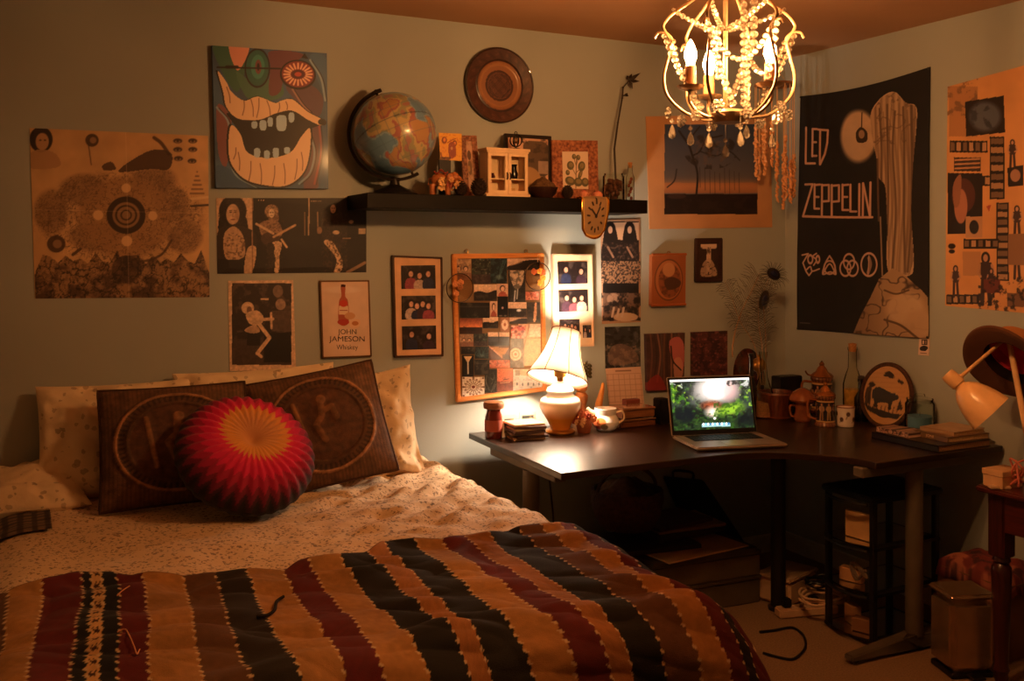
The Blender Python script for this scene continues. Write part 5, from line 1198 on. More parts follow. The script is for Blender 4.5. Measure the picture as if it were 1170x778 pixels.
# golden card leaning in front of the patterned frame
S = 8.64; O = (480, 140)
T = [(185, 100), (410, 110), (412, 378), (200, 368)]
def paisley(fr, seed):
    pass
A = Art(60, 80, rq(415, 215, 510, 700), (196, 140, 100)); A.speck(60, .5, (150, 100, 60), 2, .7); A.ell(455, 350, 30, 46, (90, 60, 40)); A.ell(455, 470, 34, 70, (120, 84, 52)); A.ell(440, 480, 20, 30, (170, 116, 60))
fmat = mat('paisley_frame', (70, 34, 26), .5, col2=(176, 116, 84), vscale=90)
lean_frame('framed_photo', full(O, S, [(395, 125), (560, 128), (600, 735), (440, 735)]), SY + .15, SY + .19, .024, A, fmat, 'dark paisley photo frame half hidden behind the golden card on the shelf', 'picture frame')
A = Art(60, 72, T, (240, 158, 44)); A.ell(238, 175, 26, 34, (120, 50, 24)); A.ell(240, 170, 14, 20, (226, 130, 60)); A.ell(340, 205, 22, 30, (110, 44, 24)); A.ell(342, 205, 12, 18, (220, 120, 60)); A.blob([(200, 240), (250, 210), (275, 260), (270, 350), (210, 340)], (236, 150, 50)); A.curve([(205, 300), (215, 340), (250, 350)], 12, (130, 50, 26)); A.blob([(280, 220), (320, 190), (350, 240), (350, 330), (290, 350)], (150, 66, 44)); A.curve([(270, 200), (310, 175), (350, 160)], 7, (130, 50, 24)); A.ell(312, 255, 12, 16, (196, 130, 90)); A.rect(200, 340, 300, 372, (60, 28, 30), .7); A.speck(14, .58, (200, 90, 30), 3, .5)
q = lean_quad(full(O, S, [(185, 100), (410, 110), (412, 378), (200, 368)]), SY + .125, SY + .135); n = qn(q)
zq = sum(p.z for p in q[2:]) / 2
# the card stands in a small dark easel
root = E('greeting_card', ((q[2].x + q[3].x) / 2, SY + .13, ZS), 'golden greeting card with two figures standing right of the globe', 'card')
sheet('card_face', A, q, n, .002, GLOSSY, root)
b = MB(); c_ = (q[2] + q[3]) / 2; b.box((c_.x - .025, SY + .134, (ZS + zq) / 2), (.05, .012, zq - ZS)); b.box((c_.x - .025, SY + .12, ZS + .004), (.07, .06, .008)); b.build('card_stand', mat('card_stand', (26, 20, 18), .5), root, True)
# ---- elephant figurine with beads
p = SP(505, 225, SY + .075); k_ = kk(p)
em = mat('amber_carved', (170, 98, 50), .35, var=.3, vscale=60, coat=.3)
root = E('elephant_figurine', p, 'small carved amber elephant figurine below the golden card', 'figurine')
b = MB(); P3 = lambda u, v, d=0: p + CAMR * (u - 505) * k_ + UP * (225 - v) * k_ + CAMF * d
b.sph(P3(503, 207), (.040, .026, .028), 16, 10); b.sph(P3(519, 204, -.005), (.022, .02, .022), 12, 8)
b.tube([P3(524, 204, -.012), P3(529, 210, -.016), P3(530, 219, -.018), P3(527, 222, -.02)], [.009, .007, .005, .004], 8)
for (u, d) in ((494, -.014), (495, .014), (512, -.014), (512, .014)): b.tube([P3(u, 212, d), P3(u, 225, d)], [.013, .010], 10)
b.tube([P3(491, 204, .0), P3(489, 214, -.002)], .003, 6)
o = b.build('body', em, root, True); rm = o.modifiers.new('blend', 'REMESH'); rm.mode = 'VOXEL'; rm.voxel_size = .0035; rm.use_smooth_shade = True
for d in (-.024, .014):
    b = MB(); b.sph(P3(515, 205, d), (.014, .004, .019), 12, 8); b.build('ear', em, root, True)
b = MB()
for k in range(10): b.sph(P3(497 + k * 1.6, 198 + 2 * math.sin(k), -.026 + .002 * abs(k - 5)), .0045, 8, 6)
b.build('bead_blanket', mat('bead_red', (150, 60, 44), .3), root, True)
# ---- posy of dried flowers
def flowers(name, u, v, y, r, cols, label, hgt, nfl, cat='dried flowers', stemh=.02, pot=None, z=ZS):
    p = SP(u, v, y) if z == ZS else ZP(u, v, z); root = E(name, p, label, cat); Rn = random.Random(int(u))
    if pot: pot(p, root)
    for k in range(nfl):
        a = Rn.random() * 6.3; rr = r * math.sqrt(Rn.random()); c = p + Vector((rr * math.cos(a), rr * math.sin(a) * .6, hgt * (.45 + .55 * Rn.random()) * (1 - .4 * rr / r)))
        b = MB(); s_ = .007 + .006 * Rn.random()
        for j in range(6):
            aa = j * PI / 3 + a; b.sph(c + Vector((s_ * math.cos(aa), -.002, s_ * math.sin(aa))), (s_ * .62, s_ * .35, s_ * .62), 6, 4)
        b.sph(c + Vector((0, -.005, 0)), s_ * .5, 6, 4); b.tube([c, p + UP * stemh], .0014, 4)
        b.build('flower', mat(name + '_petal%d' % (k % len(cols)) + str(int(u)), cols[k % len(cols)], .8), root, True)
    return root
flowers('dried_posy', 516, 225, SY + .045, .045, [(206, 150, 96), (150, 70, 54), (224, 178, 120), (120, 80, 44)], 'cluster of dried flowers in front of the paisley frame on the shelf', .085, 16)
# ---- pine cones
pine = mat('pine_cone', (46, 30, 22), .7, var=.4, vscale=60)
def pinecone(u, v, y, hh, label):
    p = SP(u, v, y); root = E('pine_cone', p, label, 'pine cone', 'pine cones on the shelf'); k_ = hh
    b = MB(); b.lathe([(0, .0), (k_ * .22, k_ * .08), (k_ * .3, k_ * .3), (k_ * .2, k_ * .75), (0, k_)], 10, Matrix.Translation(p)); b.build('core', pine, root, True)
    b = MB()
    for j in range(8):
        t = j / 7.5; r_ = k_ * .46 * math.sin(PI * (.22 + .7 * t)) ; z_ = k_ * (.1 + .8 * t)
        for i in range(9):
            a = i * 2 * PI / 9 + j * .35; d_ = Vector((math.cos(a), math.sin(a), 0)); c = p + d_ * r_ * .75 + UP * z_
            M_ = frame_M(c, d_.cross(UP), (d_ * .8 + UP * .6).normalized(), (UP * .8 - d_ * .6).normalized()).to_3x3()
            b.sph(c, (k_ * .13, k_ * .15, k_ * .045), 6, 4, M_)
    b.build('scales', pine, root, True)
pinecone(526.5, 226, SY + .03, .062, 'left of the two pine cones beside the white miniature cabinet'); pinecone(547, 226, SY + .03, .075, 'larger pine cone touching the left side of the white miniature cabinet')
pinecone(648.5, 226, SY + .03, .058, 'pine cone in front of the botanical print on the shelf')
# ---- miniature glazed cabinet
S = 5.186; O = (540, 130)
wp = mat('cream_paint', (222, 188, 150), .5)
y0 = SY + .045; a = YP(*full(O, S, [(78, 490)])[0], y0); c_ = YP(*full(O, S, [(338, 490)])[0], y0); top = YP(*full(O, S, [(205, 205)])[0], y0).z
x0, x1 = a.x, c_.x; W_, Hc = x1 - x0, top - ZS; dp = .075
root = E('miniature_cabinet', ((x0 + x1) / 2, y0, ZS), 'white miniature cabinet with two glazed doors on the shelf', 'cabinet')
b = MB(); t_ = .006
b.box(((x0 + x1) / 2, y0 + dp / 2, ZS + .006), (W_, dp + .012, .012)); b.box(((x0 + x1) / 2, y0 + dp / 2, ZS + Hc - .005), (W_, dp + .012, .010)); b.box(((x0 + x1) / 2, y0 + dp / 2, ZS + Hc - .014), (W_ * .95, dp + .004, .008))
b.box((x0 + W_ * .06, y0 + dp / 2, ZS + Hc / 2), (t_, dp, Hc - .03)); b.box((x1 - W_ * .06, y0 + dp / 2, ZS + Hc / 2), (t_, dp, Hc - .03)); b.box(((x0 + x1) / 2, y0 + dp, ZS + Hc / 2), (W_ * .9, .005, Hc - .03)); b.box(((x0 + x1) / 2, y0 + dp / 2, ZS + Hc * .37), (W_ * .86, dp - .008, .005))
b.build('body', wp, root, True, smooth=False)
for sd in (0, 1):
    xa = x0 + W_ * (.05 if sd == 0 else .505); xb = x0 + W_ * (.495 if sd == 0 else .95); za, zb_ = ZS + .013, ZS + Hc - .019; f_ = .013
    q = [Vector((xa, y0 - .004, zb_)), Vector((xb, y0 - .004, zb_)), Vector((xb, y0 - .004, za)), Vector((xa, y0 - .004, za))]
    b = MB(); b.ring(q, inset(q, f_), Vector((0, .007, 0))); b.build('door', wp, root, True, smooth=False); d_ = root.children[-1]
    b = MB(); b.prism([v_ + Vector((0, .003, 0)) for v_ in inset(q, f_ - .002)], Vector((0, .0015, 0))); b.build('glass_pane', glass('cabinet_glass'), d_, True, smooth=False)
    xm = xb - .006 if sd == 0 else xa + .006
    b = MB(); b.tube([(xm, y0 - .006, ZS + Hc * .36), (xm, y0 - .013, ZS + Hc * .39), (xm, y0 - .013, ZS + Hc * .47), (xm, y0 - .006, ZS + Hc * .5)], .0022, 6); b.build('handle', mat('dark_iron', (26, 20, 18), .4, .6), d_, True)
zs2 = ZS + Hc * .37 + .003
def trinket(nm, x, z, prof, m, lab):
    o = MB().lathe(prof, 14, Matrix.Translation((x, y0 + .035, z))).build(nm, m); tag(o, lab, 'trinket'); return o
trinket('miniature_jug', x0 + W_ * .24, zs2, [(0, 0), (.008, 0), (.011, .007), (.007, .015), (.005, .018), (.007, .022), (0, .022)], mat('dark_glaze', (70, 36, 40), .25), 'tiny dark jug on the upper left shelf inside the white miniature cabinet')
trinket('miniature_vase', x0 + W_ * .72, zs2, [(0, 0), (.014, 0), (.019, .02), (.012, .04), (.013, .055), (.016, .06), (0, .058)], mat('black_glaze', (26, 20, 20), .2), 'black miniature vase behind the right door of the white miniature cabinet')
b = MB(); b.box((x0 + W_ * .66, y0 + .03, ZS + .012 + .014), (.025, .02, .027)); b.bevel(.002, 1); tag(b.build('miniature_box', mat('tan_card', (196, 146, 96), .6)), 'tan miniature box at the bottom right inside the white miniature cabinet', 'trinket')
# ---- wire orb clock on top of the cabinet
p = Vector((YP(589.5, 160, y0 + .03).x, y0 + .03, ZS + Hc)); k_ = kk(p)
root = E('orb_ornament', p, 'small dark wire orb ornament on top of the white miniature cabinet', 'ornament'); c0 = p + UP * .038
iron = mat('dark_iron', (26, 20, 18), .4, .6)
b = MB(); b.lathe([(0, 0), (.018, 0), (.018, .004), (.004, .008), (.004, .012), (0, .012)], 14, Matrix.Translation(p)); b.build('base', iron, root, True)
for k in range(4):
    a = k * PI / 4; ax = Vector((math.cos(a), math.sin(a), 0)); MB().tube(arc(c0, .026, 0, 2 * PI, 24, ax, UP)[:-1], .0022, 6, close=True).build('hoop', iron, root, True)
b = MB(); b.sph(c0, .013, 12, 8); b.build('core', mat('pewter', (170, 140, 110), .25, .8), root, True); b = MB(); b.tube(arc(c0 + UP * .03, .006, 0, 2 * PI, 12)[:-1], .0018, 5, close=True); b.build('ring', iron, root, True)
# ---- leaning dark frame behind the cabinet
T = rq(285, 140, 450, 345); A = Art(70, 90, rq(290, 140, 450, 400), (206, 150, 110)); A.speck(60, .5, (190, 130, 90), 1, .6); A.blob([(350, 170), (400, 150), (450, 170), (450, 300), (370, 290)], (96, 70, 48)); A.speck(24, .52, (60, 44, 34), 3, .8, mask=(A.X > 340).astype(float)); A.ell(370, 330, 50, 60, (170, 120, 70)); A.rect(410, 240, 450, 300, (190, 150, 120), .7)
lean_frame('framed_photo', full(O, S, [(190, 115), (468, 132), (470, 490), (200, 490)]), SY + .16, SY + .195, .016, A, mat('black_frame', (30, 20, 16), .4), 'black photo frame leaning on the wall behind the white miniature cabinet', 'picture frame')
# ---- moss bowl and felt hat-like basket
p = SP(620, 226, SY + .075)
root = E('moss_bowl', p, 'dark bowl heaped with brown moss between the cabinet and the botanical print', 'bowl')
b = MB(); b.lathe([(0, 0), (.035, 0), (.055, .02), (.064, .046), (.060, .046), (.05, .024), (0, .012)], 26, Matrix.Translation(p)); b.build('bowl', mat('dark_bowl', (48, 26, 18), .45), root, True)
mm = mat('dry_moss', (92, 66, 40), .95, var=.45, vscale=90, bump=.6, bscale=120)
def mossfn(u, v):
    a = 2 * PI * u; r_ = .058 * v; z_ = .04 + .045 * math.cos(v * PI / 2) ** .8
    n_ = .012 * mnoise.noise(Vector((r_ * math.cos(a) * 60, r_ * math.sin(a) * 60, 2))); return p + Vector((r_ * math.cos(a), r_ * math.sin(a), z_ + n_))
b = MB(); b.grid(mossfn, 40, 16); b.build('moss', mm, root, True)
# ---- botanical print in a flowered frame
A = Art(80, 100, rq(520, 205, 695, 425), (226, 182, 138)); LF = (96, 80, 46)
A.curve([(608, 420), (612, 330), (616, 250)], 6, (130, 96, 60))
for (x, y, rx, ry, r_) in ((575, 288, 24, 26, 0), (650, 292, 24, 30, .3), (600, 235, 14, 16, 0), (628, 240, 14, 16, 0), (570, 380, 34, 26, .3), (625, 385, 30, 26, 0), (672, 385, 26, 26, 0), (555, 330, 14, 16, 0), (640, 340, 12, 30, .4)): A.ell(x, y, rx, ry, LF, rot=r_); A.ell(x + 3, y - 4, rx * .6, ry * .55, (140, 112, 66), rot=r_)
for P_ in ([(608, 340), (590, 310), (575, 290)], [(612, 330), (635, 310), (650, 290)], [(614, 290), (604, 260), (600, 236)], [(614, 290), (622, 262), (628, 240)]): A.curve(P_, 4, (120, 90, 54))
ff = mat('flowered_frame', (94, 40, 34), .55, col2=(190, 122, 84), vscale=75)
lean_frame('picture_frame', full(O, S, [(470, 155), (742, 158), (748, 490), (478, 490)]), SY + .14, SY + .175, .05, A, ff, 'botanical leaf print in a red flowered frame on the shelf', 'picture frame', mount=PAPER)
# ---- pink blooms lying on the shelf edge
for (u, v, lab) in ((667, 222, 'left pink rosehead lying behind the soft clock'), (683, 219, 'right pink rosehead lying behind the soft clock')):
    p = SP(u, v, SY + .03); root = E('rosehead', p, lab, 'rose', 'pink roseheads on the shelf'); c = p + UP * .019
    for j in range(3):
        b = MB()
        for i in range(5 + 2 * j):
            a = i * 2 * PI / (5 + 2 * j) + j; d_ = Vector((math.cos(a), math.sin(a) * .8, .1)); r_ = .006 + .0055 * j; M_ = frame_M(c, d_.cross(UP).normalized(), UP, d_.normalized()).to_3x3()
            b.sph(c + d_ * r_ + UP * (.006 - .004 * j), (.009 + .002 * j, .011, .0025), 7, 5, M_)
        b.build('petals', mat('rose_petal%d' % j, [(190, 92, 80), (206, 120, 96), (214, 140, 110)][j], .7), root, True)
# ---- soft clock draped over the shelf front
pL = YP(665, 224, SY - .004); pR = YP(695, 224, SY - .004); wd = pR.x - pL.x; zb_ = YP(675, 270, SY - .004).z; hh = ZS - zb_
A = Art(60, 100, rq(0, 0, 60, 100), (160, 116, 70)); A.mix(((A.X < 5) | (A.X > 55) | (A.Y > 93)).astype(float), (206, 146, 62)); 
for k in range(12):
    a = k * PI / 6; x, y = 30 + 19 * math.sin(a), 55 - 32 * math.cos(a); A.line([(x, y), (x - 4 * math.sin(a), y + 6 * math.cos(a))], 3.4, (50, 32, 22))
A.line([(30, 55), (38, 36)], 3, (40, 24, 18)); A.line([(30, 55), (20, 42)], 3.6, (40, 24, 18)); A.ell(30, 55, 3, 4, (40, 24, 18))
ov = .035
P = np.empty((100, 60, 3))
for j in range(100):
    for i in range(60):
        u = i / 59 - .5; v = j / 99; L = v * (hh + ov); sh = wd * (1 - .28 * max(0, v - .45) * 1.4 - .55 * max(0, v - .86) * 3.0); skew = -.010 * v
        bul = .012 * (1 - (2 * u) ** 2) * (1 - .3 * v)
        if L < ov: y, z = SY + (ov - L) , ZS + .006 + bul * .5
        else:
            t_ = L - ov; y = SY - .008 - bul - .004 * math.sin(t_ * 30); z = ZS + .004 - t_ - .012 * (1 - (2 * u) ** 2) * v
            if t_ < .012: y = SY - .008 * t_ / .012 - bul * t_ / .012; z = ZS + .006 + bul * .5 * (1 - t_ / .012) - t_ * .6
        P[j, i] = ((pL.x + pR.x) / 2 + u * sh + skew, y, z)
root = E('soft_clock', ((pL.x + pR.x) / 2, SY, ZS), 'gold edged soft melting clock draped over the shelf front', 'clock')
o = link('clock_face', grid_mesh('clock_face', P, A.lin()), paint_mat('clock_enamel', .25, .6), root, True, auto=0); md = o.modifiers.new('thickness', 'SOLIDIFY'); md.thickness = .004; md.offset = -1
edge = [Vector(P[j, 0]) for j in range(0, 100, 4)] + [Vector(P[99, i]) for i in range(0, 60, 6)] + [Vector(P[j, 59]) for j in range(99, 0, -4)]
MB().tube(edge, .0045, 8).build('gold_rim', mat('bright_gold', (230, 170, 80), .18, 1.0), root, True)
# ---- brown pot with leaves and stick, bottle
p = SP(701, 226, SY + .10); k_ = kk(p)
root = E('glass_jar', p, 'glass jar of dark potpourri near right end of the shelf', 'jar')
b = MB(); r_ = .045; b.lathe([(0, 0), (r_, 0), (r_ + .002, .004), (r_ + .002, .105), (r_ - .004, .112), (r_ - .004, .118), (r_ - .007, .118), (r_ - .006, .108), (r_ - .002, .1), (r_ - .002, .006), (0, .005)], 30, Matrix.Translation(p)); b.build('glass', glass('jar_glass'), root, True)
Rn = random.Random(4); b = MB()
for k in range(26):
    a = Rn.random() * 6.3; rr = (r_ - .013) * math.sqrt(Rn.random()); b.sph(p + Vector((rr * math.cos(a), rr * math.sin(a), .012 + .074 * Rn.random())), .010 + .005 * Rn.random(), 7, 5)
b.build('potpourri', mat('potpourri', (84, 46, 28), .8, var=.5, vscale=70), root, True)
b = MB(); p0 = YP(703, 200, SY + .13); p0.z = ZS + .09
bam = mat('dark_bamboo', (46, 36, 28), .6)
P2 = [Vector((p0.x, SY + .12, ZS + .02))] + [YP(u, v, SY + .13 + .02 * k) for k, (u, v) in enumerate([(702, 170), (706, 140), (711, 112), (712, 100)])]
root = E('bamboo_stick', P2[0], 'thin dark bamboo stalk with a leafy top standing in the glass jar on the shelf', 'dried plant')
for k in range(len(P2) - 1):
    b.tube([P2[k], P2[k + 1]], [.0048 - .0004 * k, .0045 - .0004 * k], 8); b.sph(P2[k + 1], (.0055, .0055, .004), 8, 5)
b.build('stem', bam, root, True)
tp = P2[-1]; br = [tp, YP(714.5, 97, SY + .2), YP(719, 92, SY + .2)]
b = MB(); b.tube(br, .0025, 6); b.tube([P2[-2].lerp(tp, .2), YP(716, 108, SY + .19)], .003, 6); b.build('twig', bam, root, True)
for (u, v) in ((732, 83), (731, 93), (723, 102), (716, 86), (722, 84), (718, 110)):
    e = YP(u, v, SY + .19 + .01 * (u % 3)); s0 = br[2] if v < 105 else YP(714, 107, SY + .19); b = MB(); d_ = (e - s0); sd = d_.cross(CAMF).normalized() * .009
    vs = [b.b.verts.new(x) for x in (s0, s0 + d_ * .4 + sd, e, s0 + d_ * .4 - sd)]; m1 = b.b.verts.new(s0 + d_ * .4 + CAMF * .004)
    b._f([vs[0], vs[1], m1]); b._f([vs[1], vs[2], m1]); b._f([vs[2], vs[3], m1]); b._f([vs[3], vs[0], m1]); o = b.build('leaf', bam, root, True); md = o.modifiers.new('t', 'SOLIDIFY'); md.thickness = .001
p = SP(720, 226, SY + .09); hb = 44 * kk(p)
root = E('corked_bottle', p, 'slim clear bottle with a cork at right end of the shelf', 'bottle')
b = MB(); rb_ = .018; b.lathe([(0, 0), (rb_, 0), (rb_, hb * .62), (.011, hb * .74), (.010, hb * .88), (.012, hb * .885), (.012, hb * .91), (.009, hb * .91), (.008, hb * .74), (rb_ - .002, hb * .60), (rb_ - .002, .005), (0, .004)], 24, Matrix.Translation(p)); b.build('bottle_glass', glass('jar_glass'), root, True)
b = MB(); b.lathe([(0, hb * .86), (.0075, hb * .86), (.010, hb), (0, hb)], 14, Matrix.Translation(p)); b.build('cork', cork, root, True)
b = MB(); [b.sph(p + Vector((.006 * math.cos(k * 2.1), .006 * math.sin(k * 2.1), .012 + k * .014)), (.007, .007, .009), 7, 5) for k in range(7)]; b.build('dried_buds', mat('dried_buds', (110, 50, 30), .7), root, True)
# ================================================================== corner desk
DZ = .73
top_m = wood('black_brown_veneer', (30, 15, 8), (46, 26, 15), rough=.32, coat=.1, spec=.4)
out = [(1.655, 3.705), (1.635, 2.892), (2.25, 2.892)] + [(p.x, p.y) for p in catmull([(2.25, 2.892, 0), (2.38, 2.882, 0), (2.49, 2.845, 0), (2.60, 2.77, 0), (2.685, 2.67, 0), (2.715, 2.585, 0), (2.718, 2.535, 0)], 6)[1:]] + [(3.395, 2.535), (3.395, 3.705)]
desk = E('corner_desk', (2.5, 3.2, 0), 'black brown corner desk with a curved inner edge on grey metal legs', 'desk')
b = MB(); b.prism([(x, y, DZ - .024) for x, y in out], (0, 0, .024)); b.bevel(.0025, 1, 60); b.build('desktop', top_m, desk, True)
steel = mat('grey_steel', (104, 92, 78), .5, .2); dsteel = mat('dark_steel', (40, 32, 28), .5, .3)
def tleg(name, x, y, axis, f0, f1, m, rod=.032):
    b = MB(); b.lathe([(0, .05), (rod, .05), (rod, DZ - .06), (0, DZ - .06)], 24, Matrix.Translation((x, y, 0))); o = b.build(name, m, desk, True)
    b = MB(); ax = Vector(axis); sd = ax.cross(UP) * .03
    P = [Vector((x, y, 0)) + ax * f0, Vector((x, y, 0)) + ax * f1]; 
    for s_, e_ in ((Vector((x, y, 0)), P[0]), (Vector((x, y, 0)), P[1])):
        q = [s_ + sd, s_ - sd, e_ - sd * .7, e_ + sd * .7]
        vs = [b.b.verts.new(v + UP * .012) for v in q] + [b.b.verts.new(q[0] + UP * .062), b.b.verts.new(q[1] + UP * .062), b.b.verts.new(q[2] + UP * .035), b.b.verts.new(q[3] + UP * .035)]
        for f_ in ((0, 1, 2, 3), (4, 7, 6, 5), (0, 4, 5, 1), (1, 5, 6, 2), (2, 6, 7, 3), (3, 7, 4, 0)): b._f([vs[i] for i in f_])
        b.cyl(e_ - (e_ - s_).normalized() * .03, e_ - (e_ - s_).normalized() * .03 + UP * .014, .016)
    b.bevel(.006, 2); b.build('foot', m, o, True)
    b = MB(); c = Vector((x, y, DZ - .045)); q = [c + ax * f0 * .86 + sd * .8, c + ax * f1 * .86 + sd * .8, c + ax * f1 * .86 - sd * .8, c + ax * f0 * .86 - sd * .8]; b.prism([p + UP * -.018 for p in q], UP * .036); b.bevel(.004, 1); b.build('top_bracket', m, o, True)
tleg('leg', 1.70, 3.235, (0, 1, 0), -.26, .36, steel)
tleg('leg', 2.985, 2.60, (1, 0, 0), -.335, .36, steel)
b = MB(); b.lathe([(0, 0), (.04, 0), (.042, .012), (.03, .016), (.030, DZ - .03), (.055, DZ - .03), (.055, DZ - .025), (0, DZ - .025)], 24, Matrix.Translation((2.80, 3.13, 0))); b.build('leg', dsteel, desk, True)
b = MB(); b.box((2.27, 3.3, DZ - .05), (.93, .03, .04)); b.build('rail', dsteel, desk, True)
def dp_(u, v, z=DZ, xm=3.33, ym=3.70):
    p = ZP(u, v, z)
    if p.x > xm: q = _hit(u, v, 0, xm); p = Vector((q.x, q.y, z))
    if p.y > ym: q = _hit(u, v, 1, ym); p = Vector((q.x, q.y, z))
    return p
def lathe_thing(name, u, v, prof_px, m, label, cat, z=DZ, seg=28, group=None, part=None, fn=None, xmax=None):
    """turned object: profile in photo pixels (radius, height) at its own distance"""
    p = dp_(u, v, z)
    if xmax: p = dp_(u, v, z, xmax)
    k_ = kk(p); root = E(name, p, label, cat, group)
    b = MB(); b.lathe([(r * k_, h * k_) for r, h in prof_px], seg, Matrix.Translation(p), fn=fn); b.build(part or 'body', m, root, True)
    return root, p, k_
# ---- table lamp
p = dp_(640, 494); k_ = kk(p)
lamp = E('table_lamp', p, 'cream glass table lamp with a tilted bell shade lit on the desk', 'lamp')
b = MB(); b.lathe([(0, 0), (.062, 0), (.064, .006), (.06, .012), (.05, .016), (0, .016)], 32, Matrix.Translation(p)); b.build('foot', BR, lamp, True)
ceram = bpy.data.materials.new('cream_opal_glass'); ceram.use_nodes = True; N_ = ceram.node_tree.nodes; L_k = ceram.node_tree.links; pb_ = N_['Principled BSDF']
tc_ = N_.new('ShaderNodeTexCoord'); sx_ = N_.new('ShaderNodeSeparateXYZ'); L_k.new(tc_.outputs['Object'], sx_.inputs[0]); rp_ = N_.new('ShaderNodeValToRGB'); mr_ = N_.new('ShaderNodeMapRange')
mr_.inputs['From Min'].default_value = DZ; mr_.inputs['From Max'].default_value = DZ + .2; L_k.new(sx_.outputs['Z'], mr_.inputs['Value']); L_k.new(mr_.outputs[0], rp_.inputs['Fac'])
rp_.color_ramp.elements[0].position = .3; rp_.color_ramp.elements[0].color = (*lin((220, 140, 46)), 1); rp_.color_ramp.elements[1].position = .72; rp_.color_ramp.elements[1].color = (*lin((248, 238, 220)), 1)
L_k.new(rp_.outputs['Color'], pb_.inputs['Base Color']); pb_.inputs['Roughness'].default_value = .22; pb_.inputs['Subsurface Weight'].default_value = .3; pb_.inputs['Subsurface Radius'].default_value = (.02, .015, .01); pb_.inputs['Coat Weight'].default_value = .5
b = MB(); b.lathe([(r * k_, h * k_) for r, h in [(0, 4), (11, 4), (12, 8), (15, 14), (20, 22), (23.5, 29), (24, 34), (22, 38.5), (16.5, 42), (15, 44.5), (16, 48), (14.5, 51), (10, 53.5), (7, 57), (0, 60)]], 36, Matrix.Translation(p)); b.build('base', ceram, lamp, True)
b = MB(); b.lathe([(r * k_, h * k_) for r, h in [(0, 59), (4, 59), (4, 63), (7, 64), (7.5, 72), (5, 75), (0, 75)]], 18, Matrix.Translation(p)); b.build('socket', BR, lamp, True)
# bulb
bm_ = emit('lamp_bulb', (1, .75, .52), LAMP)
b = MB(); b.lathe([(r * k_, h * k_) for r, h in [(0, 75), (3.5, 75), (4.5, 79), (8, 87), (8.5, 92), (6.5, 98), (0, 101)]], 14, Matrix.Translation(p)); b.build('bulb', bm_, lamp, True)
# tilted bell shade
sh = bpy.data.materials.new('lit_shade_fabric'); sh.use_nodes = True; nt = sh.node_tree; N_ = nt.nodes; L_k = nt.links; N_.remove(N_['Principled BSDF'])
df = N_.new('ShaderNodeBsdfDiffuse'); df.inputs['Color'].default_value = (.86, .8, .7, 1); tr_ = N_.new('ShaderNodeBsdfTranslucent'); tr_.inputs['Color'].default_value = (.9, .84, .74, 1); mx = N_.new('ShaderNodeMixShader'); mx.inputs['Fac'].default_value = .66
nz_ = N_.new('ShaderNodeTexNoise'); nz_.inputs['Scale'].default_value = 400; tcc = N_.new('ShaderNodeTexCoord'); L_k.new(tcc.outputs['Object'], nz_.inputs['Vector']); bp_ = N_.new('ShaderNodeBump'); bp_.inputs['Strength'].default_value = .15; bp_.inputs['Distance'].default_value = .002; L_k.new(nz_.outputs['Fac'], bp_.inputs['Height']); L_k.new(bp_.outputs['Normal'], df.inputs['Normal'])
L_k.new(df.outputs[0], mx.inputs[1]); L_k.new(tr_.outputs[0], mx.inputs[2]); L_k.new(mx.outputs[0], N_['Material Output'].inputs['Surface'])
sc_ = p + UP * 62 * k_
SA = (Matrix.Rotation(math.radians(12), 3, CAMF) @ UP).normalized(); SX = (Matrix.Rotation(math.radians(12), 3, CAMF) @ CAMR).normalized(); SA = (SA + CAMF * .38).normalized(); SX = (SX - SA * SX.dot(SA)).normalized(); SYv = SA.cross(SX)
Ms = frame_M(sc_ - CAMR * 3 * k_, SX, SYv, SA)
prof = [(35, -1), (32.5, 6), (27, 17), (22.5, 28), (19.5, 39), (17.5, 50), (16.8, 57)]
b = MB(); b.lathe([(r * k_, h * k_) for r, h in prof], 48, Ms); o = b.build('lamp_shade', sh, lamp, True, fixn=True); md = o.modifiers.new('thickness', 'SOLIDIFY'); md.thickness = .0012
trimm_ = mat('shade_trim', (120, 70, 40), .7)
pp = lambda r, h, a: Ms @ Vector((r * k_ * math.cos(a), r * k_ * math.sin(a), h * k_))
for r, h in ((35.2, -1), (17, 57)): MB().tube([pp(r, h, 2 * PI * i / 48) for i in range(48)], .0022, 6, close=True).build('trim', trimm_, o, True)
for k in range(8):
    a = k * PI / 4 + .25; MB().tube([pp(r + .4, h, a) for r, h in prof], .0018, 5).build('seam', trimm_, o, True)
b = MB(); b.tube([p + UP * 75 * k_ + CAMR * 7 * k_, p + UP * 88 * k_ + CAMR * 12 * k_, Ms @ Vector((0, 0, 50 * k_))], .0014, 5); b.tube([pp(17, 52, 0), pp(17, 52, PI)], .0014, 5); b.tube([pp(17, 52, PI / 2), pp(17, 52, -PI / 2)], .0014, 5); b.build('harp', BR, lamp, True)
# ---- jar with wooden lid
r_, p, k_ = lathe_thing('storage_jar', 564, 500, [(0, 0), (9.5, 0), (10, 2), (10, 24), (8, 30), (8, 33), (0, 33)], mat('dark_red_jar', (96, 34, 26), .2, coat=.5), 'dark red jar with a wooden lid at the left end of the desk', 'jar')
b = MB(); b.lathe([(r * k_, h * k_) for r, h in [(0, 33), (9, 33), (11.5, 34), (12, 38), (11, 41), (0, 42)]], 26, Matrix.Translation(p)); b.build('lid', wood('turned_lid', (110, 64, 36), (140, 84, 48)), r_, True)
b = MB(); b.lathe([(r * k_, h * k_) for r, h in [(10.2, 8), (10.3, 9), (10.3, 20), (10.2, 21)]], 26, Matrix.Translation(p)); b.build('paper_label', mat('jar_label', (150, 70, 50), .7), r_, True)
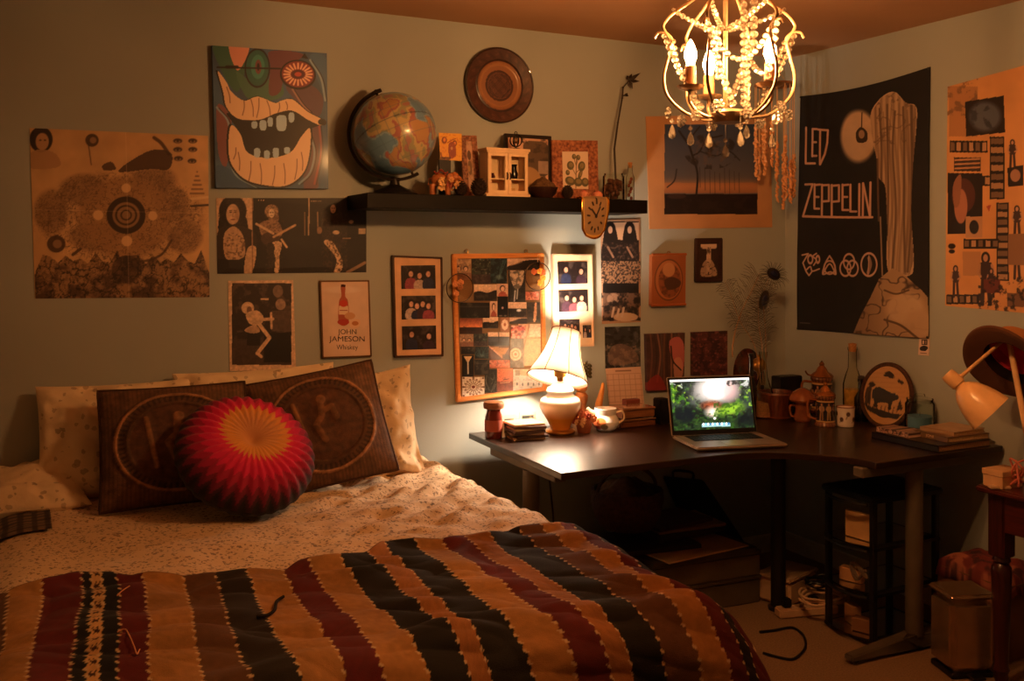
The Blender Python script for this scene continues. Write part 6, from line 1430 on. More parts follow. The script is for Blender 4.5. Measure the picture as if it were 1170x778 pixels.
# ---- small tilted photo cards behind the stack
def mini(u0, v0, u1, v1, label, seed, y):
    T = rq(0, 0, 40, 50); A = Art(20, 24, T, (226, 190, 150)); A.rect(5, 8, 35, 40, (60, 60, 50)); A.speck(10, .5, (150, 120, 80), seed, .8, mask=((A.X > 5) & (A.X < 35) & (A.Y > 8) & (A.Y < 40)).astype(float))
    q = [YP(u0, v0, y + .02), YP(u1, v0 - 1, y + .02), YP(u1, v1 - 1, y), YP(u0, v1, y)]; q[2].z = q[3].z = DZ + .001; o = sheet('photo_card', A, q, qn(q), .003, GLOSSY); tag(o, label, 'card', None)
mini(574, 475, 589, 497, 'small photo card leaning just right of the dark red jar', 1, 3.55)
mini(594, 471, 612, 494, 'small white edged photo card standing behind the coaster stack', 4, 3.56)
# ---- stack of square cases
cols = [(176, 140, 104), (60, 40, 34), (150, 120, 96), (70, 50, 44), (190, 160, 128), (84, 60, 50), (206, 176, 140)]
p = dp_(608, 503); k_ = kk(p)
names_ = ['bottom', 'second lowest', 'third lowest', 'middle', 'third highest', 'second highest', 'topmost']
for k in range(7):
    a = -.12 + .10 * math.sin(k * 2.3); b = MB(); b.box((0, 0, .0045), (.135, .118, .0088)); b.bevel(.001, 1)
    o = b.build('disc_case', mat('case_%d' % k, cols[k], .35, coat=.3)); o.location = (p.x + .006 * math.sin(k * 1.7), p.y + .06 + .005 * math.cos(k * 3), DZ + .0093 * k); o.rotation_euler = (0, 0, a); tag(o, names_[k] + ' of the stacked flat cases in front of the lamp', 'case', 'stacked cases by the lamp')
# ---- pepper mill, shell, posy, creamer, tray stack
wd_ = wood('turned_mill', (150, 88, 40), (186, 116, 58), rough=.35)
r_, p, k_ = lathe_thing('pepper_mill', 664, 484, [(0, 0), (8, 0), (8.5, 3), (6, 12), (5.5, 20), (7.5, 27), (8, 32), (5, 36), (0, 36)], wd_, 'turned wooden mill standing behind the dried posy right of the lamp', 'mill')
b = MB(); b.lathe([(r * k_, h * k_) for r, h in [(0, 36), (4, 36), (7, 39), (7.5, 46), (5, 49), (0, 50)]], 24, Matrix.Translation(p)); b.build('cap', wd_, r_, True)
p = dp_(685, 482); k_ = kk(p); root = E('wooden_hand', p, 'small upright carved orange wooden flame figure behind the white creamer', 'figurine')
b = MB(); b.lathe([(r * k_, h * k_) for r, h in [(0, 0), (7, 0), (7, 3), (5, 6), (0, 6)]], 18, Matrix.Translation(p)); b.build('base', wd_, root, True)
pts = [p + UP * 5 * k_, p + UP * 18 * k_ - CAMR * 1 * k_, p + UP * 28 * k_ + CAMR * 1 * k_, p + UP * 37 * k_ + CAMR * 3 * k_, p + UP * 45 * k_ + CAMR * 4 * k_]
b = MB(); b.tube(catmull(pts, 6), [k_ * (4.6 - 3.8 * abs(i / 24 - .25) ** .9) if i < 24 else k_ * .6 for i in range(25)], 12); b.build('carving', mat('orange_wood', (206, 128, 52), .35, coat=.3), root, True)
flowers('dried_bouquet', 667, 494, 0, .05, [(206, 120, 70), (150, 56, 40), (214, 160, 110), (170, 90, 60)], 'small bunch of dried flowers in a pot between lamp and creamer', .10, 18, stemh=.05, z=DZ,
        pot=lambda p, r: MB().lathe([(0, 0), (.026, 0), (.034, .03), (.030, .055), (.026, .055), (.028, .03), (0, .01)], 24, Matrix.Translation(p)).build('pot', mat('rust_pot', (140, 76, 44), .5), r, True))
cw = paint_mat('glazed_china', .18, .6)
p = dp_(692, 492); k_ = kk(p); root = E('creamer', p, 'round white china creamer with an orange fruit decoration', 'jug')
A = Art(120, 40, rq(0, 0, 120, 40), (236, 206, 168))
for (x, y, r, c_) in ((26, 22, 9, (206, 110, 50)), (36, 24, 7, (190, 90, 44)), (20, 30, 6, (110, 80, 40)), (86, 22, 9, (206, 110, 50)), (95, 27, 7, (120, 84, 44)), (30, 32, 5, (150, 50, 36)), (44, 30, 5, (110, 80, 40))): A.ell(x, y, r, r * .8, c_)
pr_ = np.interp(np.linspace(0, 1, 40), np.linspace(0, 1, 8), [8, 12.5, 14.5, 15, 13.5, 11.5, 12, 12.5])[::-1] * k_; hz_ = np.linspace(26, 0, 40) * k_
ph = np.linspace(0, 2 * PI, 120) - 1.2
P = np.stack([p.x + pr_[:, None] * np.cos(ph), p.y + pr_[:, None] * np.sin(ph), (p.z + hz_)[:, None] + 0 * ph], -1)[:, ::-1]
o = link('pot_body', grid_mesh('pot_body', P, A.lin()), cw, root, True, auto=0); md = o.modifiers.new('thickness', 'SOLIDIFY'); md.thickness = .003; md.offset = 0
b = MB(); b.lathe([(0, 0), (7.8 * k_, 0), (8 * k_, .003), (0, .004)], 24, Matrix.Translation(p)); b.build('foot', mat('white_china', (236, 206, 168), .2, coat=.5), root, True)
ch = mat('white_china', (236, 206, 168), .2, coat=.5)
b = MB(); b.tube(catmull([p + UP * 20 * k_ - CAMR * 12 * k_, p + UP * 22 * k_ - CAMR * 17 * k_, p + UP * 26 * k_ - CAMR * 21 * k_], 5), [.012, .012, .011, .011, .010, .010, .009, .009, .008, .008, .007], 10); b.build('spout', ch, root, True)
b = MB(); b.tube(catmull([p + UP * 21 * k_ + CAMR * 12 * k_, p + UP * 22 * k_ + CAMR * 19 * k_, p + UP * 14 * k_ + CAMR * 21 * k_, p + UP * 8 * k_ + CAMR * 14 * k_], 6), .004, 8); b.build('handle', ch, root, True)
p = dp_(728, 488); k_ = kk(p)
for k, (z0, hh, w_, lab, c_) in enumerate(((0, .036, .185, 'lower clear edged wooden tray of the pair beside the creamer', (120, 74, 46)), (.038, .046, .165, 'upper lidded wooden tray stacked on the lower one beside the creamer', (140, 92, 58)))):
    root = E('wooden_tray', (p.x, p.y + .05, DZ + z0), lab, 'box', 'stacked trays'); wm = wood('tray_wood%d' % k, tuple(x - 25 for x in c_), c_, rough=.3, coat=.4)
    b = MB(); b.box((p.x + .006 * k, p.y + .05, DZ + z0 + hh * .4), (w_, .11, hh * .72)); b.bevel(.004, 2); b.build('box_body', wm, root, True)
    b = MB(); b.box((p.x + .006 * k, p.y + .05, DZ + z0 + hh * .88), (w_ + .008, .118, hh * .2)); b.bevel(.004, 2); b.build('lid', mat('tray_lid', (150, 104, 74), .25, coat=.5), root, True)
b = MB(); q = p + Vector((.055, .10, 0)); b.box((q.x, q.y + .03, DZ + .05), (.075, .035, .10)); b.bevel(.003, 1); tag(b.build('small_box', mat('red_brown_card', (110, 50, 34), .6)), 'small upright reddish brown box behind the wooden trays', 'box')
b = MB(); q = dp_(765, 486); b.box((q.x, q.y + .06, DZ + .055), (.05, .06, .11)); b.bevel(.004, 2); o = b.build('speaker', mat('black_plastic', (20, 18, 18), .4)); tag(o, 'small black desktop speaker half hidden at left of the laptop', 'speaker')
# ---- laptop
hl, hr = ZP(768, 499, DZ + .012), ZP(866, 494.5, DZ + .012); ang = math.atan2(hr.y - hl.y, hr.x - hl.x); Wd = (hr - hl).length; Dd = .247
root = E('laptop', ((hl.x + hr.x) / 2, (hl.y + hr.y) / 2, DZ), 'open silver laptop showing a bright green forest wallpaper', 'laptop', rz=ang)
alu = mat('aluminium', (178, 160, 144), .35, .7); blackp = mat('black_plastic', (20, 18, 18), .4)
b = MB(); b.box((0, -Dd / 2, .010), (Wd, Dd, .013)); b.bevel(.005, 3); b.build('base', alu, root)
bs = root.children[-1]
b = MB(); b.box((0, -.075, .0168), (Wd * .78, .108, .001)); b.build('keyboard_well', blackp, bs)
keys = MB()
for r in range(6):
    for c in range(14): keys.box((-Wd * .36 + c * Wd * .72 / 13, -.030 - r * .0178, .0180), (Wd * .72 / 13 * .82, .0145 if r else .008, .0018))
keys.build('keys', mat('key_black', (26, 24, 24), .5), bs, smooth=False)
b = MB(); b.box((0, -.188, .0168), (.105, .072, .0008)); b.build('trackpad', mat('trackpad', (196, 178, 160), .3, .5), bs)
ta = math.radians(14); Hs = .235; sx_, sz_ = Vector((1, 0, 0)), Vector((0, math.sin(ta), math.cos(ta))); sn = Vector((0, -math.cos(ta), math.sin(ta))); o0 = Vector((0, .004, .014))
q = [o0 - sx_ * Wd / 2 + sz_ * Hs, o0 + sx_ * Wd / 2 + sz_ * Hs, o0 + sx_ * Wd / 2, o0 - sx_ * Wd / 2]
b = MB(); b.prism([p - sn * .007 for p in q], sn * .007); b.bevel(.003, 2); b.build('screen_lid', alu, root); ld = root.children[-1]
b = MB(); b.prism([p - sn * 0 for p in inset(q, .003)], sn * .0008); b.build('bezel', blackp, ld, smooth=False)
b = MB(); b.cyl(o0 - sx_ * Wd * .4 - UP * .002, o0 + sx_ * Wd * .4 - UP * .002, .006); b.build('hinge', blackp, root)
S = 5.186; T = [(75, 265), (545, 265), (572, 588), (95, 598)]
A = Art(200, 140, T, (22, 30, 22)); g1 = (60, 110, 34); g2 = (130, 176, 40); dk = (12, 20, 16)
A.speck(60, .48, (46, 60, 52), 2, .9); A.speck(30, .55, g1, 1, .9, mask=(A.X < 260).astype(float) * (A.Y < 480)); A.speck(26, .55, g1, 4, .9, mask=(A.X > 430).astype(float)); A.speck(16, .6, g2, 5, .8, mask=((A.X < 210) & (A.Y > 300) & (A.Y < 420)).astype(float)); A.speck(14, .58, (150, 190, 60), 6, .8, mask=((A.X > 480) & (A.Y > 340) & (A.Y < 450)).astype(float))
A.ell(250, 350, 60, 90, (110, 110, 108), soft=50, a=.8); A.speck(26, .52, (40, 44, 40), 3, .7, mask=(np.hypot((A.X - 240) / 70, (A.Y - 350) / 90) < 1).astype(float))
A.ell(355, 335, 110, 80, (250, 250, 246), soft=70); A.ell(350, 330, 70, 60, (255, 255, 255), soft=30); A.ell(430, 350, 50, 70, (190, 150, 150), soft=40, a=.6); A.speck(30, .55, (36, 34, 30), 7, .8, mask=((A.X > 400) & (A.Y < 340)).astype(float)); A.speck(22, .52, (226, 232, 230), 2, .7, mask=((A.X > 470) & (A.Y < 330)).astype(float)); A.speck(16, .55, (200, 214, 210), 4, .7, mask=((A.X < 150) & (A.Y < 330)).astype(float))
A.ell(318, 440, 56, 26, (150, 70, 40), soft=26, a=.9); A.speck(12, .52, (60, 30, 20), 2, .7, mask=(np.hypot((A.X - 318) / 60, (A.Y - 440) / 32) < 1).astype(float)); A.ell(325, 482, 40, 34, (206, 190, 176), soft=30); A.ell(328, 484, 16, 14, (255, 250, 240), soft=10)
A.ell(425, 470, 80, 34, (126, 172, 44), rot=-.25, soft=30); A.speck(16, .5, (50, 84, 26), 3, .85, mask=((A.X > 330) & (A.X < 520) & (A.Y > 425) & (A.Y < 525)).astype(float))
A.rect(90, 520, 600, 600, (30, 54, 20), .6); A.speck(20, .52, dk, 5, .8, mask=(A.Y > 500).astype(float)); A.speck(14, .55, (50, 90, 30), 6, .7, mask=((A.Y > 490) & (A.X < 440)).astype(float)); A.ell(160, 500, 60, 50, (14, 20, 26), soft=30, a=.8); A.ell(530, 540, 60, 40, (12, 18, 22), soft=30, a=.8); A.ell(335, 524, 8, 8, (240, 240, 230))
A.rect(70, 262, 560, 278, (232, 236, 240)); A.rect(258, 556, 428, 578, (150, 200, 206), .9)
for k in range(12): A.ell(268 + k * 13.6, 560, 6, 9, [(240, 246, 250), (120, 190, 220), (230, 236, 230), (60, 120, 170)][k % 4])
qi = inset(q, .012); qi[2] = qi[2] + sz_ * .008; qi[3] = qi[3] + sz_ * .008
A.wb = (1, 1, 1); sheet('display', A, [p + sn * .0016 for p in qi], sn, .0006, paint_mat('lit_display', .3, .3, emis=SCREEN), ld, world=False)
# ---- amber platter standing against the wall, goblet, dark bottle
p = dp_(857, 446); k_ = kk(p); c = YP(857, 412, D - .05)
root = E('standing_platter', (c.x, c.y, DZ), 'large brown oval platter standing upright behind the feather vase', 'plate')
hgt_ = c.z - DZ; kx = kk(c); tl = Vector((0, .10, 1)).normalized()
hgt_ = min(hgt_, 34 * kx); c.z = DZ + hgt_ * .99; b = MB(); M = frame_M(c + Vector((0, .0, 0)), Vector((1, 0, 0)), tl, Vector((1, 0, 0)).cross(tl)); b.lathe([(0, -.006), (.6, -.006), (.75, .004), (.98, .014), (1, .016), (1, .020), (.96, .018), (.72, .010), (.58, 0), (0, 0)] and [(r * 22.5 * kx, h) for r, h in [(0, .004), (.6, .004), (.75, -.004), (.98, -.012), (1, -.010), (.98, -.004), (.7, .008), (0, .010)]], 40, M, sy=hgt_ / (22.5 * kx) * .98); b.build('platter', mat('tortoise_glaze', (44, 20, 12), .2, coat=.6, col2=(96, 44, 24), vscale=26), root, True)
p = dp_(838, 452); p = Vector((p.x, 3.52, DZ)); kx = kk(p); hh = 34 * kx
root = E('brass_bud_vase', p, 'round brass bud vase holding a curved feather, above the laptop edge', 'vase'); zc = YP(837, 419, 3.52).z; rb_ = 8.5 * kx
b = MB(); b.lathe([(0, DZ), (.03, DZ), (.031, DZ + .004), (.010, DZ + .014), (.006, zc - rb_ - .01), (.010, zc - rb_ * .98)] + [(rb_ * math.sin(a), zc - rb_ * math.cos(a)) for a in np.linspace(.35, PI - .3, 10)] + [(.008, zc + rb_ + .004), (.010, zc + rb_ + .012), (.008, zc + rb_ + .012), (0, zc + rb_ + .008)], 24, Matrix.Translation((p.x, p.y, 0))); b.build('vase_body', mat('brass', (180, 130, 60), .3, .9), root, True)
def feather(name, pts, y, label, barbs, eye=None, col=(70, 58, 40), dens=60, ln=.07, up=None, width=.0016):
    P = catmull([YP(u, v, yy) for (u, v), yy in zip(pts, y)], 10); root = E(name, P[0], label, 'feather', None)
    MB().tube(P, [width * (1.3 - .9 * i / len(P)) for i in range(len(P))], 6).build('quill', mat('quill', (150, 110, 70), .5), root, True)
    Rn = random.Random(len(label)); b = MB(); n = len(P)
    for k in range(dens):
        t = barbs[0] + (barbs[1] - barbs[0]) * k / dens; i = int(t * (n - 2)); p = P[i]; d_ = (P[i + 1] - P[i]).normalized()
        sgn = 1 if k % 2 else -1; sd = d_.cross(CAMF).normalized() * sgn; L = ln * (.6 + .7 * Rn.random())
        e = [p, p + sd * L * .5 + d_ * L * .4 + CAMF * .004, p + sd * L * (.95) + d_ * L * (.35 + .5 * Rn.random()) - UP * L * .1]
        b.tube(catmull(e, 3), [.0011] * 6 + [.0004], 3)
    b.build('barbs', mat('feather_barbs' + str(col[0]), col, .6), root, True)
    if eye:
        for nm, r_, c_ in (('eye_spot', 1.0, (34, 26, 24)), ('eye_centre', .55, (20, 26, 60))):
            q = YP(*eye[:2], y[-1]); b = MB(); kx = kk(q); M_ = Matrix.Rotation(eye[4], 3, CAMF); off = Vector((0, -.004 if r_ < 1 else 0, 0))
            b.sph(q + off, (eye[2] * kx * r_ * .8, .004, eye[3] * kx * r_ * .8), 14, 8, M_)
            if r_ == 1:
                for j in range(34):
                    an = j * 2 * PI / 34 + .1 * Rn.random(); d_ = M_ @ Vector((math.cos(an) * eye[2], 0, math.sin(an) * eye[3])) * kx; ln_ = 1.25 + .6 * Rn.random()
                    b.tube([q + d_ * .6, q + d_ * ln_ * .9 + Vector((0, -.003, .002)), q + d_ * ln_ * 1.1 - UP * .006], [.0016, .0011, .0004], 4)
            b.build(nm, mat(nm, c_, .35), root, True)
    return root
feather('curved_feather', [(837, 408), (837, 396), (841, 375), (849, 352), (860, 330), (868, 312)], [3.52, 3.52, 3.53, 3.54, 3.55, 3.56], 'tall pale quilled feather curving up from the brass bud vase', (.45, 1), None, (74, 60, 40), 70, .075, width=.0028)
gy = 3.45
feather('peacock_feather', [(872, 440), (871, 400), (867, 370), (866, 340)], [gy] * 4, 'peacock feather with dark eye, the shorter one in the glass vase', (.35, .98), (873, 343, 9, 15, .25), (52, 44, 34), 60, .05)
feather('peacock_feather', [(874, 440), (875, 400), (874, 370), (872, 340), (878, 318)], [gy] * 5, 'peacock feather with drooping dark tip, tallest in the glass vase', (.4, .98), (884, 313, 13, 8, .5), (60, 50, 38), 70, .055)
feather('peacock_feather', [(870, 440), (862, 395), (846, 368), (836, 340), (828, 320)], [gy] * 5, 'thin wispy peacock feather leaning left from the glass vase', (.4, 1), None, (56, 48, 36), 60, .045)
p = Vector((YP(872, 440, gy).x, gy, DZ)); hv = YP(872, 402, gy).z - DZ
root = E('glass_vase', p, 'slender clear glass vase holding peacock feathers by the wall corner', 'vase')
b = MB(); b.lathe([(0, 0), (.038, 0), (.048, .03), (.046, hv * .35), (.02, hv * .62), (.014, hv * .85), (.019, hv), (.017, hv), (.012, hv * .85), (.018, hv * .62), (.043, hv * .35), (.045, .03), (0, .006)], 30, Matrix.Translation(p)); b.build('vase_body', glass('vase_glass', (246, 250, 246)), root, True)
b = MB(); b.lathe([(0, .007), (.043, .007), (.044, .035), (.042, .07), (0, .075)], 24, Matrix.Translation(p)); b.build('sand_fill', mat('vase_sand', (150, 100, 64), .9, var=.3, vscale=200), root, True)
p = Vector((YP(858, 440, 3.40).x, 3.40, DZ)); hb = YP(858, 404, 3.40).z - DZ
root = E('slim_bottle', p, 'slim black bottle with shiny flecks in front of the brown platter', 'bottle'); b = MB(); b.lathe([(0, 0), (.022, 0), (.024, .006), (.024, hb * .5), (.012, hb * .66), (.010, hb * .95), (.013, hb * .96), (.013, hb), (0, hb)], 24, Matrix.Translation(p)); b.build('body', mat('black_glass', (16, 12, 12), .08, coat=.6), root, True)
b = MB(); b.tube(arc(p + UP * hb * .66, .0135, 0, 2 * PI, 20, Vector((1, 0, 0)), Vector((0, 1, 0)))[:-1], .002, 6, close=True); b.build('collar', mat('pewter', (170, 140, 110), .25, .8), root, True)
b = MB(); q = Vector((YP(899, 440, 3.52).x, 3.52, DZ)); zt_ = YP(899, 429, 3.52).z; b.box((q.x, q.y, (DZ + zt_) / 2), (32 * kk(q), .07, zt_ - DZ)); b.bevel(.004, 2); tag(b.build('black_box', mat('black_plastic', (20, 18, 18), .4)), 'plain black box standing against the wall behind the wooden tub', 'box')
# ---- wooden tub, mushroom crock, steins
stave = wood('stave_wood', (74, 32, 18), (112, 54, 30), rough=.35, coat=.3, axis=2)
r_, p, k_ = lathe_thing('wooden_tub', 887, 476, [(0, 0), (17, 0), (17.5, 1), (20.5, 22), (22, 27), (21, 29), (19, 29), (18, 25), (15, 4), (0, 3)], stave, 'low round brown wooden tub right of the laptop', 'tub', part='tub', fn=lambda a, z: 1 + .02 * math.cos(a * 14))
b = MB(); b.tube(arc(p + UP * .004 * 1, 17.6 * k_, 0, 2 * PI, 36, Vector((1, 0, 0)), Vector((0, 1, 0)))[:-1], .004, 6, close=True); b.build('hoop', mat('copper_hoop', (150, 84, 50), .3, .7), r_, True)
glz = mat('brown_glaze', (112, 56, 26), .15, coat=.8, col2=(150, 80, 36), vscale=20)
r_, p, k_ = lathe_thing('mushroom_crock', 917, 481, [(0, 0), (9, 0), (10, 2), (8, 14), (8.5, 20), (10, 23), (0, 24)], glz, 'brown glazed mushroom shaped crock with a broad cap lid', 'crock', part='crock')
b = MB(); b.lathe([(r * k_, h * k_) for r, h in [(0, 23), (9, 22.5), (15, 23), (16, 25), (14, 30), (9, 35), (3, 38), (0, 38.5)]], 30, Matrix.Translation(p)); b.build('lid', glz, r_, True)
b = MB(); b.tube(catmull([p + UP * 18 * k_ - CAMR * 8 * k_, p + UP * 17 * k_ - CAMR * 14 * k_, p + UP * 7 * k_ - CAMR * 13 * k_, p + UP * 5 * k_ - CAMR * 9 * k_], 6), .005, 8); b.build('handle', glz, r_, True)
def stein(u, v, r, h, lab, seed):
    p = dp_(u, v); k_ = kk(p); root = E('beer_stein', p, lab, 'stein', 'beer steins in the desk corner')
    A = Art(96, 50, rq(0, 0, 96, 50), (128, 72, 34)); A.rect(0, 10, 96, 40, (44, 30, 26))
    for i in range(8): A.person(6 + i * 12, 11, 28, (196, 130, 80), [(150, 100, 60), (90, 46, 30), (176, 126, 70)][i % 3], (60, 34, 22))
    A.rect(0, 8, 96, 10, (206, 150, 80)); A.rect(0, 40, 96, 42, (206, 150, 80)); A.mix((np.sin(A.X * 1.3) > .3).astype(float) * ((A.Y < 7) | (A.Y > 44)), (96, 50, 24))
    pr_ = np.interp(np.linspace(0, 1, 50), [0, .06, .12, .5, .88, .94, 1], [.92, .94, .84, .86, .92, 1.04, 1.06]) * r * k_; hz_ = np.linspace(h, 0, 50) * k_; ph = np.linspace(0, 2 * PI, 96)
    P = np.stack([p.x + pr_[:, None] * np.cos(ph), p.y + pr_[:, None] * np.sin(ph), (p.z + hz_)[:, None] + 0 * ph], -1)[:, ::-1]
    o = link('mug', grid_mesh('mug', P, A.lin()), cw, root, True, auto=0); md = o.modifiers.new('thickness', 'SOLIDIFY'); md.thickness = .004; md.offset = 0
    b = MB(); b.lathe([(0, .001), (r * k_ * 1.04, .001), (r * k_, .006), (0, .006)], 24, Matrix.Translation(p)); b.build('foot', glz, root, True)
    lidm = mat('stein_pewter', (176, 110, 56), .25, .7)
    b = MB(); hh = h * k_; R_ = r * k_; b.lathe([(0, hh - .002), (R_ * .98, hh), (R_, hh + .005), (R_ * .85, hh + .014), (R_ * .55, hh + .024 * h / 40), (R_ * .38, hh + .04 * h / 40), (R_ * .2, hh + .05 * h / 40), (R_ * .22, hh + .06 * h / 40), (0, hh + .075 * h / 40)], 24, Matrix.Translation(p)); b.build('lid', lidm, root, True)
    b = MB(); b.tube(catmull([p + UP * hh * .86 - CAMR * R_ * .9, p + UP * hh * .84 - CAMR * R_ * 1.7, p + UP * hh * .35 - CAMR * R_ * 1.65, p + UP * hh * .2 - CAMR * R_ * .9], 6), .006, 8); b.build('handle', glz, root, True)
    b = MB(); b.tube(catmull([p + UP * (hh + .006) - CAMR * R_ * .9, p + UP * (hh + .012) - CAMR * R_ * 1.25, p + UP * (hh + .028) - CAMR * R_ * 1.45], 5), .004, 8); b.build('thumb_lever', lidm, root, True)
stein(939, 471, 13, 41, 'tall relief beer stein with pewter lid in the desk corner', 1)
stein(943, 486, 11.5, 34, 'short relief beer stein standing in front of the taller one', 2)
# ---- oil bottles, cup
r_, p, k_ = lathe_thing('oil_bottle', 974, 478, [(0, 0), (10, 0), (10.5, 2), (10.5, 40), (8, 50), (5, 58), (4.5, 78), (5.3, 79), (5.3, 82), (0, 82)], glass('oil_glass', (251, 249, 238)), 'tall clear oil bottle with herbs inside near the desk corner', 'bottle', part='bottle_glass')
b = MB(); b.lathe([(r * k_, h * k_) for r, h in [(0, 1), (9, 1), (9.3, 34), (0, 34)]], 24, Matrix.Translation(p)); b.build('herb_oil', mat('herb_oil', (190, 146, 70), .2, var=.3, vscale=50), r_, True)
b = MB(); b.lathe([(r * k_, h * k_) for r, h in [(0, 77), (4, 77), (4.6, 86), (0, 87)]], 18, Matrix.Translation(p)); b.build('stopper', cork, r_, True)
r_, p, k_ = lathe_thing('dark_bottle', 984, 472, [(0, 0), (7.5, 0), (8, 2), (8, 26), (3.5, 34), (3.2, 44), (4, 45), (4, 48), (0, 48)], mat('black_glass', (16, 12, 12), .08, coat=.6), 'dark glass bottle behind the oil bottle and round bear plaque', 'bottle', part='bottle_body')
b = MB(); b.lathe([(r * k_, h * k_) for r, h in [(0, 48), (3.8, 48), (3.8, 51), (0, 52)]], 18, Matrix.Translation(p)); b.build('cap', mat('dark_cap', (50, 34, 26), .4), r_, True)
p = dp_(966, 487); k_ = kk(p); root = E('china_cup', p, 'small white cup with dark sprig pattern near the bear plaque', 'cup')
A = Art(80, 26, rq(0, 0, 80, 26), (232, 196, 156)); [A.ell(6 + 10 * k, 9 + 7 * (k % 2), 3, 3, (96, 56, 44)) for k in range(8)]; [A.line([(6 + 10 * k, 9 + 7 * (k % 2)), (9 + 10 * k, 15 + 5 * (k % 2))], 1.2, (110, 90, 60)) for k in range(8)]; A.rect(0, 0, 80, 1.5, (150, 90, 60))
pr_ = np.interp(np.linspace(0, 1, 26), [0, .5, .9, 1], [10, 9.3, 9, 8.4]) * k_; hz_ = np.linspace(23, 0, 26) * k_; ph = np.linspace(0, 2 * PI, 80)
P = np.stack([p.x + pr_[:, None] * np.cos(ph), p.y + pr_[:, None] * np.sin(ph), (p.z + hz_)[:, None] + 0 * ph], -1)[:, ::-1]
o = link('cup_body', grid_mesh('cup_body', P, A.lin()), cw, root, True, auto=0); md = o.modifiers.new('thickness', 'SOLIDIFY'); md.thickness = .003; md.offset = 0
b = MB(); b.lathe([(0, .001), (8.4 * k_, .001), (8.3 * k_, .006), (0, .006)], 24, Matrix.Translation(p)); b.build('base', ch, root, True)
# ---- round bear plaque
S = 3.536; O = (920, 350); pc = _hit(1012.5, 451, 0, 3.315); c = pc; k_ = kk(c)
A = Art(110, 120, rq(232, 238, 425, 482), (190, 128, 66)); A.mix((np.sin(A.Y * .35 + A.X * .02) > .6).astype(float) * .25, (160, 100, 50)); BK = (38, 22, 16)
A.blob([(275, 340), (300, 330), (340, 345), (370, 355), (374, 370), (355, 380), (350, 412), (338, 412), (336, 390), (300, 392), (296, 410), (282, 410), (282, 385), (272, 370)], BK); A.ell(365, 362, 12, 10, BK); A.ell(358, 352, 5, 5, BK)
A.poly([(240, 395), (280, 412), (350, 425), (395, 425), (380, 445), (320, 448), (260, 425)], BK); [A.line([(262 + 16 * k, 425), (266 + 16 * k, 402)], 3, BK) for k in range(8)]
A.blob([(310, 285), (318, 268), (335, 265), (352, 280), (346, 292), (326, 286)], BK); A.blob([(366, 300), (374, 292), (390, 302), (382, 310)], BK); A.ell(268, 322, 13, 10, BK); A.rect(258, 330, 268, 400, BK, .8); A.poly([(372, 410), (384, 368), (398, 410)], BK); A.blob([(245, 350), (258, 335), (262, 395), (246, 390)], BK, .8)
th_ = np.linspace(0, 2 * PI, 81)[None, :]; rr_ = np.linspace(0, 1, 50)[:, None]; X = rr_ * np.cos(th_); Y = rr_ * np.sin(th_)
ci = A.lin()[np.clip(((Y + 1) / 2 * 119).astype(int), 0, 119), np.clip(((X + 1) / 2 * 109).astype(int), 0, 109)]
aX = (CAMR * .70 + CAMF * -.72).normalized(); nn0 = Vector((-aX.y, aX.x, 0)) * -1; nn0 = nn0 if nn0.x < 0 else -nn0; aZ = (UP - nn0 * .22).normalized(); nn = aX.cross(aZ); Rx, Rz = 29.0 * k_, 35.5 * k_
dz_ = DZ + Rz * aZ.z * 1.03 - pc.z; pc = pc + UP * dz_
Pp = np.array(pc) + Rx * X[..., None] * np.array(aX) - Rz * Y[..., None] * np.array(aZ) + (nn * .008)[None, None] if False else np.array(pc) + Rx * X[..., None] * np.array(aX) - Rz * Y[..., None] * np.array(aZ)
root = E('bear_plaque', (pc.x, pc.y, DZ), 'round wooden plaque with dark walking bear scene leaning at the wall', 'plaque')
link('carved_scene', grid_mesh('carved_scene', Pp, ci, skirt=tuple(-nn * .012)), paint_mat('varnished_wood', .35, .4), root, True)
MB().tube([pc + aX * Rx * math.cos(a) + aZ * Rz * math.sin(a) - nn * .004 for a in np.linspace(0, 2 * PI, 60)[:-1]], .010, 10, close=True).build('bark_rim', mat('bark_rim', (70, 40, 24), .8, var=.4, vscale=80, bump=.6, bscale=150), root, True)
# ---- blue candle jar
r_, p, k_ = lathe_thing('candle_jar', 1051, 487, [(0, 0), (15, 0), (16, 2), (16, 33), (14, 36), (13, 36), (15, 32), (15, 3), (0, 2)], glass('jar_glass'), 'glass jar candle of blue wax beside the bear plaque', 'candle', part='jar_glass', xmax=3.335)
b = MB(); b.lathe([(r * k_, h * k_) for r, h in [(0, 2.2), (14.6, 2.2), (14.7, 19), (0, 19)]], 28, Matrix.Translation(p)); b.build('wax', mat('blue_wax', (84, 122, 150), .5), r_, True)
b = MB(); b.lathe([(r * k_, h * k_) for r, h in [(0, 34), (12.8, 34), (14.5, 37), (14.5, 39), (6, 41), (5, 44), (0, 45)]], 28, Matrix.Translation(p)); b.build('glass_lid', glass('jar_glass'), r_, True)
b = MB(); b.cyl(p + UP * 19 * k_, p + UP * 23 * k_, .001); b.build('wick', mat('black_plastic', (20, 18, 18), .4), r_, True)
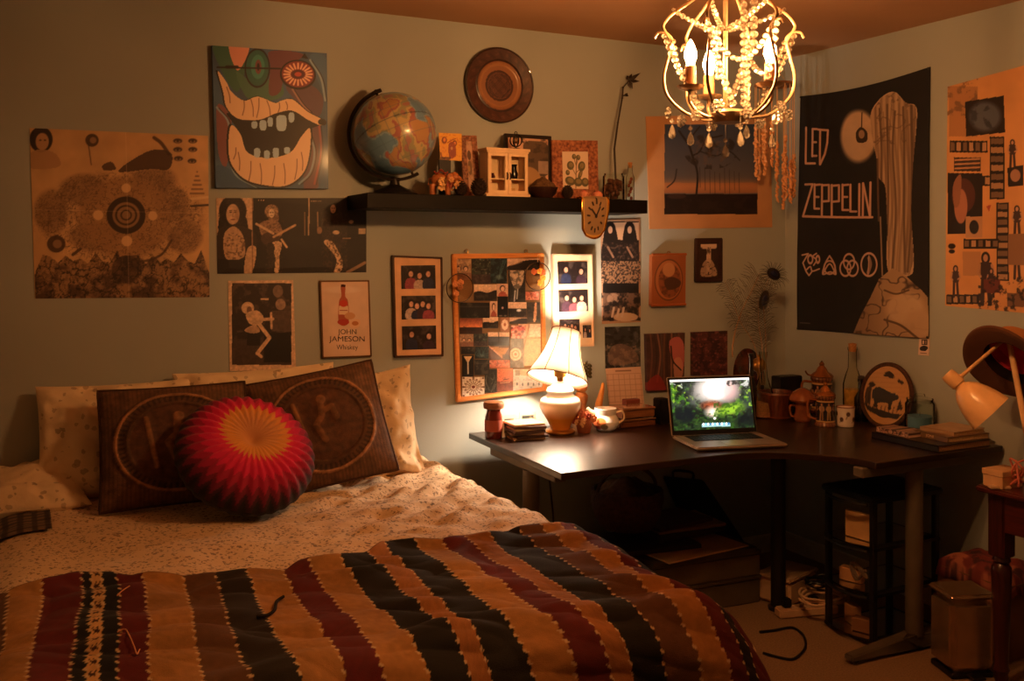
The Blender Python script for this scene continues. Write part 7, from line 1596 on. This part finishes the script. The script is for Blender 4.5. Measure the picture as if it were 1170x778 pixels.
# ---- books at the right end of the desk
def book(c, L, W_, T_, rot, cover, label, pages=(196, 160, 118), z=DZ, spine_txt=None, tcol=(220, 180, 140)):
    root = E('book', (c[0], c[1], z), label, 'book', 'books on the desk end', rz=rot); cm = mat('cover_' + str(cover), cover, .4, coat=.2)
    b = MB(); b.box((0, 0, T_ / 2), (L - .006, W_ - .008, T_ - .005)); b.build('pages', mat('page_block' + str(pages), pages, .9, var=.25, vscale=200), root, smooth=False)
    b = MB(); b.box((0, 0, .0015), (L, W_, .003)); b.box((0, 0, T_ - .0015), (L, W_, .003)); b.box((-L / 2 + .0015, 0, T_ / 2), (.003, W_, T_)) if False else b.box((0, -W_ / 2 + .0015, T_ / 2), (L, .003, T_)); b.build('cover', cm, root, smooth=False)
    if spine_txt:
        tr, a, bb, e, f = text_tris(spine_txt); m_ = MB(); hh = T_ * .62; sc_ = hh / (f - e)
        for t in tr: m_._f([m_.b.verts.new(((p[0] - a) * sc_ * 1.25 - L * .12, -W_ / 2 - .0008, T_ * .19 + (p[1] - e) * sc_)) for p in t])
        m_.build('spine_lettering', mat('spine_ink', tcol, .5), root, smooth=False, fixn=False)
    return root
book((3.205, 2.715), .32, .29, .026, -PI / 2, (30, 20, 16), 'large flat black book at the right end of the desk', (150, 110, 76))
zb1 = DZ + .026
book((3.25, 2.655), .17, .22, .022, -PI / 2 - .05, (112, 84, 58), 'thick tan book with pale spine letters lying on the black book', z=zb1, spine_txt='JONI')
book((3.265, 2.66), .15, .19, .015, -PI / 2 + .06, (176, 140, 104), 'thin pale book on top of the stack under the desk lamp', z=zb1 + .022)
# row of little magazines / cassettes in front of the plaque
Rn = random.Random(2); rl = ['mottled comic strip booklet at the left of the row before the bear plaque', 'mottled comic strip booklet in the middle of the row before the bear plaque', 'mottled comic strip booklet at the right of the row before the bear plaque']
for k in range(3):
    A = Art(30, 12, rq(0, 0, 30, 12), (150, 100, 70)); A.speck(4, .5, (40, 24, 20), k, .9); A.speck(3, .58, (214, 160, 120), k + 3, .9)
    y_ = 2.868 - .055 * k; x_ = 3.078 + .006 * (k % 2); q = [Vector((x_, y_, zb1 + .020)), Vector((x_, y_ - .052, zb1 + .020)), Vector((x_, y_ - .052, zb1 + .001)), Vector((x_, y_, zb1 + .001))]
    o = sheet('booklet', A, q, Vector((-1, 0, 0)), .10, PAPER); tag(o, rl[k], 'booklet', 'booklets before the bear plaque')

# ================================================================== side table, clamp lamp, hat
TZ = .68; tx0, ty1 = 2.936, 2.30
red = wood('red_mahogany', (58, 18, 14), (88, 30, 22), rough=.35, coat=.3, axis=1); redleg = wood('red_mahogany_leg', (46, 14, 12), (70, 24, 18), rough=.35, coat=.3, axis=2)
st = E('side_table', (3.15, 2.0, 0), 'dark red wooden side table with turned legs at the right wall', 'table')
b = MB(); b.box(((tx0 + XR - .02) / 2, ty1 - .30, TZ - .011), (XR - .02 - tx0, .60, .022)); b.bevel(.006, 3); b.build('table_top', red, st, True)
b = MB(); X0, X1, Y0, Y1 = tx0 + .045, XR - .06, ty1 - .56, ty1 - .045
for (x, y, dx, dy) in ((X0, (Y0 + Y1) / 2, .02, Y1 - Y0), (X1, (Y0 + Y1) / 2, .02, Y1 - Y0)): b.box((x, y, TZ - .085), (dx, dy, .125))
b.box(((X0 + X1) / 2, Y1, TZ - .085), (X1 - X0, .02, .125)); b.build('apron', red, st, True)
b = MB(); b.box(((X0 + X1) / 2, Y0 - .004, TZ - .085), (X1 - X0 - .06, .022, .115)); b.bevel(.004, 2); b.build('drawer', red, st, True); dr = st.children[-1]
b = MB(); b.sph(((X0 + X1) / 2, Y0 - .028, TZ - .085), .014); b.build('knob', mat('brass', (180, 130, 60), .3, .9), dr, True)
for (x, y) in ((X0 + .015, Y1 - .012), (X1 - .015, Y1 - .012), (X0 + .015, Y0 + .012), (X1 - .015, Y0 + .012)):
    b = MB(); b.box((x, y, TZ - .13), (.062, .062, .216)); b.bevel(.004, 2); b.lathe([(.026, TZ - .238), (.030, TZ - .252), (.022, TZ - .262), (.032, TZ - .275), (.033, TZ - .30), (.026, TZ - .5), (.022, .07), (.027, .055), (.020, .04), (.022, .02), (.016, 0), (0, 0)], 20, Matrix.Translation((x, y, 0))); b.build('leg', redleg, st, True)
# box, slim white gadget, pink cable on the table
def tp_(u, v): return ZP(u, v, TZ)
p = tp_(1148, 553); b = MB(); root = E('gift_box', p, 'beige lidded cardboard box on the side table beside the lamp post', 'box')
p = Vector((3.005, 2.245, TZ)); root.location = p
b.box((3.005, 2.245, TZ + .020), (.105, .075, .04)); b.bevel(.002, 1); b.build('box_base', mat('beige_card', (206, 160, 116), .7), root, True)
b = MB(); b.box((3.005, 2.245, TZ + .05), (.110, .080, .020)); b.bevel(.002, 1); b.build('lid', mat('beige_card', (206, 160, 116), .7), root, True)
b = MB(); g_ = tp_(1142, 558); b.box((g_.x, g_.y, TZ + .005), (.07, .028, .010), rotz(-.5)); b.bevel(.003, 2); tag(b.build('remote_control', mat('white_plastic', (214, 176, 140), .4)), 'small slim white gadget lying near the table edge', 'gadget')
b = MB(); Rn = random.Random(5); pts = [Vector((tp_(1163, 558).x + .035 * math.sin(k * 1.9) * (.5 + .5 * Rn.random()), tp_(1163, 558).y + .025 * math.cos(k * 2.3), TZ + .008 + .10 * abs(math.sin(k * 1.1)) * Rn.random())) for k in range(18)]
b.tube(catmull(pts, 7), .0035, 7); tag(b.build('charging_cable', mat('pink_rubber', (206, 110, 90), .5)), 'tangled pink cable heaped on the side table', 'cable')
# lamp
lm = mat('cream_enamel', (228, 178, 124), .28, coat=.5)
lp = Vector((3.10, 2.03, TZ)); dl = lp.x * _s + lp.y * _c
base = ZP(1167, 546, TZ); base.x = 3.14; base.y = 2.22; dl = base.x * _s + base.y * _c
root = E('architect_lamp', base, 'cream architect desk lamp with conical head, standing on the side table', 'lamp')
b = MB(); b.lathe([(0, 0), (.042, 0), (.044, .006), (.038, .014), (.018, .018), (.016, .03), (0, .03)], 30, Matrix.Translation(base)); b.build('base', lm, root, True)
elb = DP(1152, 384, dl + .12); 
b = MB(); b.cyl(base + UP * .02, elb, .0115, .010, 14); b.build('post', lm, root, True)
nk = DP(1097, 431, dl - .02)
b = MB(); b.cyl(elb, nk, .0065); b.build('upper_arm', lm, root, True)
hd0, hd1 = DP(1083, 428, dl - .02), DP(1126, 467, dl - .08); ax = (hd1 - hd0); L = ax.length; ax.normalize(); ox = ax.orthogonal().normalized(); M = frame_M(hd0, ox, ax.cross(ox), ax); kq = dl / F
b = MB(); b.lathe([(r * kq, h * kq) for r, h in [(0, -2), (7.5, -1.5), (8.5, 2), (8.5, 15), (7, 16), (7, 18), (10, 20), (16, 27), (20, 36), (23, 46), (26, 60), (25, 60), (22, 46), (19, 36), (15, 28), (0, 22)]], 36, M); b.build('lamp_head', lm, root, True)
b = MB(); b.sph(M @ Vector((0, 0, 38 * kq)), 9 * kq); b.build('bulb', mat('unlit_bulb', (220, 210, 195), .3), root, True)
b = MB(); b.sph(nk, .011); b.build('swivel', lm, root, True)
# hat: hangs over the lamp's elbow, open side to the room
felt = mat('brown_felt', (88, 50, 28), .95, bump=.3, bscale=300); felt_lit = mat('lit_brown_felt', (156, 98, 52), .95, bump=.3, bscale=300)  # crown gets a lighter copy of the felt, chandelier light painted in
hc = DP(1154, 416, dl + .06); hn = (CAMR * -.60 - CAMF * .47 - UP * .62).normalized()   # the opening faces this way
hu = (UP * .9 - CAMR * .42); hu = (hu - hn * hu.dot(hn)).normalized(); hx = hu.cross(hn); M = frame_M(hc, hx, hu, hn)
root2 = E('felt_hat', hc, 'brown felt hat with pink lining hung over the architect lamp', 'hat')
def brimz(a): return .016 * math.cos(2 * a) 
NA = 72; b = MB(); rows = []
for (r, z) in [(.088, -.004), (.10, .0), (.115, .004), (.130, .008), (.142, .012), (.150, .010), (.152, .004), (.149, -.001), (.142, .002), (.130, .0), (.115, -.004), (.10, -.008), (.090, -.012)]:
    rows.append([b.b.verts.new(M @ Vector((r * 1.0 * math.cos(2 * PI * i / NA), r * 1.14 * math.sin(2 * PI * i / NA), z + brimz(2 * PI * i / NA) * (r - .08) / .07))) for i in range(NA)])
for A_, B_ in zip(rows, rows[1:]):
    for i in range(NA): b._f([A_[i], A_[(i + 1) % NA], B_[(i + 1) % NA], B_[i]])
b.build('brim', felt, root2, True)
b = MB(); b.lathe([(.090, -.008), (.088, -.05), (.080, -.095), (.060, -.115), (.03, -.108), (0, -.104)], 40, M, sy=1.14); o = b.build('crown', felt_lit, root2, True); md = o.modifiers.new('thickness', 'SOLIDIFY'); md.thickness = .003; md.offset = 1
b = MB(); b.lathe([(.0875, -.004), (.086, -.045), (.080, -.05)], 40, M, sy=1.14); b.build('sweatband', mat('dark_leather', (26, 16, 14), .5), root2, True)
b = MB(); b.lathe([(.082, -.045), (.075, -.088), (.055, -.104), (0, -.098)], 36, M, sy=1.12); b.build('lining', mat('pink_satin', (190, 40, 62), .4, sheen=.3), root2, True)
b = MB(); b.lathe([(.0935, -.012), (.0925, -.042), (.0905, -.042), (.0915, -.012)], 40, M, sy=1.14); b.build('hat_band', mat('dark_ribbon', (36, 22, 18), .6), root2, True)
# ================================================================== under the desk and on the floor
blk_p = mat('black_plastic', (20, 18, 18), .4)
# ---- three-drawer plastic tower
tw = E('drawer_tower', (3.02, 2.76, 0), 'black plastic tower of three clear drawers under the desk end', 'drawer unit')
ya, yb_, xa, xb = 2.655, 2.905, 2.835, 3.19; ht = .565
b = MB(); b.box(((xa + xb) / 2 + .0, (ya + yb_) / 2, ht - .012), (xb - xa + .02, yb_ - ya + .02, .024)); b.bevel(.006, 2); b.build('top', blk_p, tw, True)
for (x, y) in ((xa + .012, ya + .012), (xa + .012, yb_ - .012), (xb - .012, ya + .012), (xb - .012, yb_ - .012)):
    b = MB(); b.box((x, y, ht / 2), (.024, .024, ht - .02)); b.bevel(.004, 1); b.build('corner_post', blk_p, tw, True)
for k in range(4):
    z = .02 + k * (ht - .045) / 3
    if k < 3:
        b = MB(); b.box(((xa + xb) / 2, (ya + yb_) / 2, z), (xb - xa, yb_ - ya, .012)); b.build('shelf_tray', blk_p, tw, True)
clear = glass('clear_plastic', (250, 248, 245), .12)
card = mat('cream_card', (206, 160, 110), .8)
for k in range(3):
    z0 = .032 + k * (ht - .045) / 3; z1 = z0 + (ht - .045) / 3 - .022; b = MB()
    N_ = 14; fr = []
    ybm = (ya + yb_) / 2; hw = (yb_ - ya) / 2 - .022
    pts = [Vector((xa - .028 * (1 - (2 * i / N_ - 1) ** 2) - .004, ybm + hw * (2 * i / N_ - 1), z0)) for i in range(N_ + 1)]
    loop = pts + [Vector((xb - .03, yb_ - .024, z0)), Vector((xb - .03, ya + .024, z0))]
    A_ = [b.b.verts.new(p) for p in loop]; B_ = [b.b.verts.new(p + UP * (z1 - z0)) for p in loop]
    for i in range(len(loop)): b._f([A_[i], A_[(i + 1) % len(loop)], B_[(i + 1) % len(loop)], B_[i]])
    b._f(A_); b.build('drawer', clear, tw, True); d_ = tw.children[-1]
    b = MB(); b.tube([p + UP * (z1 - z0 + .002) + Vector((-.004, 0, 0)) for p in pts], .007, 8); b.build('pull_lip', blk_p, d_, True)
cz_ = [.032 + k * (ht - .045) / 3 for k in range(3)]
def tbox(nm, c, d, rot, col, label):
    b = MB(); b.box((0, 0, d[2] / 2), d); b.bevel(.002, 1); o = b.build(nm, mat('card_' + str(col), col, .7)); o.location = c; o.rotation_euler = (0, 0, rot); tag(o, label, 'box' if 'box' in nm else 'packet'); return o
tbox('card_box', (2.875, 2.76, cz_[2] + .002), (.02, .12, .10), .12, (220, 170, 112), 'cream card packet with brown print in the top clear drawer')
tbox('card_box', (2.91, 2.79, cz_[2] + .002), (.02, .11, .08), -.1, (170, 116, 76), 'tan card packet behind the cream one in the top clear drawer')
b = MB(); b.tube(catmull([(2.86, 2.70 + .08 * math.sin(k * 1.3) * .5 + .05, cz_[1] + .02 + .06 * abs(math.sin(k * .9))) for k in range(9)], 5), .006, 8); tag(b.build('coiled_cord', mat('grey_rubber', (120, 100, 84), .5)), 'grey coiled cord inside the middle clear drawer', 'cord')
tbox('paper_roll_box', (2.875, 2.80, cz_[1] + .002), (.035, .09, .05), .3, (214, 160, 112), 'pale carton inside the middle clear drawer')
tbox('small_box', (2.87, 2.74, cz_[0] + .002), (.04, .07, .05), .4, (160, 112, 76), 'small tan carton inside the bottom clear drawer')
tbox('small_box', (2.90, 2.82, cz_[0] + .002), (.04, .06, .07), -.3, (190, 140, 96), 'pale upright carton inside the bottom clear drawer')
# ---- steel pedal bin
p = ZP(1087, 775, 0); p = Vector((2.975, 2.385, 0)); bw, bd, bh = .165, .15, .27
sm = mat('brushed_steel', (196, 166, 136), .24, .8, bump=.05, bscale=200); root = E('metal_bin', p, 'square shiny metal waste bin beside the side table leg', 'bin', rz=-.35)
b = MB(); b.box((0, 0, bh / 2 + .01), (bw, bd, bh - .02)); b.bevel(.02, 4); b.build('bin_body', sm, root)
b = MB(); b.box((0, 0, bh + .012), (bw + .006, bd + .006, .02)); b.bevel(.009, 3); b.build('lid', sm, root)
b = MB(); b.box((0, 0, .01), (bw - .01, bd - .01, .02)); b.bevel(.004, 1); b.build('base', blk_p, root)
b = MB(); b.box((0, -bd / 2 - .015, .014), (.05, .04, .008)); b.bevel(.002, 1); b.build('pedal', blk_p, root)
# ---- red patterned hamper by the wall
p = Vector((3.275, 2.50, 0)); root = E('patterned_hamper', p, 'brown carton with red patterned cloth on top against the right wall', 'carton')
b = MB(); b.box((p.x, p.y, .14), (.22, .30, .28)); b.bevel(.006, 2); b.build('carton', mat('brown_card', (120, 80, 52), .85), root, True)
A = Art(60, 60, rq(0, 0, 60, 60), (120, 44, 34)); A.speck(9, .5, (176, 96, 62), 2, .8); A.speck(6, .56, (60, 26, 24), 5, .8)
P = np.empty((60, 60, 3))
for j in range(60):
    for i in range(60):
        u, v = i / 59 * 2 - 1, j / 59 * 2 - 1; e = max(abs(u), abs(v)); x = p.x + u * .115; y = p.y - v * .155
        P[j, i] = (x, y, .284 + .045 * (1 - e ** 4) + .012 * mnoise.noise(Vector((u * 3, v * 3, 1))) - (.05 * max(0, e - .93) / .07))
o = link('patterned_cloth', grid_mesh('patterned_cloth', P, A.lin()), paint_mat('printed_cloth', .9), root, True, auto=0); md = o.modifiers.new('t', 'SOLIDIFY'); md.thickness = .003
# thin white cable conduit on the wall beside the table leg
b = MB(); b.box((XR - .012, 2.18, .30), (.022, .02, .58)); tag(b.build('cable_conduit', mat('cream_enamel', (228, 178, 124), .28)), 'pale vertical cable cover on the right wall behind the side table', 'cable cover')
b = MB(); root = E('wall_plug', (XR, 2.12, .52), 'dark plug with a hanging flex on the wall behind the side table', 'plug'); b.box((XR - .018, 2.12, .52), (.034, .05, .06)); b.bevel(.006, 2); b.build('plug_body', blk_p, root, True)
b = MB(); b.tube(catmull([(XR - .03, 2.12, .50), (XR - .03, 2.11, .40), (XR - .035, 2.05, .33), (XR - .03, 1.95, .30)], 6), .004, 6); b.build('flex', blk_p, root, True)
# ---- storage boxes and papers
def crate(c, d, rot, col, label, z=0, name='storage_box', lid=True):
    root = E(name, (c[0], c[1], z), label, 'box', rz=rot); m_ = mat('crate_' + str(col), col, .6)
    b = MB(); b.box((0, 0, d[2] * .44), (d[0] - .01, d[1] - .01, d[2] * .88)); b.bevel(.006, 2); b.build('box_body', m_, root)
    b = MB(); b.box((0, 0, d[2] * .94), (d[0], d[1], d[2] * .12)); b.bevel(.004, 2); b.build('lid', m_, root); return root
ca = -.06
crate((2.50, 3.46), (.62, .44, .115), ca, (96, 82, 66), 'grey brown storage box on the floor, lower of the pair under the desk')
crate((2.50, 3.46), (.62, .44, .105), ca, (112, 98, 78), 'grey brown storage box stacked on the lower one under the desk', z=.115)
zt_ = .222
for k, (x, y, w_, d2, t_, rz_, col, lab, nm) in enumerate([
    (2.50, 3.40, .52, .38, .022, -.02, (70, 58, 46), 'wide dark folder lying on the stacked storage boxes', 'folder'), (2.49, 3.36, .44, .32, .006, .10, (196, 150, 104), 'pale sheet of paper lying on the dark folder', 'paper_sheet'),
    (2.34, 3.44, .40, .28, .018, -.12, (44, 28, 24), 'black magazine under the basket, left on the paper pile', 'magazine'), (2.54, 3.50, .36, .26, .016, .06, (60, 40, 32), 'dark magazine with pale page edges in the paper pile', 'magazine'),
    (2.58, 3.52, .34, .24, .012, -.05, (150, 110, 76), 'tan magazine near the top of the paper pile', 'magazine'), (2.54, 3.53, .32, .22, .014, .16, (72, 30, 24), 'dark red magazine at the top of the paper pile', 'magazine')]):
    b = MB(); b.box((0, 0, t_ / 2), (w_, d2, t_)); b.bevel(min(.002, t_ * .3), 1); o = b.build(nm, mat('mag_' + str(col), col, .5)); o.location = (x, y, zt_); o.rotation_euler = (0, 0, rz_); tag(o, lab, 'paper' if nm == 'paper_sheet' else nm, 'paper pile under the desk'); zt_ += t_ + .0006
# ---- wicker basket with plush things
bz = zt_ + .0005; p = Vector((2.30, 3.50, bz)); root = E('wicker_basket', p, 'dark bulging wicker basket under the left half of the desk', 'basket')
b = MB(); b.lathe([(0, 0), (.11, 0), (.14, .05), (.155, .12), (.15, .16), (.142, .16), (.146, .12), (.13, .05), (0, .012)], 40, Matrix.Translation(p), fn=lambda a, z: 1 + .018 * math.cos(a * 20) * math.cos(z * 240)); b.build('woven_body', mat('dark_wicker', (70, 40, 24), .7, var=.4, vscale=60, bump=.6, bscale=120), root, True)
b = MB(); b.tube(catmull([p + Vector((.148 * math.cos(a), 0, .15 + .10 * math.sin(a))) for a in np.linspace(0, PI, 10)], 4), .008, 8); b.build('handle', mat('dark_wicker', (70, 40, 24), .7), root, True)
def bundle(u, v):
    a = 2 * PI * u; r_ = .138 * v; return p + Vector((r_ * math.cos(a), r_ * math.sin(a), .13 + .075 * math.cos(v * PI / 2) + .03 * mnoise.noise(Vector((r_ * math.cos(a) * 16, r_ * math.sin(a) * 16, 2)))))
b = MB(); b.grid(bundle, 48, 20); tag(b.build('yarn_bundle', mat('brown_yarn', (92, 56, 34), .95, var=.4, vscale=40, bump=.6, bscale=160)), 'brown woolly bundle filling the wicker basket', 'bundle')
# ---- black portfolio leaning at the wall
q = [Vector((2.52, 3.735, .50)), Vector((2.98, 3.735, .34)), Vector((3.02, 3.60, .0)), Vector((2.50, 3.60, .0))]
q = [Vector((2.66, 3.725, .44)), Vector((2.88, 3.725, .40)), Vector((3.16, 3.70, .012)), Vector((2.86, 3.70, .012))]
root = E('portfolio_case', (2.7, 3.7, 0), 'black portfolio case leaning slantwise against the wall under the desk', 'case'); n = qn(q); b = MB(); b.prism(q, -n * .03); b.bevel(.006, 2); b.build('case_body', mat('black_leatherette', (18, 15, 14), .55), root, True)
b = MB(); c_ = (q[0] + q[1]) / 2; u_ = (q[1] - q[0]).normalized(); b.tube(catmull([c_ - u_ * .06 - n * .015, c_ - u_ * .05 + UP * .03 - n * .015, c_ + u_ * .05 + UP * .03 - n * .015, c_ + u_ * .06 - n * .015], 5), .006, 8); b.build('carry_handle', blk_p, root, True)
# ---- white printer-like box, power strip, cables
pc = ZP(915, 690, 0); wht = mat('white_plastic', (214, 176, 140), .4)
root = E('cable_tidy_box', (2.93, 3.22, 0), 'white plastic box on the floor beside the dark desk leg', 'box', rz=.32)
b = MB(); b.box((0, 0, .055), (.24, .16, .10)); b.bevel(.012, 3); b.build('box_body', wht, root); b = MB(); b.box((0, 0, .111), (.245, .165, .014)); b.bevel(.005, 2); b.build('lid', wht, root)
root = E('power_strip', (2.86, 3.03, 0), 'white power strip lying among cables on the carpet', 'power strip', rz=-.25)
b = MB(); b.box((0, 0, .020), (.26, .055, .036)); b.bevel(.006, 2); b.build('strip_body', wht, root)
for k in range(4):
    b = MB(); b.lathe([(0, .039), (.019, .039), (.019, .0395), (.016, .0395), (.016, .036), (0, .036)], 18, Matrix.Translation((-.09 + .06 * k, 0, 0))); b.build('socket', mat('socket_face', (190, 150, 116), .5), root)
for k in (0, 2):
    b = MB(); b.box((-.09 + .06 * k, 0, .058), (.035, .035, .036)); b.bevel(.005, 2); b.build('plug', blk_p, root)
def coil(name, c, r, n, th, m, label, seed):
    Rn = random.Random(seed); pts = []
    for k in range(n * 12):
        a = k * 2 * PI / 12; rr = r * (.85 + .25 * Rn.random()); pts.append(Vector((c[0] + rr * math.cos(a), c[1] + rr * .8 * math.sin(a), c[2] + th + .010 * (k / 12) + .012 * Rn.random())))
    tag(MB().tube(catmull(pts, 4), th, 7).build(name, m), label, 'cable')
coil('cable_coil', (2.90, 2.97, .065), .10, 3, .005, wht, 'coil of white cable heaped on the power strip', 3)
coil('cable_coil', (2.92, 3.02, .105), .06, 3, .0045, blk_p, 'small coil of black cable on the white coil', 8)
b = MB(); gp = lambda u, v: ZP(u, v, .006)
b.tube(catmull([gp(868, 722), gp(885, 720), gp(905, 717), gp(918, 726), gp(920, 740), (gp(908, 752)), gp(895, 752), gp(872, 746)], 8), .005, 7); tag(b.build('floor_cord', blk_p), 'dark cord running loose over the beige carpet by the bed', 'cord')
# a lamp flex hanging under the desk's left end
b = MB(); b.tube(catmull([(1.80, 3.30, DZ - .03), (1.81, 3.28, .55), (1.83, 3.30, .40), (1.86, 3.42, .2), (1.9, 3.6, .012)], 8), .004, 6); tag(b.build('hanging_flex', blk_p), 'black flex hanging down beside the left desk leg', 'cord')
